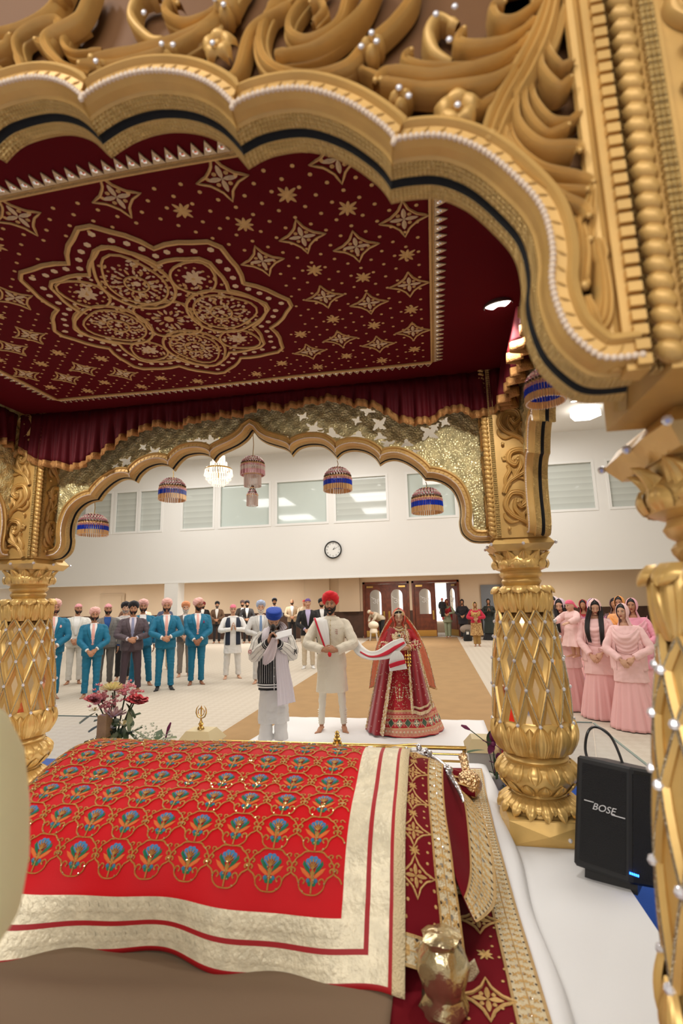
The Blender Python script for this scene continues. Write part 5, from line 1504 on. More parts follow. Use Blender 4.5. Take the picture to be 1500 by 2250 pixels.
    def patch(s, parent, name, m_, zs, xl, xr, off, n=9, thick=.003, fn=None):
        m = MB(); R = []
        for z in np.linspace(zs[0], zs[-1], 16):
            a, b = np.interp(z, zs, xl)*s.H, np.interp(z, zs, xr)*s.H
            R.append([s.front(x, z*s.H, off+(fn(x/s.H, z) if fn else 0)) for x in np.linspace(a, b, n)])
        V = np.array(R).reshape(-1, 3)
        m.add(V, [(i*n+j, i*n+j+1, (i+1)*n+j+1, (i+1)*n+j) for i in range(15) for j in range(n-1)])
        o = m.build(name, m_, parent, angle=None)
        if thick: q = o.modifiers.new('t', 'SOLIDIFY'); q.thickness = thick; q.offset = 1
        return o
    def suit(s, parent, jm, tm, shirt, tie=None, hem=.465, button=.60, pocket=None, lapel=True, tr=True, belt=None, lower=True):
        j = s.top(parent, 'jacket', jm, hem, .018, .06, .83, wrist=.13, cuff=.036)
        if tr: s.trousers(parent, tm)
        o = .0235
        s.patch(parent, 'shirt', shirt, [button, .70, .80, .838], [-.002, -.024, -.040, -.036], [.002, .024, .040, .036], o)
        if tie: s.patch(parent, 'tie', tie, [button-.01, button+.03, .80, .825, .832], [-.011, -.020, -.013, -.011, -.013], [.011, .020, .013, .011, .013], o+.004, 5)
        if lapel and s.lod < 2:
            for sg in (-1, 1):
                a = [sg*.003, sg*.026, sg*.042, sg*.039]; b = [sg*.010, sg*.062, sg*.070, sg*.046]
                s.patch(parent, 'lapel', jm, [button, .74, .80, .83], a if sg > 0 else b, b if sg > 0 else a, o+.001, 5, .006)
        if lower: s.patch(parent, 'trouser_front', tm, [hem-.004, button-.06, button-.03], [-.040, -.012, -.001], [.040, .012, .001], .0215 if not belt else .022, 7, .002, lambda x, z: .006*max(0, (.60-z)/.13)*1.0)
        if pocket: s.patch(parent, 'pocket_square', pocket, [.722, .735, .75], [.060, .056, .060], [.076, .080, .074], o+.002, 4)
        if s.lod < 2:
            m = MB(); m.tube([s.front(.052*s.H*cos(a)*.78, .838*s.H+.006*sin(a), 0)*np.array((1, 0, 1))+np.array((0, .004+.050*s.k*sin(a), 0)) for a in np.linspace(0, 2*pi, 18)], .011*s.k, 7); m.build('shirt_collar', shirt, parent)
            for i in (0, 1):
                w = s.hands[i][0]; e = s.el[i]; d = unit(e-w)
                m = MB(); m.tube([w+d*.008, w+d*.055], [.040*s.k, .042*s.k], 14); m.build('shirt_cuff', shirt, parent)
        return j
    def kurta(s, parent, m_, hem=.30, name='kurta', flare=.10, off=.015, rip=.03, **k):
        return s.top(parent, name, m_, hem, off, flare, .838, rip=rip, **k)
    def skirt(s, parent, m_, z1=.56, z0=.012, r0=.30, r1=None, n=90, folds=16, depth=.05, name='skirt', power=1.0, ell=.85, cx=0., seed=0):
        H = s.H; m = MB(); rows = []
        _, rx, ry, cy = s.ring(z1*H, .014, 4)
        rs = np.random.RandomState(seed+int(H*1000)); ph = rs.uniform(0, 6, 3)
        for t in np.linspace(0, 1, 22):
            z = z1*H+(z0-z1)*H*t
            f = t**power; row = []
            for a in np.linspace(0, 2*pi, n, endpoint=False):
                w = 1+depth*min(1, t*1.6)*(.6*sin(folds*a+ph[0]+.8*sin(3*a))+.4*sin(folds*1.63*a+ph[1]))
                x = (rx+(r0-rx)*f)*w; y = (ry+(r0*ell-ry)*f)*w
                row.append((x*cos(a)+cx*t, cy+y*sin(a), z))
            rows.append(row)
        m.rings(np.array(rows), cap=False)
        o = m.build(name, m_, parent, angle=None); q = o.modifiers.new('t', 'SOLIDIFY'); q.thickness = .004
        return o
    def hair(s, parent, m_=HAIRB, long=None):
        m = MB(); k = s.k; rows = []
        for t in np.linspace(0, 1, 14):
            row = []
            for lo in np.linspace(0, 2*pi, 36, endpoint=False):
                fr = cos(lo); w = abs(((lo+pi) % (2*pi))-pi)
                rim = np.interp(w, [0, .45, .9, 1.25, 1.7, pi], [.74, .68, .44, .05, -.45, -.75])
                la = rim+t*(pi/2-.03-rim)
                row.append(s.hx(s.hs(lo, la, (.0015+.010*min(1, t*4))*k)))
            rows.append(row)
        m.rings(np.array(rows), cap=True)
        if long:
            for sx, zb in long:
                P = [s.hx((sx*.060*k, -.045*k, .03*k)), s.hx((sx*.078*k, -.05*k, -.04*k)), s.front(sx*.070*s.H*.75, .80*s.H, .036), s.front(sx*.055*s.H, (.80+zb)/2*s.H, .050), s.front(sx*.045*s.H, zb*s.H, .046)]
                for q in (-1, 0, 1): m.tube(catmull([np.array(p)+np.array((q*.016, -.004*abs(q), 0)) for p in P], 5), np.interp(np.linspace(0, 1, 21), [0, .3, .7, 1], [.012, .019, .017, .005]), 8)
        return m.build('hair', m_, parent, angle=None)
    def veil(s, parent, m_, name='head_scarf', low=.50, open_=.85, off=.018, spread=1.0, back=1.0, hl=.62, thick=.003, shoulder=True, fold=.006, onhead=True):
        'cloth over the head, round the neck and down over shoulders and back'
        k = s.k; H = s.H; m = MB(); nl = 49; rows = []
        for t in np.linspace(0, 1, 12):     # over the head
            row = []
            for u in np.linspace(-1, 1, nl):
                lo = pi+u*(pi-(open_*(.95)))
                w = pi-abs(((lo+pi) % (2*pi))-pi)   # distance from back
                side = abs(u)
                la0 = 1.50; la1 = -.75
                la = la0+(la1-la0)*t
                o = (off+.006*sin(9*u+4*t)*t)*k
                p = s.hs(lo if t > .25 else pi+u*(pi-open_*(.35+2.4*t)), la, o)
                if t < .5: p = np.array(p); p[1] += .0
                row.append(s.hx(p))
            rows.append(row)
        z0 = min(p[2] for p in rows[-1])
        ztop = .825*H
        for t in np.linspace(.12, 1, 16):
            z = ztop+(low*H-ztop)*t
            row = []
            sh = min(1, t*3.2)
            for j, u in enumerate(np.linspace(-1, 1, nl)):
                a = pi/2+u*(pi-open_*.75)      # 90deg = back (+y)
                rx = (.055*k+(np.linalg.norm(s.sh[1][0])+.050-.055*k)*sh)*(1+(spread-1)*t); ry = (.065*k+(.075*H*.95-.03)*sh)*back*(1+.15*t)
                f = 1+fold/.1*(.5*sin(u*17+t*3)+.5*sin(u*29+t*2))*min(1, t*2)
                zz = z if t > .3 else z+(.03*abs(sin(a)))*0
                row.append((rx*cos(a)*f, .005+ry*sin(a)*f, zz-.03*H*sh*abs(cos(a))*(t < .4)))
            rows.append(row)
        V = np.array(rows).reshape(-1, 3); n = len(rows)
        m.add(V, [(i*nl+j, i*nl+j+1, (i+1)*nl+j+1, (i+1)*nl+j) for i in range(n-1) for j in range(nl-1)])
        o = m.build(name, m_, parent, angle=None)
        if thick: q = o.modifiers.new('t', 'SOLIDIFY'); q.thickness = thick
        return o
    def cowl(s, parent, m_, z1=.80, z0=.60, off=.026, w=.112, name='draped_scarf', sag=.095, folds=4):
        'scarf lying in U shaped folds across the chest'
        m = MB(); nu, nv = 31, 26; R = []
        for v in np.linspace(0, 1, nv):
            row = []
            for u in np.linspace(-1, 1, nu):
                z = z1+(z0-z1)*v-sag*(1-u*u)*(1-v*.5)+sag*.4
                x = u*w*(1-.12*v)
                o = off+(.0055*sin(folds*2*pi*v**1.3+2.5*u*u+.8*u)+.003*sin(11*v+5*u))*(.3+.7*(1-u*u))
                p = s.front(np.clip(x, -.11, .11)*s.H, z*s.H, o); row.append(p)
            R.append(row)
        m.add(np.array(R).reshape(-1, 3), [(i*nu+j, i*nu+j+1, (i+1)*nu+j+1, (i+1)*nu+j) for i in range(nv-1) for j in range(nu-1)])
        o = m.build(name, m_, parent, angle=None); q = o.modifiers.new('t', 'SOLIDIFY'); q.thickness = .004
        return o
    def socks(s, parent, m_, name='sock', off=.004):
        for i in (0, 1):
            m = MB(); s.foot(m, i, off); a = s.ank[i]; m.tube([a+np.array((0, 0, -.02)), a+np.array((0, 0, .05))], .040*s.k, 12)
            link(name, fuse(m, .008, 2, [m_], name), parent)
def person(x, y, rz, label, group=None):
    return empty('person', (x, y, .009 if (-2.86 < x < .87) else 0), radians(rz), label, 'person', group)
PINKT = cloth('pink_turban_cloth', (246, 190, 180)); TEAL = cloth('teal_suiting', (6, 112, 146), rough=.7); WSH = cloth('white_shirt', (240, 239, 236)); PTIE = cloth('pink_tie', (238, 180, 170)); KHAKI = cloth('khaki_cotton', (206, 190, 164))
BLK = cloth('black_suiting', (26, 25, 27)); BLKT = cloth('black_turban_cloth', (24, 24, 32)); GREYB = mat('grey_beard', (170, 166, 162), .8, bump=.6, bscale=120); WHITB = mat('white_beard', (226, 222, 214), .8, bump=.6, bscale=120); SALT = mat('salt_beard', (96, 90, 86), .8, bump=.6, bscale=120)
def male(x, y, rz, label, H, skin, top, trou, head, beard=HAIRB, lod=1, bulk=1., arms='clasp', hz=.575, hd=(0, 0), stance=.06, bl=0., shirt=WSH, tie=None, pocket=None, style='suit', socks=None, mous=True, group=None, full=True, kind=None, **kw):
    e = person(x, y, rz, label, group)
    f = Fig(H, bulk, False, arms, hd, lod, hz, stance); f.bearded = beard is not None
    f.body(e, SKIN[skin])
    if lod < 2: f.face(e, GREYB if beard in (GREYB, WHITB) else HAIRB, False, LIP if (beard is None or True) else None)
    if beard is not None: f.beard(e, beard, bl, .010 if not bl else .016, 1., full, mous)
    hm, hk = head
    if hm is not None: f.turban(e, hm, hk, 'turban' if hk != 'patka' else 'head_cloth')
    if style == 'suit': f.suit(e, top, trou, shirt, tie, pocket=pocket, **kw)
    elif style == 'shirt': f.top(e, 'shirt', top, .46, .014, .05); f.trousers(e, trou)
    elif style == 'kurta': f.kurta(e, top, kw.get('hem', .30)); f.trousers(e, trou, wide=1.1)
    if socks: f.socks(e, socks, kw.get('sname', 'sock')) if False else f.socks(e, socks)
    return e, f
# ---- the row of men on the left
male(-7.24, 8.71, 40, 'man in teal suit and pink turban partly hidden by the golden pillar near the bouquet', 1.80, 1, TEAL, TEAL, (PINKT, 'pagri'), bulk=1.08, tie=PTIE, pocket=PTIE, hd=(6, 14), hz=.53, arms='low')
male(-8.01, 10.37, 34, 'man in cream suit and pink head cloth standing between two teal suits', 1.75, 1, cloth('cream_suiting', (226, 224, 216)), cloth('cream_trouser', (222, 219, 211)), (cloth('rose_patka', (236, 160, 166)), 'patka'), bulk=1.12, arms='low', hz=.555, hd=(0, 20), beard=HAIRB)
male(-6.52, 8.92, 34, 'shortest man in teal suit and big pink turban with pink tie and pale collar strip', 1.63, 1, TEAL, TEAL, (PINKT, 'pagri'), bulk=1.05, tie=PTIE, hz=.535, arms='low', hd=(2, 6))
male(-7.07, 10.11, 36, 'bearded man in grey suit with blue collar and pink head cloth', 1.73, 1, cloth('grey_suiting', (126, 122, 118)), cloth('grey_trouser', (112, 106, 100)), (cloth('rose_patka', (236, 160, 166)), 'patka'), shirt=cloth('blue_shirt', (30, 80, 150)), arms='sides', hd=(0, 8))
male(-7.20, 10.95, 36, 'older man with black turban and grey moustache in a pale striped shirt', 1.73, 0, cloth('pale_stripe_shirt', (206, 200, 196)), BLK, (BLKT, 'pagri'), beard=GREYB, style='shirt', hd=(0, 4))
male(-6.04, 9.46, 33, 'stocky man in dark plum suit and black turban with folded hands', 1.73, 1, cloth('plum_suiting', (88, 74, 80)), cloth('plum_trouser', (74, 58, 66)), (BLKT, 'pagri'), bulk=1.12, shirt=cloth('lilac_shirt', (216, 206, 216)), tie=cloth('grey_blue_tie', (142, 146, 176)), hz=.60, stance=.085)
male(-6.28, 10.20, 33, 'man in teal suit and pink turban standing behind the plum suit', 1.77, 1, TEAL, TEAL, (PINKT, 'pagri'), bulk=1.08, shirt=WSH, pocket=WSH, arms='sides', stance=.10)
male(-5.46, 9.74, 31, 'man in teal suit, pink turban and black socks with moustache and goatee', 1.77, 1, TEAL, TEAL, (PINKT, 'pagri'), bulk=1.02, tie=PTIE, hz=.585, socks=BLK, full=False, hd=(0, -2), stance=.07)
male(-5.11, 10.42, 30, 'heavy man in teal suit and pink turban turned toward the couple, beside the praying man', 1.77, 2, TEAL, TEAL, (PINKT, 'pagri'), bulk=1.22, tie=PTIE, pocket=cloth('plum_square', (120, 30, 80)), hz=.53, arms='low', hd=(0, 34))
male(-5.95, 11.5, 30, 'man with orange turban and long white beard behind the teal suits', 1.71, 0, cloth('dark_grey_coat', (104, 100, 98)), cloth('taupe_trouser', (140, 130, 120)), (cloth('orange_turban', (238, 160, 112)), 'pagri'), beard=WHITB, bl=.17, arms='low', hz=.56)
male(-7.1, 12.6, 30, 'man in khaki trousers mostly hidden behind the teal-suited man with black socks', 1.70, 1, cloth('charcoal_coat', (60, 58, 58)), KHAKI, (cloth('grey_patka', (150, 150, 150)), 'patka'), beard=GREYB, lod=2)
male(-9.2, 10.9, 36, 'man in lavender shirt and orange head cloth behind the first teal suit', 1.70, 1, cloth('lavender_shirt', (190, 196, 224)), BLK, (cloth('orange_patka', (232, 120, 40)), 'patka'), style='shirt', lod=2)
# man with folded palms in white kurta and navy gilet
e, f = male(-4.63, 11.24, 26, 'man in white kurta and navy quilted vest praying with joined palms', 1.66, 0, cloth('white_kurta', (238, 236, 232)), cloth('white_pyjama', (234, 231, 226)), (cloth('bright_pink_patka', (240, 128, 150)), 'patka'), beard=None, style='kurta', arms='pray', hz=.66, hd=(8, 0), bulk=1.08, hem=.335, stance=.085)
NAVY = cloth('navy_quilt', (38, 46, 66), bump=.6)
for sg in (-1, 1):
    f.patch(e, 'vest_front', NAVY, [.45, .60, .74, .815], [.040, .040, .040, .044] if sg > 0 else [-.100, -.096, -.104, -.080], [.100, .096, .104, .080] if sg > 0 else [-.040, -.040, -.040, -.044], .024, 9, .010, lambda x, z: .004*abs(sin(z*90)))
# far men along the back
def far(x, y, label, H, head, topc, trou=(34, 32, 34), beard=HAIRB, skin=1, kind='pagri', bl=0., style='suit', rz=18, arms='clasp', **k):
    male(x, y, rz, label, H, skin, cloth('far_%d_%d_%d' % topc, topc), cloth('fart_%d_%d_%d' % trou, trou), (None, None) if head is None else (cloth('fh_%d_%d_%d' % head, head), kind), beard, lod=2, bl=bl, style=style, arms=arms, **k)
far(-9.85, 20.6, 'far man with dark red turban and black jacket just behind the heaviest teal suit', 1.72, (140, 40, 46), (34, 30, 32), bl=.1)
far(-9.25, 20.7, 'far man with black turban, brown jacket and long grey beard by the back wall', 1.72, (26, 26, 30), (106, 78, 56), beard=SALT, bl=.2)
far(-8.45, 21.6, 'far man with taupe turban behind the praying man', 1.74, (110, 90, 88), (60, 52, 48))
far(-7.85, 20.6, 'far man with black turban, dark suit and white shirt beside the taupe turban', 1.73, (30, 24, 28), (40, 36, 36), bl=.12)
far(-13.3, 20.3, 'far man with red turban and brown jacket before the white column', 1.74, (196, 70, 66), (120, 84, 62))
far(-12.75, 20.9, 'far man with red cap and pale shirt beside the brown jacketed man', 1.66, (200, 72, 64), (198, 176, 150), kind='patka')
far(-9.7, 17.2, 'far man with white head cloth and dark plaid shirt near the white column', 1.75, (226, 226, 220), (84, 92, 120), kind='patka', style='shirt')
far(-6.45, 20.0, 'far man with black turban and blue denim jacket above the blue turban', 1.80, (24, 24, 34), (112, 130, 168))
far(-6.02, 21.1, 'far bald headed man in beige jacket beside the blue denim jacket', 1.78, None, (196, 170, 138))
far(-5.35, 20.6, 'far man with red cap and beige shirt beside the purple head cloth', 1.74, (206, 66, 62), (214, 192, 162), kind='patka', beard=None, style='shirt', trou=(150, 130, 108))
far(-3.45, 15.4, 'man with black turban and black jacket half hidden behind the groom', 1.72, (26, 26, 30), (34, 32, 34))
male(-3.26, 12.93, 14, 'man in black blazer, lavender shirt and purple head cloth with khaki trousers', 1.76, 0, BLK, KHAKI, (cloth('purple_patka', (112, 78, 142)), 'patka'), beard=None, shirt=cloth('lavender_front', (196, 184, 220)), hz=.56, arms='low', socks=cloth('white_shoe', (232, 230, 226)))
male(-3.74, 10.64, 20, 'man in pale grey suit with light blue turban and long grey beard behind the singer', 1.69, 0, cloth('pale_grey_suiting', (204, 202, 198)), cloth('pale_grey_trouser', (206, 204, 200)), (cloth('light_blue_turban', (178, 192, 220)), 'pagri'), beard=WHITB, bl=.17, tie=cloth('sky_tie', (120, 150, 190)), hz=.60)
# ---------------------------------------------------------------- the singer with the microphone
IVORY = cloth('ivory_wool', (238, 233, 222), bump=.3, bscale=60); PIN = cloth('dark_pinstripe', (70, 62, 60)); LILW = cloth('pale_lilac_shawl', (232, 222, 226)); GREYW = cloth('grey_white_cotton', (222, 219, 214))
e = person(-1.98, 6.10, 17, 'man with royal blue turban singing into a microphone in striped varsity jacket')
aH = [((-.045, -.275, 1.215), (.12, -.12, 1), (.85, -.45, .1), .55), ((.05, -.275, 1.205), (-.15, -.10, 1), (-.85, -.45, .1), .45)]
f = Fig(1.60, 1.02, False, aH, (24, 4), 0); f.el = [np.array((-.225, -.06, 1.06)), np.array((.225, -.06, 1.06))]; f.bearded = True
f.body(e, SKIN[0]); f.face(e, GREYB, True, LIP)
f.beard(e, mat('long_grey_beard', (158, 152, 146), .85, bump=.8, bscale=90), .20, .016, .85)
f.turban(e, cloth('royal_blue_turban', (14, 66, 172), bump=.5, bscale=30), 'round')
f.trousers(e, cloth('white_pyjama', (234, 231, 226)), wide=1.25, taper=1.5)
f.kurta(e, GREYW, .17, flare=.02)
jk = f.top(e, 'jacket', BLK, .405, .034, .0, .83, sleeves=False)
def onfront(z, x, o): return f.front(x, z*f.H, o)
m = MB()
for x in np.arange(-.155, .16, .026): m.tube([onfront(z, x, .041) for z in np.linspace(.46, .77, 12)], .0022, 5)
m.build('pinstripes', WSH, jk)
m = MB()
for z in (.425, .443): m.rings([f.ring(zz*f.H, .047, 40)[0] for zz in (z, z+.010)], cap=False)
m.build('hem_band', WSH, jk)
m = MB(); m.tube([onfront(z, .012, .044) for z in np.linspace(.405, .70, 9)], .004, 6)
for z in (.42, .455, .51, .57): m.ball(onfront(z, .012, .048), .008, 10, 6)
m.build('snap_button', WSH, jk)
for i, nm in ((0, 'sleeve'), (1, 'sleeve')):
    m = MB(); w = f.hands[i][0]; E_ = f.el[i]; a = f.sh[i]
    w2 = w+(E_-w)*.14
    P = catmull([a*np.array((.35, 1, 1))+np.array((0, 0, .03)), a*np.array((.8, 1, 1))+np.array((0, 0, .012)), a+np.array((0, 0, -.03)), a*.5+E_*.5, E_+np.array((0, 0, -.015)), E_*.5+w2*.5, w2], 4)
    r = np.interp(np.linspace(0, 1, len(P)), [0, .15, .35, .55, .68, .85, 1], [.05, .060, .070, .078, .080, .070, .05])
    m.tube(P, r*(1+.05*np.sin(np.arange(len(P))*1.9)), 18)
    sl_ = link(nm, wrinkle(fuse(m, .007, 3, [IVORY], nm), .003, .1, i), e)
    m = MB(); n = len(P)
    T = np.gradient(P, axis=0)
    for k in range(9):
        ang = 2*pi*k/9; L = []
        for q in range(3, n-1):
            t = unit(T[q]); u = unit(np.cross(t, (0, 1, .2))); v = np.cross(t, u)
            L.append(P[q]+(u*cos(ang)+v*sin(ang))*(r[q]*(1+.05*sin(q*1.9))+.001))
        m.tube(L, .0016, 4)
    m.build('pinstripes', PIN, sl_)
    d = unit(E_-w); m = MB(); mw = MB()
    m.tube([w+d*.0, w+d*.075], [.050, .056], 16); m.build('cuff', BLK, e)
    for q in (.018, .045): mw.tube([w+d*q, w+d*(q+.010)], [.0535, .0545], 16)
    mw.build('cuff_stripe', WSH, e)
SX = f.el[1]
for ch_ in 'NY': text_mesh('sleeve_monogram', ch_, .066, BLK, e, (.268, -.160, 1.085+(.010 if ch_ == 'Y' else -.006)), (radians(84), 0, radians(38)), .003)
m = MB()
for t in np.linspace(0, 2*pi, 10): m.tube([(f.el[0][0]-.05+.026*cos(t), f.el[0][1]-.078, f.el[0][2]+.045+.03*sin(t)), (f.el[0][0]-.05+.01*cos(t+1), f.el[0][1]-.082, f.el[0][2]+.045+.012*sin(t+1))], .003, 4)
m.build('sleeve_badge', cloth('rose_badge', (206, 110, 110)), e)
# shawl round the neck with one long end down the front
def strip(parent, name, m_, C, W, up=None, n=9, fold=.012, nf=4, thick=.004, nn=8):
    'ribbon of cloth along C with half widths W; sideways axis = up x tangent'
    C = catmull(C, nn); W = np.interp(np.linspace(0, 1, len(C)), np.linspace(0, 1, len(W)), W); T = np.gradient(C, axis=0); R = []
    for q in range(len(C)):
        a = np.array((0, -1, 0)) if up is None else np.array(up(q/(len(C)-1)))
        s = unit(np.cross(T[q], a)); nrm = unit(np.cross(s, T[q]))
        R.append([C[q]+s*W[q]*u+nrm*fold*sin(nf*u*pi+.8*q/len(C)*5)*.6 for u in np.linspace(-1, 1, n)])
    mb = MB(); mb.add(np.array(R).reshape(-1, 3), [(i*n+j, i*n+j+1, (i+1)*n+j+1, (i+1)*n+j) for i in range(len(C)-1) for j in range(n-1)])
    o = mb.build(name, m_, parent, angle=None); k = o.modifiers.new('t', 'SOLIDIFY'); k.thickness = thick; k.offset = 0
    return o
H = f.H
strip(e, 'shawl', LILW, [(-.10, -.13, .70*H), (-.10, -.14, .79*H), (-.075, -.05, .855*H), (0, .085, .865*H), (.085, -.04, .865*H), (.115, -.165, .80*H), (.10, -.215, .68*H), (.115, -.225, .55*H), (.14, -.215, .42*H), (.155, -.215, .315*H)], [.035, .05, .055, .06, .06, .075, .075, .09, .11, .125], up=lambda t: (-.6 if t < .3 else .6 if t > .55 else 0, -1 if t < .28 or t > .5 else 1, .25 if .15 < t < .6 else 0), n=15, fold=.014, nf=5)
mic = empty('microphone', (-1.98, 6.10, .009), radians(17), 'black microphone held in the hands of the singing man', 'microphone')
MB().tube([(.0, -.285, 1.20), (.0, -.262, 1.33), (.0, -.258, 1.36)], [.013, .017, .02], 12).build('handle', BLACKP, mic)
MB().tube([(.0, -.2625, 1.322), (.0, -.2605, 1.338)], [.020, .020], 12).build('silver_ring', SILV, mic)
MB().ball((.0, -.250, 1.392), (.027, .027, .034), 14, 10).build('mesh_head', mat('mic_mesh', (52, 50, 50), .4, .6, bump=.6, bscale=300), mic)
pp = empty('paper_sheet', (-1.98, 6.10, .009), radians(17), 'white folded paper sheet held beside the microphone', 'paper')
o = MB().grid(lambda u, v: (.03+.19*u, -.35+.075*v-.02*u+.012*sin(3*u), 1.25+.075*v+.045*u), 10, 8).build('sheet', mat('white_paper', (244, 242, 240), .6), pp, angle=None); o.modifiers.new('t', 'SOLIDIFY').thickness = .002
nk = empty('handkerchief', (-1.98, 6.10, .009), radians(17), 'pale pink handkerchief hanging from the singing man’s hands', 'cloth')
strip(nk, 'cloth', cloth('pale_pink_linen', (230, 214, 214)), [(.02, -.32, 1.27), (.0, -.33, 1.18), (-.05, -.335, 1.06), (-.10, -.33, .97)], [.03, .05, .07, .012], nf=3)
# ---------------------------------------------------------------- the groom
CREAMB = mat('cream_brocade', (234, 224, 202), .65, bump=.22, bscale=110, sheen=.1, tex='VORONOI'); CREAMC = cloth('cream_churidar', (236, 229, 212))
e = person(-1.41, 6.86, 7, 'groom in cream long coat and big scarlet turban standing barefoot with clasped hands')
aH = [((-.085, -.255, 1.045), (.80, -.28, .14), (-.05, .9, -.2), .62), ((.085, -.265, 1.040), (-.80, -.26, .16), (.05, .9, -.25), .62)]
f = Fig(1.745, .96, False, aH, (-4, -3), 0, stance=.085); f.bearded = True
f.body(e, SKIN[1]); f.face(e, HAIRB, False, LIP)
f.beard(e, HAIRB, .035, .017)
RED_T = cloth('scarlet_turban', (222, 20, 32), bump=.3, bscale=16)
f.turban(e, RED_T, 'pagri', sc=1.10)
f.trousers(e, CREAMC, wide=.80, taper=.80, off=.008)
m = MB()
for i in (0, 1):
    for k in range(7): a = f.ank[i]; q = a+np.array((.0, .0, .015+.028*k)); m.tube([q+np.array((0, 0, -.006)), q, q+np.array((0, 0, .006))], [.0415, .0435+.0012*k, .0415], 16)
m.build('ankle_folds', CREAMC, e)
# coat
H = f.H; mm = MB(); zs = np.linspace(.285, .838, 22); R = []
for z in zs:
    zz = max(z, .44); r, rx, ry, cy = f.ring(zz*H, .024, 40); fl = 1+.26*max(0, (.60-z)/.32)**1.15
    a = np.arange(40)*2*pi/40
    w = 1+.02*np.sin(a*7+1)*max(0, (.5-z)/.2)
    r[:, 0] *= fl*w; r[:, 1] = cy+(r[:, 1]-cy)*(fl*w*1.1 if z < .6 else 1); r[:, 2] = z*H; R.append(r)
mm.rings(np.array(R)); f.sleeves(mm, .024, wrist=.05, cuff=.034, puff=1.06)
coat = link('long_coat', wrinkle(fuse(mm, .0065, 2, [CREAMB], 'long_coat'), .0045, .13, 5), e)
m = MB(); m.tube([f.front(0, z*H, .026) for z in np.linspace(.60, .83, 10)], .003, 6)
for z in (.64, .675, .71, .745, .78, .815): m.ball(f.front(.004, z*H, .030), .008, 9, 6)
m.build('button_placket', cloth('pale_gold_button', (214, 194, 150)), coat)
m = MB()
for z, x in ((.745, .078), (.742, .094), (.730, .078), (.727, .094), (.716, .080), (.714, .094)): m.tube([f.front(x-.006, z*H, .028), f.front(x+.006, z*H+.002, .028)], .0035, 6)
m.build('chest_embroidery', cloth('maroon_stitch', (150, 30, 44)), coat)
m = MB(); m.tube([np.array((.066*cos(a), .004+.060*sin(a), .838*H+.006)) for a in np.linspace(0, 2*pi, 22)], .013, 8); m.build('stand_collar', CREAMB, coat)
m = MB()
for i in (0, 1):
    w = f.hands[i][0]; d = unit(f.el[i]-w)
    m.tube([w+d*.03, w+d*.045], [.041, .041], 14)
m.build('wrist_watch', BRASS, e)
m = MB(); m.tube([(.0, -.275, 1.03), (.0, -.285, 1.0), (0, -.27, .975)], [.02, .026, .018], 10); m.build('red_knot', RED_T, e)
SASHW = cloth('white_sash', (240, 237, 230)); SASHR = cloth('sash_red', (204, 20, 48))
up = lambda t: (-.35, -1, .4 if t < .5 else 0)
C = [(-.155, .09, .80*H), (-.150, .0, .835*H), (-.125, -.10, .815*H), (-.085, -.165, .74*H), (-.055, -.185, .67*H), (-.035, -.20, .61*H)]
sash = strip(e, 'shoulder_sash', SASHW, C, [.09, .085, .085, .07, .05, .03], up=lambda t: (0, -1+1.2*(t < .2), .9 if t < .42 else .15), nf=3, fold=.008)
strip(sash, 'red_border', SASHR, [np.array(p)+np.array((-.072*w, -.012, -.002)) for p, w in zip(C, (1, 1, 1, .85, .62, .4))], [.012]*4, up=lambda t: (-.3, -1+1.2*(t < .2), .9 if t < .42 else .15), n=4, nf=1, fold=.0)
# the long scarf from groom to bride
pal = empty('wedding_scarf', (-.9, 6.7, .009), 0, 'long white scarf with red border stretched from the groom to the bride’s hands', 'scarf')
def pstrip(name, m_, C, W, par=None, **k):
    o = strip(par or pal, name, m_, [np.array(p)-np.array((-.9, 6.7, .009)) for p in C], W, **k)
    return o
PC1 = [(-1.15, 6.98, 1.24), (-1.10, 6.86, 1.15), (-1.0, 6.76, 1.035), (-.88, 6.69, .985), (-.76, 6.64, .99), (-.63, 6.60, 1.035), (-.52, 6.575, 1.10), (-.40, 6.58, 1.165)]
body_ = pstrip('cloth', SASHW, PC1, [.05, .06, .07, .06, .065, .095, .085, .05], up=lambda t: (0, -1, .55), nf=3, fold=.01)
pstrip('red_border', SASHR, [np.array(p)+np.array((0, -.02, -.012)) for p in PC1[2:]], [.008, .010, .014, .028, .024, .012], par=None, up=lambda t: (0, -1, .55), n=5, nf=1, fold=0)
pstrip('hanging_end', SASHW, [(-.50, 6.535, 1.05), (-.50, 6.52, .99), (-.50, 6.51, .90), (-.49, 6.51, .82)], [.03, .08, .105, .112], nf=4, fold=.010)
pstrip('red_border', SASHR, [(-.60, 6.495, .868), (-.50, 6.49, .90), (-.40, 6.495, .925)], [.024, .027, .024], up=lambda t: (0, -1, 0), n=5, nf=1, fold=0)
# ---------------------------------------------------------------- the bride
BRED = mat('bridal_red', (190, 12, 30), .6, sheen=.3, bump=.25, bscale=40); BMAR = mat('bridal_maroon', (150, 8, 26), .75, sheen=.4, bump=.2, bscale=12)
BG = [mat('bridal_gold', (222, 184, 128), .4, .35, bump=.6, bscale=200), mat('bridal_cream', (240, 222, 190), .5), mat('bridal_green', (78, 106, 84), .6), mat('bridal_coral', (214, 96, 84), .6), mat('bridal_peach', (222, 150, 122), .65, bump=.5, bscale=120)]
e = person(-.49, 6.96, 3, 'bride in red embroidered dress with orange veil, jewellery and downcast eyes')
aH = [((-.085, -.255, 1.055), (.78, -.30, .05), (-.05, .9, -.2), .62), ((.10, -.250, 1.060), (-.80, -.28, .05), (.05, .9, -.25), .60)]
f = Fig(1.57, 1.0, True, aH, (14, 2), 0); f.el = [np.array((-.235, -.03, 1.075)), np.array((.235, -.03, 1.075))]
f.body(e, SKIN[0]); f.face(e, HAIRB, True, LIPR); f.hair(e)
H = f.H
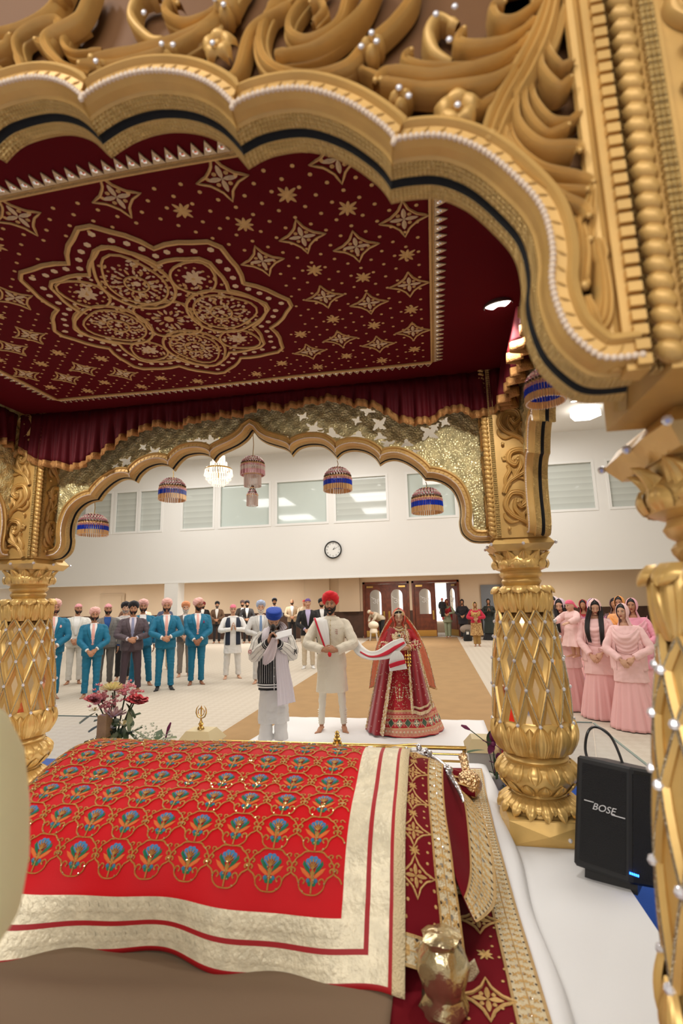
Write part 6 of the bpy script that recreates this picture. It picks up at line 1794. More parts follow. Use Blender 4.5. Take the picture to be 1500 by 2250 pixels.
f.top(e, 'blouse', BRED, .60, .014, .0, .82, wrist=.16, cuff=.034)
bt = lambda u, v, h: f.front(u, v, .0215+h)
m = MB()
for k in range(420):
    x, z = rng.uniform(-.13, .13), rng.uniform(.66, .815)*H
    (petal2(m, (x, z), rng.uniform(0, 6), .022, .005, bt, .003, k % 2) if k % 3 else dot2(m, (x, z), .006, bt, .004, 1))
m.build('blouse_embroidery', BG, e, angle=30)
m = MB()
for i in (0, 1):
    w = f.hands[i][0]; E_ = f.el[i]
    for k in range(110):
        t = rng.uniform(.18, 1); c = w+(E_-w)*t; d = unit(E_-w); u = unit(np.cross(d, (0, 0, 1))); v = np.cross(d, u); a = rng.uniform(0, 6.3)
        m.ball(c+(u*cos(a)+v*sin(a))*(.052+.010*t), .009, 6, 4, k % 2)
m.build('sleeve_pattern', BG, e)
# skirt
Z1, Z0 = .64*H, .014
_, rx0, ry0, cy0 = f.ring(.60*H, .016, 4)
def bsk(a, t, h=0.):
    ff_ = t**.92
    w = 1+min(1, t*1.5)*(.030*sin(6*a+.9)+.018*sin(11*a+2)+.010*sin(23*a))
    x, y = (rx0+(.485-rx0)*ff_)*w+h, (ry0+(.43-ry0)*ff_)*w+h
    return np.array((x*cos(a)+.02*t, cy0+y*sin(a), Z1+(Z0-Z1)*t+.018*max(0, t-.9)*10*sin(6*a+.9)*.5))
def skmat(u, v):
    t = v
    return 0 if t < .70 else 1 if t < .715 else 2 if t < .745 else 0 if t < .755 else 2 if t < .785 else 1 if t < .795 else 0 if t < .895 else 1 if t < .905 else 2 if t < .985 else 0
m = MB().grid(lambda u, v: bsk(2*pi*u, v), 161, 90, matfn=skmat)
sk = m.build('skirt', [BRED, BG[0], BG[4]], e, angle=None); q = sk.modifiers.new('t', 'SOLIDIFY'); q.thickness = .002; q.offset = 0
st_ = lambda u, v, h: bsk(u, v/1.0, h+.0015)
def S2(ca, ct):   # local frame in metres around (angle, t)
    r = .10+.36*ct; L = Z1-Z0
    return lambda u, v, h: bsk(ca+u/r, ct-v/L, h+.0032)
m = MB()
for k in range(26):
    a = 2*pi*k/26; T = S2(a, .845)
    c2 = 2 if k % 2 == 0 else 1
    line2(m, [(-.042, 0), (0, .052), (.042, 0), (0, -.052)], .003, T, .001, 1, closed=True)
    for q in range(4): b = q*pi/2; petal2(m, (0, 0), b, .036, .013, T, .003, c2); dot2(m, (.02*cos(b+pi/4), .02*sin(b+pi/4)), .009, T, .003, 2)
    line2(m, [(-.034, 0), (0, .044), (.034, 0), (0, -.044)], .002, T, .0015, 2, closed=True)
    T = S2(a+pi/26, .845)
    for (dx, dy) in ((0, .032), (0, -.032), (0, 0)): petal2(m, (dx-.01, dy), 0, .022, .007, T, .003, (3, 0)[dy == 0]); dot2(m, (dx, dy+.014), .006, T, .003, 1)
for k in range(64):
    a = 2*pi*k/64; T = S2(a, .945)
    burst(m, (0, .004), .018, T, 6, 1, 0); petal2(m, (.02, -.014), .8, .018, .005, T, .003, 0); dot2(m, (.0, -.026), .005, T, .003, 3)
    T = S2(a, .73); petal2(m, (-.01, 0), 0, .02, .006, T, .003, 3); T = S2(a+.05, .77); dot2(m, (0, 0), .007, T, .003, 3); dot2(m, (.02, 0), .005, T, .003, 1)
for k in range(14):   # upright flame motifs
    a = 2*pi*k/14+.12; T = S2(a, .52)
    for s in (-1, 1):
        for q in range(6): petal2(m, (s*(.012+.006*q), -.07+.028*q), pi/2-s*.7, .026, .008, T, .004, 1 if q % 2 else 0)
    for q in range(4): petal2(m, (0, -.08+.04*q), pi/2, .034, .010, T, .005, (q+k) % 2)
    burst(m, (0, .11), .022, T, 8, 0)
for k in range(1100):
    a, t = rng.uniform(0, 2*pi), sqrt(rng.uniform(.02, .48)); dot2(m, (0, 0), .0046, S2(a, t), .003, k % 2)
m.build('skirt_embroidery', BG, sk, angle=30)
# maroon shawl falling from the right shoulder and another from the left arm
def panel(name, P0, P1, Pfn, nu, nv): pass
def drape(par, name, m_, top, bot, depth=.02, nf=4, nu=25, nv=30, bulge=.05, border=None, thick=.004, xb=0):
    'cloth hung between a top line and a bottom line (point lists), bulging forward, with vertical folds'
    A = catmull(top, 6); B_ = catmull(bot, 6)
    ua = np.linspace(0, 1, len(A)); ub_ = np.linspace(0, 1, len(B_))
    def fn(u, v, h=0.):
        a = np.array([np.interp(u, ua, A[:, k]) for k in range(3)]); b = np.array([np.interp(u, ub_, B_[:, k]) for k in range(3)])
        p = a*(1-v)+b*v
        p[0] += xb*sin(pi*v**.75)
        p[1] -= bulge*sin(pi*min(1, v*1.1))*sin(pi*(.15+.7*u))+depth*sin(nf*2*pi*u+1.5*v)*min(1, v*2)+h
        return p
    mb = MB().grid(fn, nu, nv); o = mb.build(name, m_, par, angle=None); k = o.modifiers.new('t', 'SOLIDIFY'); k.thickness = thick; k.offset = 0
    return o, fn
sh_l, fnl = drape(e, 'maroon_shawl', BMAR, [(-.02, -.11, .80*H), (-.11, -.06, .835*H), (-.19, .06, .80*H)], [(-.24, -.45, .03), (-.39, -.34, .03), (-.49, -.06, .02)], .022, 3, 25, 44, .05)
m = MB(); tl = lambda u, v, h: fnl(u, v, .005+h)
def vine(m, T, u, w, n, vs=(.02, .99)):
    for k in range(n):
        v = vs[0]+(vs[1]-vs[0])*k/n
        for q in range(3):
            p = fn2(T, u+rng.uniform(-w, w), v)
            m.ball(p, (.011, .006, .014), 6, 4, (k+q) % 2)
def fn2(T, u, v): return T(min(1, max(0, u)), min(1, max(0, v)), .004)
vine(m, tl, .09, .08, 170); vine(m, tl, .95, .05, 60)
for k in range(50): m.ball(fn2(tl, rng.uniform(.2, .9), rng.uniform(.05, .98)), .005, 5, 4, 1)
m.build('shawl_pattern', BG, sh_l)
sh_r, fnr = drape(e, 'maroon_shawl', BMAR, [(.10, -.17, .66*H), (.16, -.15, .72*H), (.215, .0, .74*H)], [(.12, -.43, .29), (.28, -.40, .27), (.40, -.22, .33)], .025, 3, 25, 40, .05)
m = MB(); tr_ = lambda u, v, h: fnr(u, v, .005+h)
vine(m, tr_, .91, .09, 170); vine(m, tr_, .05, .05, 60)
for k in range(60):
    p = fn2(tr_, k/60, .97); m.ball(p, (.012, .008, .022), 6, 4, k % 2); p = fn2(tr_, k/60, .90); m.ball(p, (.010, .006, .014), 6, 4, k % 2)
for k in range(30): m.ball(fn2(tr_, rng.uniform(.15, .85), rng.uniform(.05, .85)), .005, 5, 4, 1)
m.build('shawl_pattern', BG, sh_r)
# dupatta edge across the chest
m = MB()
for k in range(60):
    t = k/60; c = np.array((-.115+.10*t, 0, (.83-.17*t)*H))
    for q in range(3): m.ball(f.front(c[0]+rng.uniform(-.022, .022), c[2]+rng.uniform(-.01, .01), .030), (.010, .006, .012), 6, 4, (k+q) % 2)
for k in range(50):
    t = k/50; c = np.array((.085+.05*t, 0, (.85-.25*t)*H))
    for q in range(2): m.ball(f.front(c[0]+rng.uniform(-.014, .014), c[2], .032), (.010, .006, .012), 6, 4, (k+q) % 2)
m.build('chest_border', BG, e)
# orange net veil
VEIL = mat('orange_net_veil', (240, 74, 36), .7, alpha=.72, sheen=.2)
ve = f.veil(e, VEIL, 'veil', .30, .95, .030, 1.32, 1.05, thick=0, fold=.010)
def side_veil(sx, x1, z1):
    return drape(e, 'veil_side', VEIL, [(sx*.085, -.02, .93*H), (sx*.10, .06, .90*H), (sx*.09, .12, .88*H)], [(sx*x1*.99, -.06, z1), (sx*x1*.86, .06, z1), (sx*x1*.5, .24, z1+.02)], .014, 3, 19, 40, .01, thick=0, xb=sx*.085)
vr, fvr = side_veil(1, .455, .52); vl, fvl = side_veil(-1, .43, .53)
m = MB()
for T, ww_ in ((fvr, 1), (fvl, -1)):
    for k in range(75):
        for q in range(2): m.ball(T(.03+rng.uniform(0, .08), k/75*.97), (.007, .006, .011), 6, 4, (k+q) % 2)
    for k in range(40): m.ball(T(rng.uniform(.1, .95), rng.uniform(.1, .95)), .0045, 5, 4, 1)
m.tube([fvr(u, .995) for u in np.linspace(0, 1, 12)], .014, 6, 0); m.tube([fvl(u, .995) for u in np.linspace(0, 1, 12)], .006, 6, 0)
k_ = f.k
for k in range(34):
    a = -1.45+2.9*k/33; p = f.hx((.088*k_*sin(a)*1.02, -.052*k_, .022*k_+.098*k_*cos(a))); m.ball(p, (.009, .007, .009), 6, 4, k % 2)
m.build('veil_pattern', BG, ve)
# jewellery
m = MB(); hx = f.hx
m.tube([hx((0, -.062*k_, .100*k_)), hx((0, -.088*k_, .072*k_))], .003, 6, 1); m.ball(hx((0, -.093*k_, .055*k_)), (.017, .007, .020), 12, 8, 1); m.ball(hx((0, -.097*k_, .030*k_)), (.010, .006, .012), 8, 6, 1)
for s in (-1, 1): m.tube([hx((s*.008, -.09*k_, .075*k_)), hx((s*.04*k_, -.078*k_, .068*k_)), hx((s*.066*k_, -.05*k_, .055*k_))], .0045, 6, 1)
m.ball(hx((.062*k_, -.06*k_, .062*k_)), (.020, .010, .026), 10, 7, 0)
m.build('head_jewel', BG, e)
m = MB()
for r, z, o, c in ((.055, .842, .010, 0), (.070, .832, .016, 1), (.088, .818, .020, 0)):
    for k in range(26):
        a = pi*(1.02+.96*k/25); x = r*1.05*cos(a); m.ball((x, .004+(r+.018)*sin(a), z*H-(.035 if c else .02)*(1-abs(cos(a)))), (.0085, .007, .010), 7, 5, c)
m.ball((0, -.125, .770*H), (.026, .010, .030), 12, 8, 1); m.ball((0, -.133, .770*H), (.014, .008, .016), 10, 7, 2)
for k in range(9): a = pi*(1.15+.7*k/8); m.ball((.075*cos(a), -.10+.02*abs(cos(a)), .80*H+.05*sin(a)), (.006, .006, .012), 6, 5, 2)
m.build('necklace', BG, e)
m = MB()
for i in (0, 1):
    w = f.hands[i][0]; d = unit(f.el[i]-w)
    for q, c in ((.015, 0), (.030, 1), (.042, 3), (.054, 3), (.066, 1), (.080, 0)): m.tube([w+d*q, w+d*(q+.009)], [.040, .041], 16, c)
m.build('bangle_beads', [BG[0], BG[1], BG[2], cloth('bangle_red', (190, 20, 40))], e)
for i in (0, 1):
    w = f.hands[i][0]+np.array((0, -.02, -.03)); m = MB()
    for q in range(3):
        x0 = w[0]+(q-1)*.030; y0 = w[1]-.012*(q % 2)
        m.tube([(x0, y0, w[2]), (x0, y0, w[2]-.14-.05*(q == 1))], .003, 5)
        for zz in np.arange(.06, .22+.05*(q == 1), .042): m.lathe([(.004, .012), (.010, .006), (.016, -.008), (.012, -.012)], 10, (x0, y0, w[2]-zz))
    m.build('hanging_charm', mat('bright_gold', (232, 190, 96), .22, .9), e)
# ---------------------------------------------------------------- ladies on the right
BLUSH = cloth('blush_pink', (246, 202, 198), bump=.25); BLUSH2 = cloth('blush_pink_skirt', (242, 186, 184), bump=.25); LILV = cloth('lilac_gauze', (228, 200, 214)); 
def lady(x, y, rz, label, H, skin=0, head=(12, 0), hz=.545, top=BLUSH, sk=BLUSH2, veil=BLUSH, cowl=True, long=None, lids=True, lod=1, hem=.36, r0=.29, group=None, arms='low', hm=True, lips=LIPR, vopen=.95, low=.46, floor=True, spread=1.0):
    e = person(x, y, rz, label, group)
    f = Fig(H, 1.0, True, arms, head, lod, hz, .04)
    f.body(e, SKIN[skin], hidefeet=False)
    if lod < 2: f.face(e, HAIRB, lids, lips)
    f.hair(e, HAIRB, long)
    f.top(e, 'tunic', top, hem, .016, .16, .815, rip=.03, puff=1.15, cuff=.036, wrist=.06)
    if floor: f.skirt(e, sk, min(.52, hem+.06), .012/H, r0, folds=17, depth=.085)
    else: f.trousers(e, sk, wide=1.3, hem=.05)
    if veil is not None:
        f.veil(e, veil, 'head_scarf', low, vopen, .020, spread)
        if cowl: f.cowl(e, veil, w=.115)
    return e, f
e, f = lady(2.25, 7.87, -24, 'tall woman in blush pink with bowed head and long black hair, between two pink ladies', 1.66, 0, (26, 14), .53, long=((-1, .62), (1, .60)), hem=.36)
# wide bell sleeve
w = f.hands[1][0]; E_ = f.el[1]; d = unit(E_-w)
m = MB(); m.tube([w+d*.02, w+d*.10, w+d*.2, E_], [.095, .080, .066, .055], 18, flat=.8); m.build('bell_sleeve', BLUSH, e)
e, f = lady(1.94, 8.42, -8, 'woman in blush pink and lilac scarf holding a toddler beside the golden pillar', 1.66, 0, (14, -24), .64, veil=LILV, cowl=False, long=((-1, .68), (1, .62)), hem=.37, r0=.265)
m = MB()
for r, z in ((.052, .845), (.058, .838)): m.tube([np.array((r*cos(a), .004+r*sin(a), z*f.H)) for a in np.linspace(0, 2*pi, 20)], .005, 6)
m.build('necklace', BG, e)
e, f = lady(2.44, 7.29, -24, 'young woman in blush pink looking sideways, last lady before the near pillar', 1.575, 0, (4, -16), .56, lids=False, hem=.37)
e = person(1.98, 8.03, -62, 'toddler in pink tunic and bright pink head cloth held by the lady in lilac scarf')
e.location.z = .80
f = Fig(.80, 1.15, True, [((-.16, -.16, .50), (0, -.8, -.1), (.3, .2, -.9), .4), ((.13, -.18, .50), (-.2, -.8, -.1), (-.3, .2, -.9), .4)], (6, 0), 1); f.k = .80/1.75*1.55; f.hc = np.array((0, 0, .92*f.H)); f.piv = np.array((0, 0, .84*f.H))
f.body(e, SKIN[0]); f.face(e, HAIRB, False, LIP); f.turban(e, cloth('bright_pink_cloth', (246, 108, 138)), 'patka', 'head_cloth')
f.top(e, 'tunic', cloth('baby_pink', (248, 206, 200)), .20, .012, .34, .82, rip=.06, puff=1.5, cuff=.03)
m = MB(); q = f.hx((0, .085*f.k*1.1, .02)); m.ball(q, (.03, .02, .03), 8, 6); m.tube([q, q+np.array((.05, .03, -.06))], [.02, .006], 8); m.tube([q, q+np.array((-.02, .05, -.05))], [.02, .006], 8); m.build('cloth_knot', MATS['bright_pink_cloth'], e)
lady(2.10, 9.55, -16, 'woman with floral white scarf behind the lady holding the toddler', 1.68, 1, (6, -20), veil=cloth('floral_gauze', (232, 214, 216)), top=cloth('floral_tunic', (232, 210, 208)), lod=2, lids=False)
lady(2.54, 8.95, -18, 'woman in lilac wrap and dark magenta flowered skirt between two pink ladies', 1.635, 1, (8, 0), veil=cloth('lilac_wrap', (214, 170, 208)), top=mat('dark_magenta_floral', (74, 20, 52), .8, rgb2=(196, 120, 150), vscale=26), sk=cloth('magenta_skirt', (190, 90, 160)), lids=False, hem=.30)
lady(3.14, 9.5, -22, 'woman in orange scarf behind the tall lady in pink', 1.66, 1, (4, -10), veil=cloth('orange_gauze', (240, 160, 84)), top=cloth('orange_tunic', (238, 170, 110)), sk=cloth('peach_skirt', (240, 196, 160)), lids=False)
lady(3.0, 8.55, -22, 'woman in pink and peach scarf just behind the young lady looking sideways', 1.63, 1, (4, -8), veil=cloth('peach_pink_gauze', (244, 178, 190)), top=cloth('rose_tunic', (240, 160, 180)), lids=False)
lady(3.40, 10.6, -20, 'small dark haired woman far behind the tall lady in pink', 1.62, 1, (4, 0), veil=cloth('dark_scarf', (120, 84, 80)), top=cloth('dark_tunic', (96, 60, 60)), lod=2)
lady(3.0, 11.2, -20, 'woman in red scarf far behind the lilac wrap', 1.60, 1, (6, 0), veil=cloth('brick_scarf', (176, 44, 44)), top=cloth('brick_tunic', (160, 40, 44)), lod=2)
# ladies and children by the doors
e, f = lady(1.39, 18.54, -3, 'woman in red cardigan, mustard scarf and golden flowered dress', 1.535, 1, (6, 0), .62, top=mat('gold_floral', (206, 170, 112), .7, rgb2=(150, 104, 56), vscale=22), sk=cloth('mustard_trouser', (168, 130, 70)), veil=cloth('mustard_scarf', (206, 170, 96)), lod=2, hem=.24, floor=False, low=.70, spread=.9)
f.top(e, 'cardigan', cloth('red_cardigan', (190, 24, 58)), .52, .028, .05, .80)
f.patch(e, 'dress_front', MATS['gold_floral'], [.50, .65, .76], [-.028, -.034, -.03], [.028, .034, .03], .034, 7)
lady(1.13, 22.0, -3, 'woman in black with black scarf beside the open door frame', 1.63, 1, (16, 0), .58, top=cloth('black_tunic', (30, 28, 34)), sk=BLK, veil=cloth('black_scarf', (34, 30, 36)), lod=2, floor=False)
lady(2.12, 21.2, -6, 'woman in dark striped robe with joined palms beyond the red cardigan', 1.62, 1, (4, 0), .70, top=mat('dark_green_stripe', (40, 48, 44), .8, bump=.4, bscale=6, tex='WAVE'), sk=BLK, veil=cloth('dark_green_scarf', (36, 42, 40)), lod=2, arms='pray', hem=.16)
lady(.50, 22.25, -2, 'woman in sage green with red scarf carrying a small child in the open doorway', 1.63, 1, (4, 10), .62, top=cloth('sage_tunic', (150, 158, 132)), sk=cloth('sage_trouser', (138, 148, 122)), veil=cloth('crimson_scarf', (170, 30, 40)), lod=2, floor=False, hem=.40)
e = person(.31, 22.02, 20, 'small child in dark suit and red turban carried in the open doorway'); e.location.z = .86
f = Fig(.80, 1.1, False, 'sides', (0, 0), 2); f.k = .80/1.75*1.45; f.hc = np.array((0, 0, .92*f.H)); f.piv = np.array((0, 0, .84*f.H))
f.body(e, SKIN[1]); f.turban(e, cloth('child_red', (176, 30, 44)), 'patka', 'turban'); f.top(e, 'jacket', BLK, .46, .012, .05); f.trousers(e, BLK)
# stooping guest at the left door, with bag and wrapped bundle
e = person(-2.28, 21.9, -50, 'person in beige jumper and cap stooping over beside the closed doors')
f = Fig(1.62, 1.05, False, [((-.12, -.50, .62), (.1, -.3, -.9), (0, .9, -.3), .4), ((.12, -.50, .60), (-.1, -.3, -.9), (0, .9, -.3), .4)], (0, 0), 2)
BEN = radians(62); P0 = np.array((0, 0, .52*f.H))
def bend(p):
    p = np.array(p, float)
    w = min(1, max(0, (p[2]-.50*f.H)/.12)); a = BEN*w; q = p-P0
    return np.array((p[0], P0[1]+q[1]*cos(a)-q[2]*sin(a), P0[2]+q[1]*sin(a)+q[2]*cos(a))) if p[2] > .5*f.H else p
f.hands = [((-.13, .04, .50*f.H), unit((0, 0, -1)), unit((1, 0, 0)), .4), ((.13, .04, .50*f.H), unit((0, 0, -1)), unit((-1, 0, 0)), .4)]
for i in (0, 1):
    sg = (-1, 1)[i]; f.hands[i] = (np.array((sg*.12, -.36, .80*f.H)), unit((0, -1, -.1)), unit((0, 0, -1)), .4); f.el[i] = np.array((sg*.20, -.18, .79*f.H))
b_ = f.body(e, SKIN[1]); j_ = f.top(e, 'jumper', cloth('beige_jumper', (190, 176, 152)), .50, .02, 0); t_ = f.turban(e, cloth('beige_cap', (200, 186, 160)), 'patka', 'cap')
for o in (b_, j_, t_):
    for v in o.data.vertices: v.co = bend(v.co)
f.trousers(e, BLK)
bu = empty('wrapped_bundle', (-2.55, 21.2, .009), 0, 'pale cloth bundle on a small stool in front of the stooping person', 'bundle')
MB().ball((0, 0, .62), (.22, .18, .17), 16, 10).lathe([(.15, .30), (.17, .33), (.15, .46), (.12, .5)], 16).build('bundle', cloth('pale_bundle', (222, 210, 186)), bu)
for a in range(4): MB().tube([(.11*(1 if a % 2 else -1), .11*(1 if a > 1 else -1), .32), (.15*(1 if a % 2 else -1), .15*(1 if a > 1 else -1), 0)], .018, 8).build('leg', cloth('stool_white', (210, 206, 198)), bu)
bp = empty('backpack', (1.20, 20.7, 0), 0, 'small black backpack with white tag on the floor behind the red cardigan', 'bag')
MB().rings([[(.17*f_*cos(a), .10*f_*sin(a), z) for a in np.linspace(0, 2*pi, 20, endpoint=False)] for z, f_ in ((0, .85), (.04, 1), (.2, 1.02), (.3, .9), (.36, .5), (.37, .1))]).build('body', BLK, bp)
MB().b2((-.05, -.115, .26), (.05, -.095, .36)).build('tag', WSH, bp, False)
MB().tube([(-.08, .02, .34), (-.06, 0, .42), (.06, 0, .42), (.08, .02, .34)], .012, 8).build('handle', BLK, bp)
cs = empty('cushion_seat', (1.25, 21.4, 0), 0, 'rounded taupe seat cushion standing behind the black backpack', 'seat')
MB().ball((0, 0, .42), (.30, .22, .18), 18, 10).build('cushion', cloth('taupe_cushion', (150, 136, 122)), cs)
MB().lathe([(.2, 0), (.22, .02), (.12, .1), (.14, .3)], 18).build('base', cloth('light_base', (210, 204, 196)), cs)
bg = empty('handbag', (2.10, 8.55, 0), 0, 'black bag with orange scarf standing between the ladies in pink', 'bag')
MB().rings([[(.16*f_*cos(a), .11*f_*sin(a), z) for a in np.linspace(0, 2*pi, 20, endpoint=False)] for z, f_ in ((0, .9), (.03, 1), (.25, .95), (.30, .85))]).build('body', BLK, bg)
m = MB()
for k in range(7): m.ball((rng.uniform(-.08, .08), rng.uniform(-.08, .0), .33+rng.uniform(-.02, .05)), (.075, .06, .045), 9, 6)
m.build('orange_scarf', cloth('coral_orange', (240, 120, 78)), bg)
# ================================================================ rail, boxes, glass, flowers, speaker, chandeliers
CREAM = mat('cream_lacquer', (226, 216, 192), .45)
rail = empty('stage_rail', (-.72, 3.65, .5), 0, 'low golden rail with a turned finial along the front of the stage', 'railing')
MB().tube([(-.875, 0, .205), (.875, 0, .205)], .014, 12).tube([(-.875, 0, .165), (.875, 0, .165)], .007, 8).build('top_rail', BRASS, rail)
for x in (-.86, -.46, 0, .46, .86): MB().tube([(x, 0, 0), (x, 0, .2)], .012, 10).build('post', BRASS, rail)
MB().lathe([(.03, .19), (.032, .225), (.022, .23), (.028, .245), (.016, .255), (.02, .265), (.012, .275), (.017, .285), (.006, .298)], 20).build('finial', BRASS, rail)
# donation chest under a glass lid
ch = empty('donation_chest', (-.72, 3.30, .5), 0, 'cream donation chest with golden edges and glass lid behind the rail', 'chest')
MB().b2((-.85, -.22, 0), (.87, .22, .14)).build('body', CREAM, ch, False)
MB().b2((-.86, -.23, .14), (.88, -.20, .165)).b2((-.86, .20, .14), (.88, .23, .165)).b2((-.86, -.2, .14), (-.83, .2, .165)).b2((.85, -.2, .14), (.88, .2, .165)).b2((.0, -.2, .14), (.03, .2, .165)).build('lid_frame', BRASS, ch, False)
CLR = mat('clear_glass', (226, 236, 230), .03, alpha=.16, spec=.8)
MB().b2((-.83, -.2, .148), (.85, .2, .154)).build('lid_glass', mat('lid_glass', (214, 222, 214), .05, alpha=.5), ch, False)
def pedestal(name, loc, w, d, h, label):
    e = empty(name, loc, 0, label, 'pedestal')
    MB().b2((-w/2, -d/2, 0), (w/2, d/2, h*.72)).build('base', CREAM, e, False)
    m = MB(); m.add([(-w/2-.02, -d/2-.02, h*.72), (w/2+.02, -d/2-.02, h*.72), (w/2+.02, d/2+.02, h*.72), (-w/2-.02, d/2+.02, h*.72), (-w*.36, -d*.3, h), (w*.36, -d*.3, h), (w*.36, d*.3, h), (-w*.36, d*.3, h)], [(3, 2, 1, 0), (4, 5, 6, 7), (0, 1, 5, 4), (1, 2, 6, 5), (2, 3, 7, 6), (3, 0, 4, 7)])
    m.build('stepped_top', mat('champagne_gold', (212, 194, 150), .4, .4), e, False)
    return e
pedestal('corner_pedestal', (-1.74, 3.66, .5), .24, .24, .285, 'cream corner pedestal with stepped champagne top under the golden emblem')
pedestal('corner_pedestal', (.27, 3.78, .5), .2, .24, .25, 'cream corner pedestal with stepped top beside the purple orchids')
kh = empty('emblem_finial', (-1.745, 3.66, .787), 0, 'golden sword-and-ring emblem finial standing on the pedestal near the bouquet', 'emblem')
MB().lathe([(.026, 0), (.022, .012), (.012, .02), (.02, .035), (.012, .045), (.007, .06), (.006, .075)], 16).build('stem', BRASS, kh)
m = MB(); zc = .118
m.tube([(.024*cos(t), 0, zc+.027*sin(t)) for t in np.linspace(0, 2*pi, 25)], .0036, 6)
m.tube([(0, 0, .07), (0, 0, .09), (0, 0, .15), (0, 0, .165)], [.003, .006, .007, .0008], 6, flat=.4, up=(0, 1, 0))
for s in (-1, 1): m.tube([(s*.004, 0, .072), (s*.028, 0, .084), (s*.040, 0, .112), (s*.036, 0, .142), (s*.020, 0, .164)], [.003, .005, .006, .004, .001], 6, flat=.4, up=(0, 1, 0))
m.build('emblem', BRASS, kh)
# wooden posts and glass guards around the stage
WOODP = mat('pale_oak', (196, 156, 108), .55, var=.2, vscale=14)
def gpost(x, y, h, label):
    e = MB().b2((-.038, -.038, 0), (.038, .038, h)).build('oak_post', WOODP, None, False, loc=(x, y, .5)); return tag(e, label, 'post')
gpost(-2.49, 3.6, .385, 'square oak post holding the glass guard beside the big bouquet')
gpost(.40, 3.62, .325, 'square oak post of the glass guard beside the golden pillar and orchids')
def guard(a, b, z0, z1, label):
    a = np.array(a); b = np.array(b); L = np.linalg.norm(b-a)
    e = empty('glass_guard', ((a[0]+b[0])/2, (a[1]+b[1])/2, .5), atan2(b[1]-a[1], b[0]-a[0]), label, 'glass panel')
    MB().b2((-L/2, -.005, z0-.5), (L/2, .005, z1-.5)).build('pane', CLR, e, False)
    MB().b2((-L/2, -.006, z1-.5), (L/2, .006, z1-.494)).build('polished_edge', mat('glass_edge', (120, 140, 128), .2, spec=.8), e, False)
guard((-3.62, 3.6), (-2.53, 3.6), .5, .87, 'clear glass guard running from the oak post away past the bouquet')
guard((.44, 3.62), (.95, 3.62), .5, .888, 'clear glass guard between the golden pillar and the stage corner')
guard((.955, 1.2), (.955, 3.60), .5, .888, 'clear glass guard along the stage edge behind the black loudspeaker')
# black loudspeaker lying back as a wedge, with its cable
BL = mat('speaker_black', (20, 20, 21), .5, bump=.05, bscale=200); GR = mat('speaker_grille', (11, 11, 12), .6, bump=.6, bscale=420)
sp = empty('loudspeaker', (.592, 2.15, ZP), radians(-24), 'black portable loudspeaker tilted back on the white platform beside the pillar', 'loudspeaker', sc=1.09)
body = MB(); w, h_, dp = .245, .345, .20
prof = [(-w/2, 0), (-w/2+.0, -.01), (w/2-.075, -.01), (w/2, .055), (w/2-.02, dp), (-w/2+.06, dp)]
body.prism(prof, .0, h_)
Rt = Matrix.Rotation(radians(-13), 4, 'X') @ Matrix.Rotation(radians(5), 4, 'Y')
def spart(mb, name, mm, **k):
    o = mb.build(name, mm, sp, **k); o.matrix_local = Matrix.Translation((0, -.03, .028)) @ Rt; return o
spart(body, 'cabinet', BL, smooth=False).modifiers.new('b', 'BEVEL').width = .008
g = MB(); g.b2((-w/2+.018, -.0135, .022), (w/2-.09, -.0095, h_-.02)); spart(g, 'front_grille', GR, smooth=False)
g = MB(); d = np.array((.075, .065)); d /= np.linalg.norm(d)
def sl(t, o): return (w/2-.075+d[0]*t+d[1]*o, -.01+d[1]*t-d[0]*o)
g.prism([sl(.004, .0), sl(.07, .0), sl(.07, .004), sl(.004, .004)], .022, h_-.02); spart(g, 'side_grille', GR, smooth=False)
q = text_mesh('logo', 'BOSE', .030, mat('logo_silver', (226, 226, 228), .3, .4), sp, (0, 0, 0), (0, 0, 0), .0008, .3)
q.matrix_local = Matrix.Translation((0, -.03, .028)) @ Rt @ Matrix.Translation((-.035, -.0145, .195)) @ Matrix.Rotation(radians(90), 4, 'X')
g = MB().b2((-.095, -.0150, .206), (-.065, -.0137, .209)).b2((-.01, -.0150, .183), (.030, -.0137, .186)); spart(g, 'logo_bar', MATS['logo_silver'], smooth=False)
g = MB()
for k in range(5): g.box((.045+.0055*k, -.0115, .032), (.004, .004, .006))
spart(g, 'status_lights', mat('blue_led', (40, 110, 255), .3, emit=6), smooth=False)
g = MB().b2((-w/2+.03, .02, -.03), (w/2-.06, dp-.03, .004)); spart(g, 'rubber_foot', BLACKP, smooth=False)
P = catmull([(.585, 2.30, 1.0), (.575, 2.33, 1.07), (.60, 2.36, 1.135), (.64, 2.38, 1.15), (.685, 2.36, 1.12), (.70, 2.30, 1.04), (.70, 2.26, .95), (.70, 2.28, .80), (.69, 2.42, .68), (.72, 2.75, .56), (.8, 3.2, .512)], 8)
tag(MB().tube(P, .0055, 8).build('speaker_cable', BLACKP), 'thin black cable looping up behind the black loudspeaker', 'cable')
tag(MB().tube(catmull([(.33, 3.1, .506), (.40, 2.98, .506), (.52, 2.86, .506), (.66, 2.86, .506), (.75, 2.7, .506)], 8), .006, 8).build('floor_cable', BLACKP), 'black cable lying on the blue carpet beside the pillar base', 'cable')
tag(MB().tube(catmull([(.36, 3.2, .506), (.42, 3.02, .506), (.55, 2.93, .506), (.7, 2.95, .506)], 8), .005, 8).build('floor_cable', mat('grey_cable', (150, 146, 140), .5)), 'grey cable lying on the blue carpet beside the pillar base', 'cable')
tag(MB().b2((.17, 2.9, .5), (.36, 3.16, .62)).build('wooden_box', mat('tan_box', (206, 182, 150), .6), None, False), 'tan box on the blue stage carpet below the orchids', 'box')
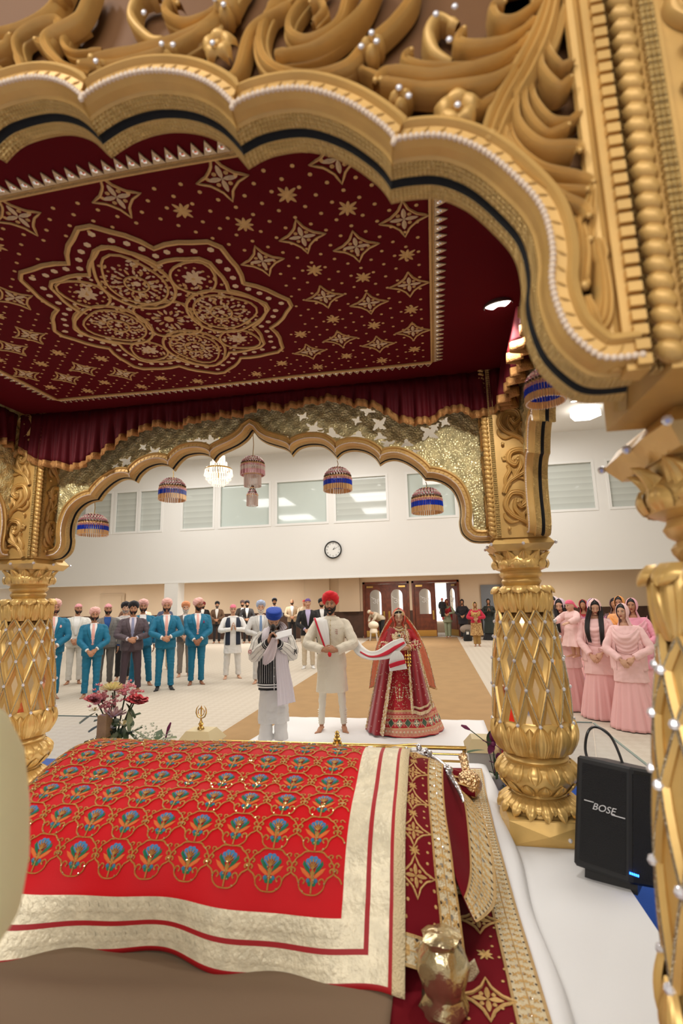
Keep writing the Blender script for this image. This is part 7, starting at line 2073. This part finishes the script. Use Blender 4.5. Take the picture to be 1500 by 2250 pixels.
# ---- flowers
LEAF = mat('leaf_green', (74, 96, 58), .6, var=.3); LEAF2 = mat('pale_leaf', (140, 150, 112), .65); ROSE = mat('red_rose', (206, 18, 40), .6, sheen=.3); PINK = mat('pink_blossom', (240, 170, 176), .7); YELF = mat('cream_mum', (250, 236, 176), .7); LIL = mat('lilac_daisy', (214, 180, 178), .7); PURP = mat('purple_orchid', (112, 26, 74), .6); STEM = mat('stem_green', (58, 72, 44), .6)
def petal3(mb, c, d, L, w, cup=.3, mat_=0):
    d = np.array(d, float); d /= np.linalg.norm(d); u = np.cross(d, (0.3, .2, 1)); u /= np.linalg.norm(u)+1e-9; n = np.cross(u, d)
    def fn(a, b): s = a*2-1; q = w*sin(pi*(.08+.86*b)); return c+d*L*b+u*q*s+n*L*cup*(b*b+.5*s*s*b)
    mb.grid(fn, 5, 6, mat_)
def rose(mb, c, r):
    for k in range(22):
        f = k/22; a = k*2.4; e = .95-f*.85
        petal3(mb, np.array(c)-np.array((0, 0, r*.6)), (cos(a)*sin(e), sin(a)*sin(e), cos(e)+.15), r*(1.25-.1*f), r*.75*(1-.35*f), -.30)
def mum(mb, c, r, n=60, up=(0, 0, 1)):
    for k in range(n):
        f = k/n; a = k*2.4; e = 1.75*sqrt(f)
        d = (cos(a)*sin(e), sin(a)*sin(e), cos(e)); petal3(mb, np.array(c), d, r*(.75+.25*f), r*.1, .25)
def floret(mb, c, r, n=44):
    for k in range(n):
        p = np.array(c)+rng.normal(0, r*.45, 3)
        for j in range(5): a = 2*pi*j/5+k; petal3(mb, p, (cos(a), sin(a)*.7-.5, .5+sin(a)*.5), r*.26, r*.11, .2)
def leaf3(mb, p, d, L, w): petal3(mb, np.array(p), d, L, w, -.25)
bq = empty('flower_bouquet', (-2.465, 3.715, .5), 0, 'big bouquet of red roses, pink and cream blossoms behind the oak post', 'flowers', sc=.98); bq.scale = (1.18, 1.1, .99)
MB().lathe([(.06, 0), (.065, .01), (.05, .06), (.055, .12), (.075, .2), (.07, .2), (.05, .12), (.001, .03)], 24, cap=False).build('vase', CLR, bq)
heads = []
for nm, fn, c, r, mm in [('rose', rose, (-.175, .0, .485), .062, ROSE), ('rose', rose, (.145, -.02, .49), .066, ROSE), ('rose', rose, (-.07, .05, .565), .05, ROSE), ('rose', rose, (.085, .04, .47), .05, ROSE),
                         ('chrysanthemum', mum, (-.035, -.02, .555), .078, YELF), ('blossom_spray', floret, (-.115, -.03, .50), .075, PINK), ('blossom_spray', floret, (.055, .0, .535), .075, PINK), ('blossom_spray', floret, (-.03, -.05, .45), .06, PINK),
                         ('daisy', lambda mb, c, r: mum(mb, c, r, 26), (.03, -.09, .375), .085, LIL), ('lily', lambda mb, c, r: mum(mb, c, r, 12), (.095, -.08, .31), .05, YELF), ('bud', lambda mb, c, r: mum(mb, c, r, 14), (-.145, -.04, .40), .035, YELF), ('bud', lambda mb, c, r: mum(mb, c, r, 14), (.015, -.09, .29), .035, mat('white_petal', (236, 230, 220), .7))]:
    m = MB(); fn(m, c, r); m.build(nm, mm, bq, angle=None)
    heads.append(c)
for c in heads:
    MB().tube(catmull([(0, 0, .05), (c[0]*.25, c[1]*.3, c[2]*.5), (c[0]*.9, c[1], c[2]-.02)], 5), .005, 6).build('stem', STEM, bq)
for k, (p, d, L) in enumerate([((-.16, 0, .38), (-.8, -.2, -.3), .12), ((-.10, 0, .3), (-.9, -.1, -.25), .11), ((-.08, -.02, .2), (-.9, -.2, -.1), .13), ((.10, -.03, .4), (.5, -.2, -.9), .14), ((.07, -.03, .28), (.6, -.2, -.8), .12), ((.0, -.06, .35), (-.3, -.3, -.9), .13), ((.12, 0, .25), (.9, 0, -.1), .09), ((-.02, -.06, .22), (.1, -.4, -.9), .14), ((.05, -.06, .2), (.5, -.3, -.7), .12), ((-.06, -.05, .28), (-.5, -.3, -.8), .14), ((.06, 0, .45), (.7, .1, -.6), .12), ((-.04, 0, .45), (-.4, -.2, -.9), .12)]):
    m = MB(); leaf3(m, p, d, L, L*.28); m.build('leaf', LEAF if k % 3 else LEAF2, bq, angle=None)
for k in range(22):
    a = rng.uniform(0, 6.3); q = rng.uniform(.02, .10); m = MB(); leaf3(m, (q*cos(a), q*sin(a)*.5, rng.uniform(.12, .36)), (cos(a)*.7, sin(a)*.5-.3, rng.uniform(-.6, .7)), rng.uniform(.08, .13), rng.uniform(.018, .03)); m.build('leaf', LEAF if k % 4 else LEAF2, bq, angle=None)
bs = empty('flower_vase', (-2.10, 3.62, .5), 0, 'low white and green flower arrangement with a dark bud beside the bouquet', 'flowers')
MB().lathe([(.05, 0), (.06, .08), (.07, .16), (.05, .16), (.04, .02)], 20).build('vase', mat('grey_pot', (196, 190, 180), .5), bs)
m = MB()
for k in range(9): floret(m, (rng.uniform(-.14, .14), rng.uniform(-.04, .04), .24+rng.uniform(-.03, .05)), .05, 8)
m.build('white_blossoms', mat('white_green', (222, 224, 206), .7), bs, angle=None)
for k in range(8):
    m = MB(); a = k*.8; leaf3(m, (.03*cos(a), .03*sin(a), .2), (cos(a), sin(a)*.5, .35), .13, .035); m.build('leaf', LEAF2 if k % 2 else LEAF, bs, angle=None)
MB().tube([(.09, 0, .2), (.12, 0, .30), (.135, 0, .335)], [.003, .012, .006], 8).build('dark_bud', PURP, bs)
orc = empty('orchid_vase', (.30, 3.35, .5), 0, 'purple orchid sprays in a vase beside the golden pillar and oak post', 'flowers')
MB().lathe([(.05, 0), (.06, .06), (.05, .14), (.04, .14)], 20).build('vase', mat('grey_pot', (196, 190, 180), .5), orc)
def orchid(c, r):
    m = MB()
    for k in range(5): a = 2*pi*k/5+.5; petal3(m, np.array(c), (cos(a), -.5, sin(a)), r, r*.3, .15)
    m.ball(np.array(c)+(0, -.02, 0), r*.2, 8, 6)
    o = m.build('orchid', PURP, orc, angle=None); return o
for c, r in [((.0, -.05, .335), .072), ((.03, -.03, .215), .07), ((.055, .0, .17), .05)]: orchid(c, r); MB().tube([(0, 0, .1), (c[0]*.6, c[1]*.5, c[2]*.7), c], .004, 6).build('stem', STEM, orc)
MB().tube([(0, 0, .12), (-.03, 0, .32), (-.13, -.02, .40)], .003, 6).build('stem', STEM, orc)
MB().tube([(-.13, -.02, .40), (-.155, -.02, .415), (-.18, -.02, .425)], [.005, .012, .005], 8).build('dark_bud', PURP, orc)
for p, d, L in [((0, -.03, .26), (.3, -.4, -.8), .12), ((.03, 0, .2), (.5, -.3, -.6), .12), ((-.02, 0, .3), (.25, -.1, 1), .12), ((0, -.02, .15), (-.4, -.4, .5), .1), ((.04, -.04, .1), (.3, -.5, -.2), .1), ((-.05, 0, .28), (-.9, -.1, .2), .1)]:
    m = MB(); leaf3(m, p, d, L, L*.22); m.build('leaf', LEAF, orc, angle=None)
tag(MB().join((lambda m: (rose(m, (0, 0, .3), .045), m)[1])(MB())).tube([(0, 0, -.15), (.0, 0, .28)], .005, 6).build('single_rose', ROSE, loc=(.37, 3.50, .63), angle=None), 'single red rose peeking out from behind the golden pillar near the bride', 'rose')
# ---- beaded lamps hanging from the cusps of the far arch
BEADC = [mat('crystal_bead', (240, 218, 202), .15, .1), mat('blue_bead', (22, 62, 190), .3), mat('amber_bead', (238, 190, 128), .3, .15), mat('rose_bead', (214, 150, 150), .3, .15), mat('dark_bead', (110, 80, 62), .4, .2)]
def bead_lamp(x, y, z, R, H, zt, label, blue=True):
    'z: underside of the fringe'
    e = empty('beaded_lamp', (x, y, z), 0, label, 'hanging lamp', 'beaded lamps under the far arch' if blue else None)
    zb = H*.52
    m = MB(); n = 30
    for i in range(7):
        t = i/7*pi/2*.96; r = R*cos(t); zz = zb+(H-zb)*sin(t)
        k = max(6, int(n*cos(t)))
        for j in range(k): a = 2*pi*j/k; m.ball((r*cos(a), r*sin(a), zz), R*.085, 6, 4, (2, 4, 3, 0, 3, 4, 2)[i])
    m.lathe([(R*.97, zb-R*.03), (R, zb), (R*.93, zb+R*.16)], 32, mat=2, cap=False)
    m.build('bead_dome', BEADC, e)
    m = MB(); n = 44
    for j in range(n):
        a = 2*pi*j/n; rr = R*(1.0+.02*(j % 2)); c, s = cos(a), sin(a)
        L = [(zb, 3), (zb*.80, 1 if blue else 0), (zb*.42, 2 if blue else 3), (.0, 0)]
        for (z0, k0), (z1, k1) in zip(L, L[1:]):
            m.tube([(rr*c, rr*s, z0), (rr*c*1.01, rr*s*1.01, z1)], R*.062, 4, k0)
        m.ball((rr*c, rr*s, .0), R*.05, 5, 3, 0)
    m.build('bead_fringe', BEADC, e)
    MB().tube([(0, 0, H), (.004, 0, (H+zt-z)/2), (0, 0, zt-z)], .0022, 5).build('cord', BRASS, e)
    return e
LY = 2.60
bead_lamp(-1.45, LY, 2.285, .072, .13, 2.46, 'beaded lamp with blue fringe in front of the paired narrow windows')
bead_lamp(-1.945, LY, 2.105, .078, .125, 2.30, 'beaded lamp with blue fringe hanging lowest, closest to the teal suits')
bead_lamp(-.482, LY, 2.280, .072, .13, 2.45, 'beaded lamp with blue fringe just above the wall clock')
bead_lamp(-.012, LY, 2.135, .076, .13, 2.30, 'beaded lamp with blue fringe in front of the white emergency light box')
bead_lamp(-.966, LY, 2.40, .064, .11, 2.645, 'clear two-tier beaded lamp under the peak of the far arch', False)
e2 = bpy.data.objects['beaded_lamp.004']
m = MB()
for j in range(36):
    a = 2*pi*j/36; m.tube([(.046*cos(a), .046*sin(a), .0), (.046*cos(a), .046*sin(a), -.062)], .003, 4, 0); m.ball((.046*cos(a), .046*sin(a), -.064), .003, 5, 3, 0)
m.lathe([(.047, -.004), (.05, .004), (.044, .008)], 24, mat=2, cap=False)
m.build('lower_tier', BEADC, e2)
e3 = empty('beaded_pendant', (-.967, LY, 2.225), 0, 'small cone-topped clear bead pendant below the two-tier lamp', 'hanging lamp')
m = MB()
for i in range(7):
    r = .030*(1-i/7.5)
    for j in range(max(5, int(18*(1-i/7)))): a = 2*pi*j/max(5, int(18*(1-i/7))); m.ball((r*cos(a), r*sin(a), .06+i*.0085), .0045, 5, 4, (2, 3, 4, 3, 4, 2, 4)[i])
m.build('bead_cone', BEADC, e3)
m = MB()
for j in range(24): a = 2*pi*j/24; m.tube([(.03*cos(a), .03*sin(a), .06), (.03*cos(a), .03*sin(a), .0)], .0026, 4, 0)
m.build('bead_fringe', BEADC, e3)
MB().tube([(0, 0, .115), (0, 0, .18)], .0018, 5).build('cord', BRASS, e3)
bead_lamp(.385, 1.62, 2.31, .058, .11, 2.66, 'beaded lamp with blue fringe hanging from the side arch above the black loudspeaker')
# crystal chandelier out in the hall
xt = empty('crystal_chandelier', (-5.40, 12, 4.72), 0, 'white crystal chandelier glowing in the hall above the windows', 'chandelier')
CRY = mat('lit_crystal', (255, 246, 232), .1, .0, emit=.35)
m = MB()
for i, (r, z, n, L) in enumerate([(.10, .98, 14, .22), (.15, .80, 18, .22), (.21, .62, 22, .22), (.34, .42, 34, .16), (.30, .30, 30, .14), (.24, .20, 24, .12), (.15, .10, 16, .1)]):
    for j in range(n):
        a = 2*pi*j/n; m.tube([(r*cos(a), r*sin(a), z), (r*1.06*cos(a), r*1.06*sin(a), z-L*.9)], .012, 4); m.ball((r*1.06*cos(a), r*1.06*sin(a), z-L), .02, 6, 4)
m.build('crystal_strands', CRY, xt)
MB().tube([(0, 0, .2), (0, 0, 2.78)], .012, 6).lathe([(.33, .42), (.35, .44), (.33, .46)], 30, cap=False).build('frame', BRASS, xt)
# lit hexagonal pendant seen past the near pillar
hx = empty('ceiling_lantern', (5.0, 16.2, 7.2), 0, 'bright white six-sided ceiling light beyond the near pillar', 'ceiling light')
MB().lathe([(.28, 0), (.46, .02), (.46, .2), (.3, .29)], 6).build('shade', mat('lantern_glow', (255, 250, 242), .4, emit=2), hx, False)
ex = empty('exit_sign', (.15, YF-.06, 6.0), 0, 'small white emergency light box on the wall behind a blue fringed lamp', 'sign')
MB().b2((-.35, -.06, -.16), (.35, .05, .16)).build('housing', mat('white_box', (244, 243, 238), .4, emit=.25), ex, False)
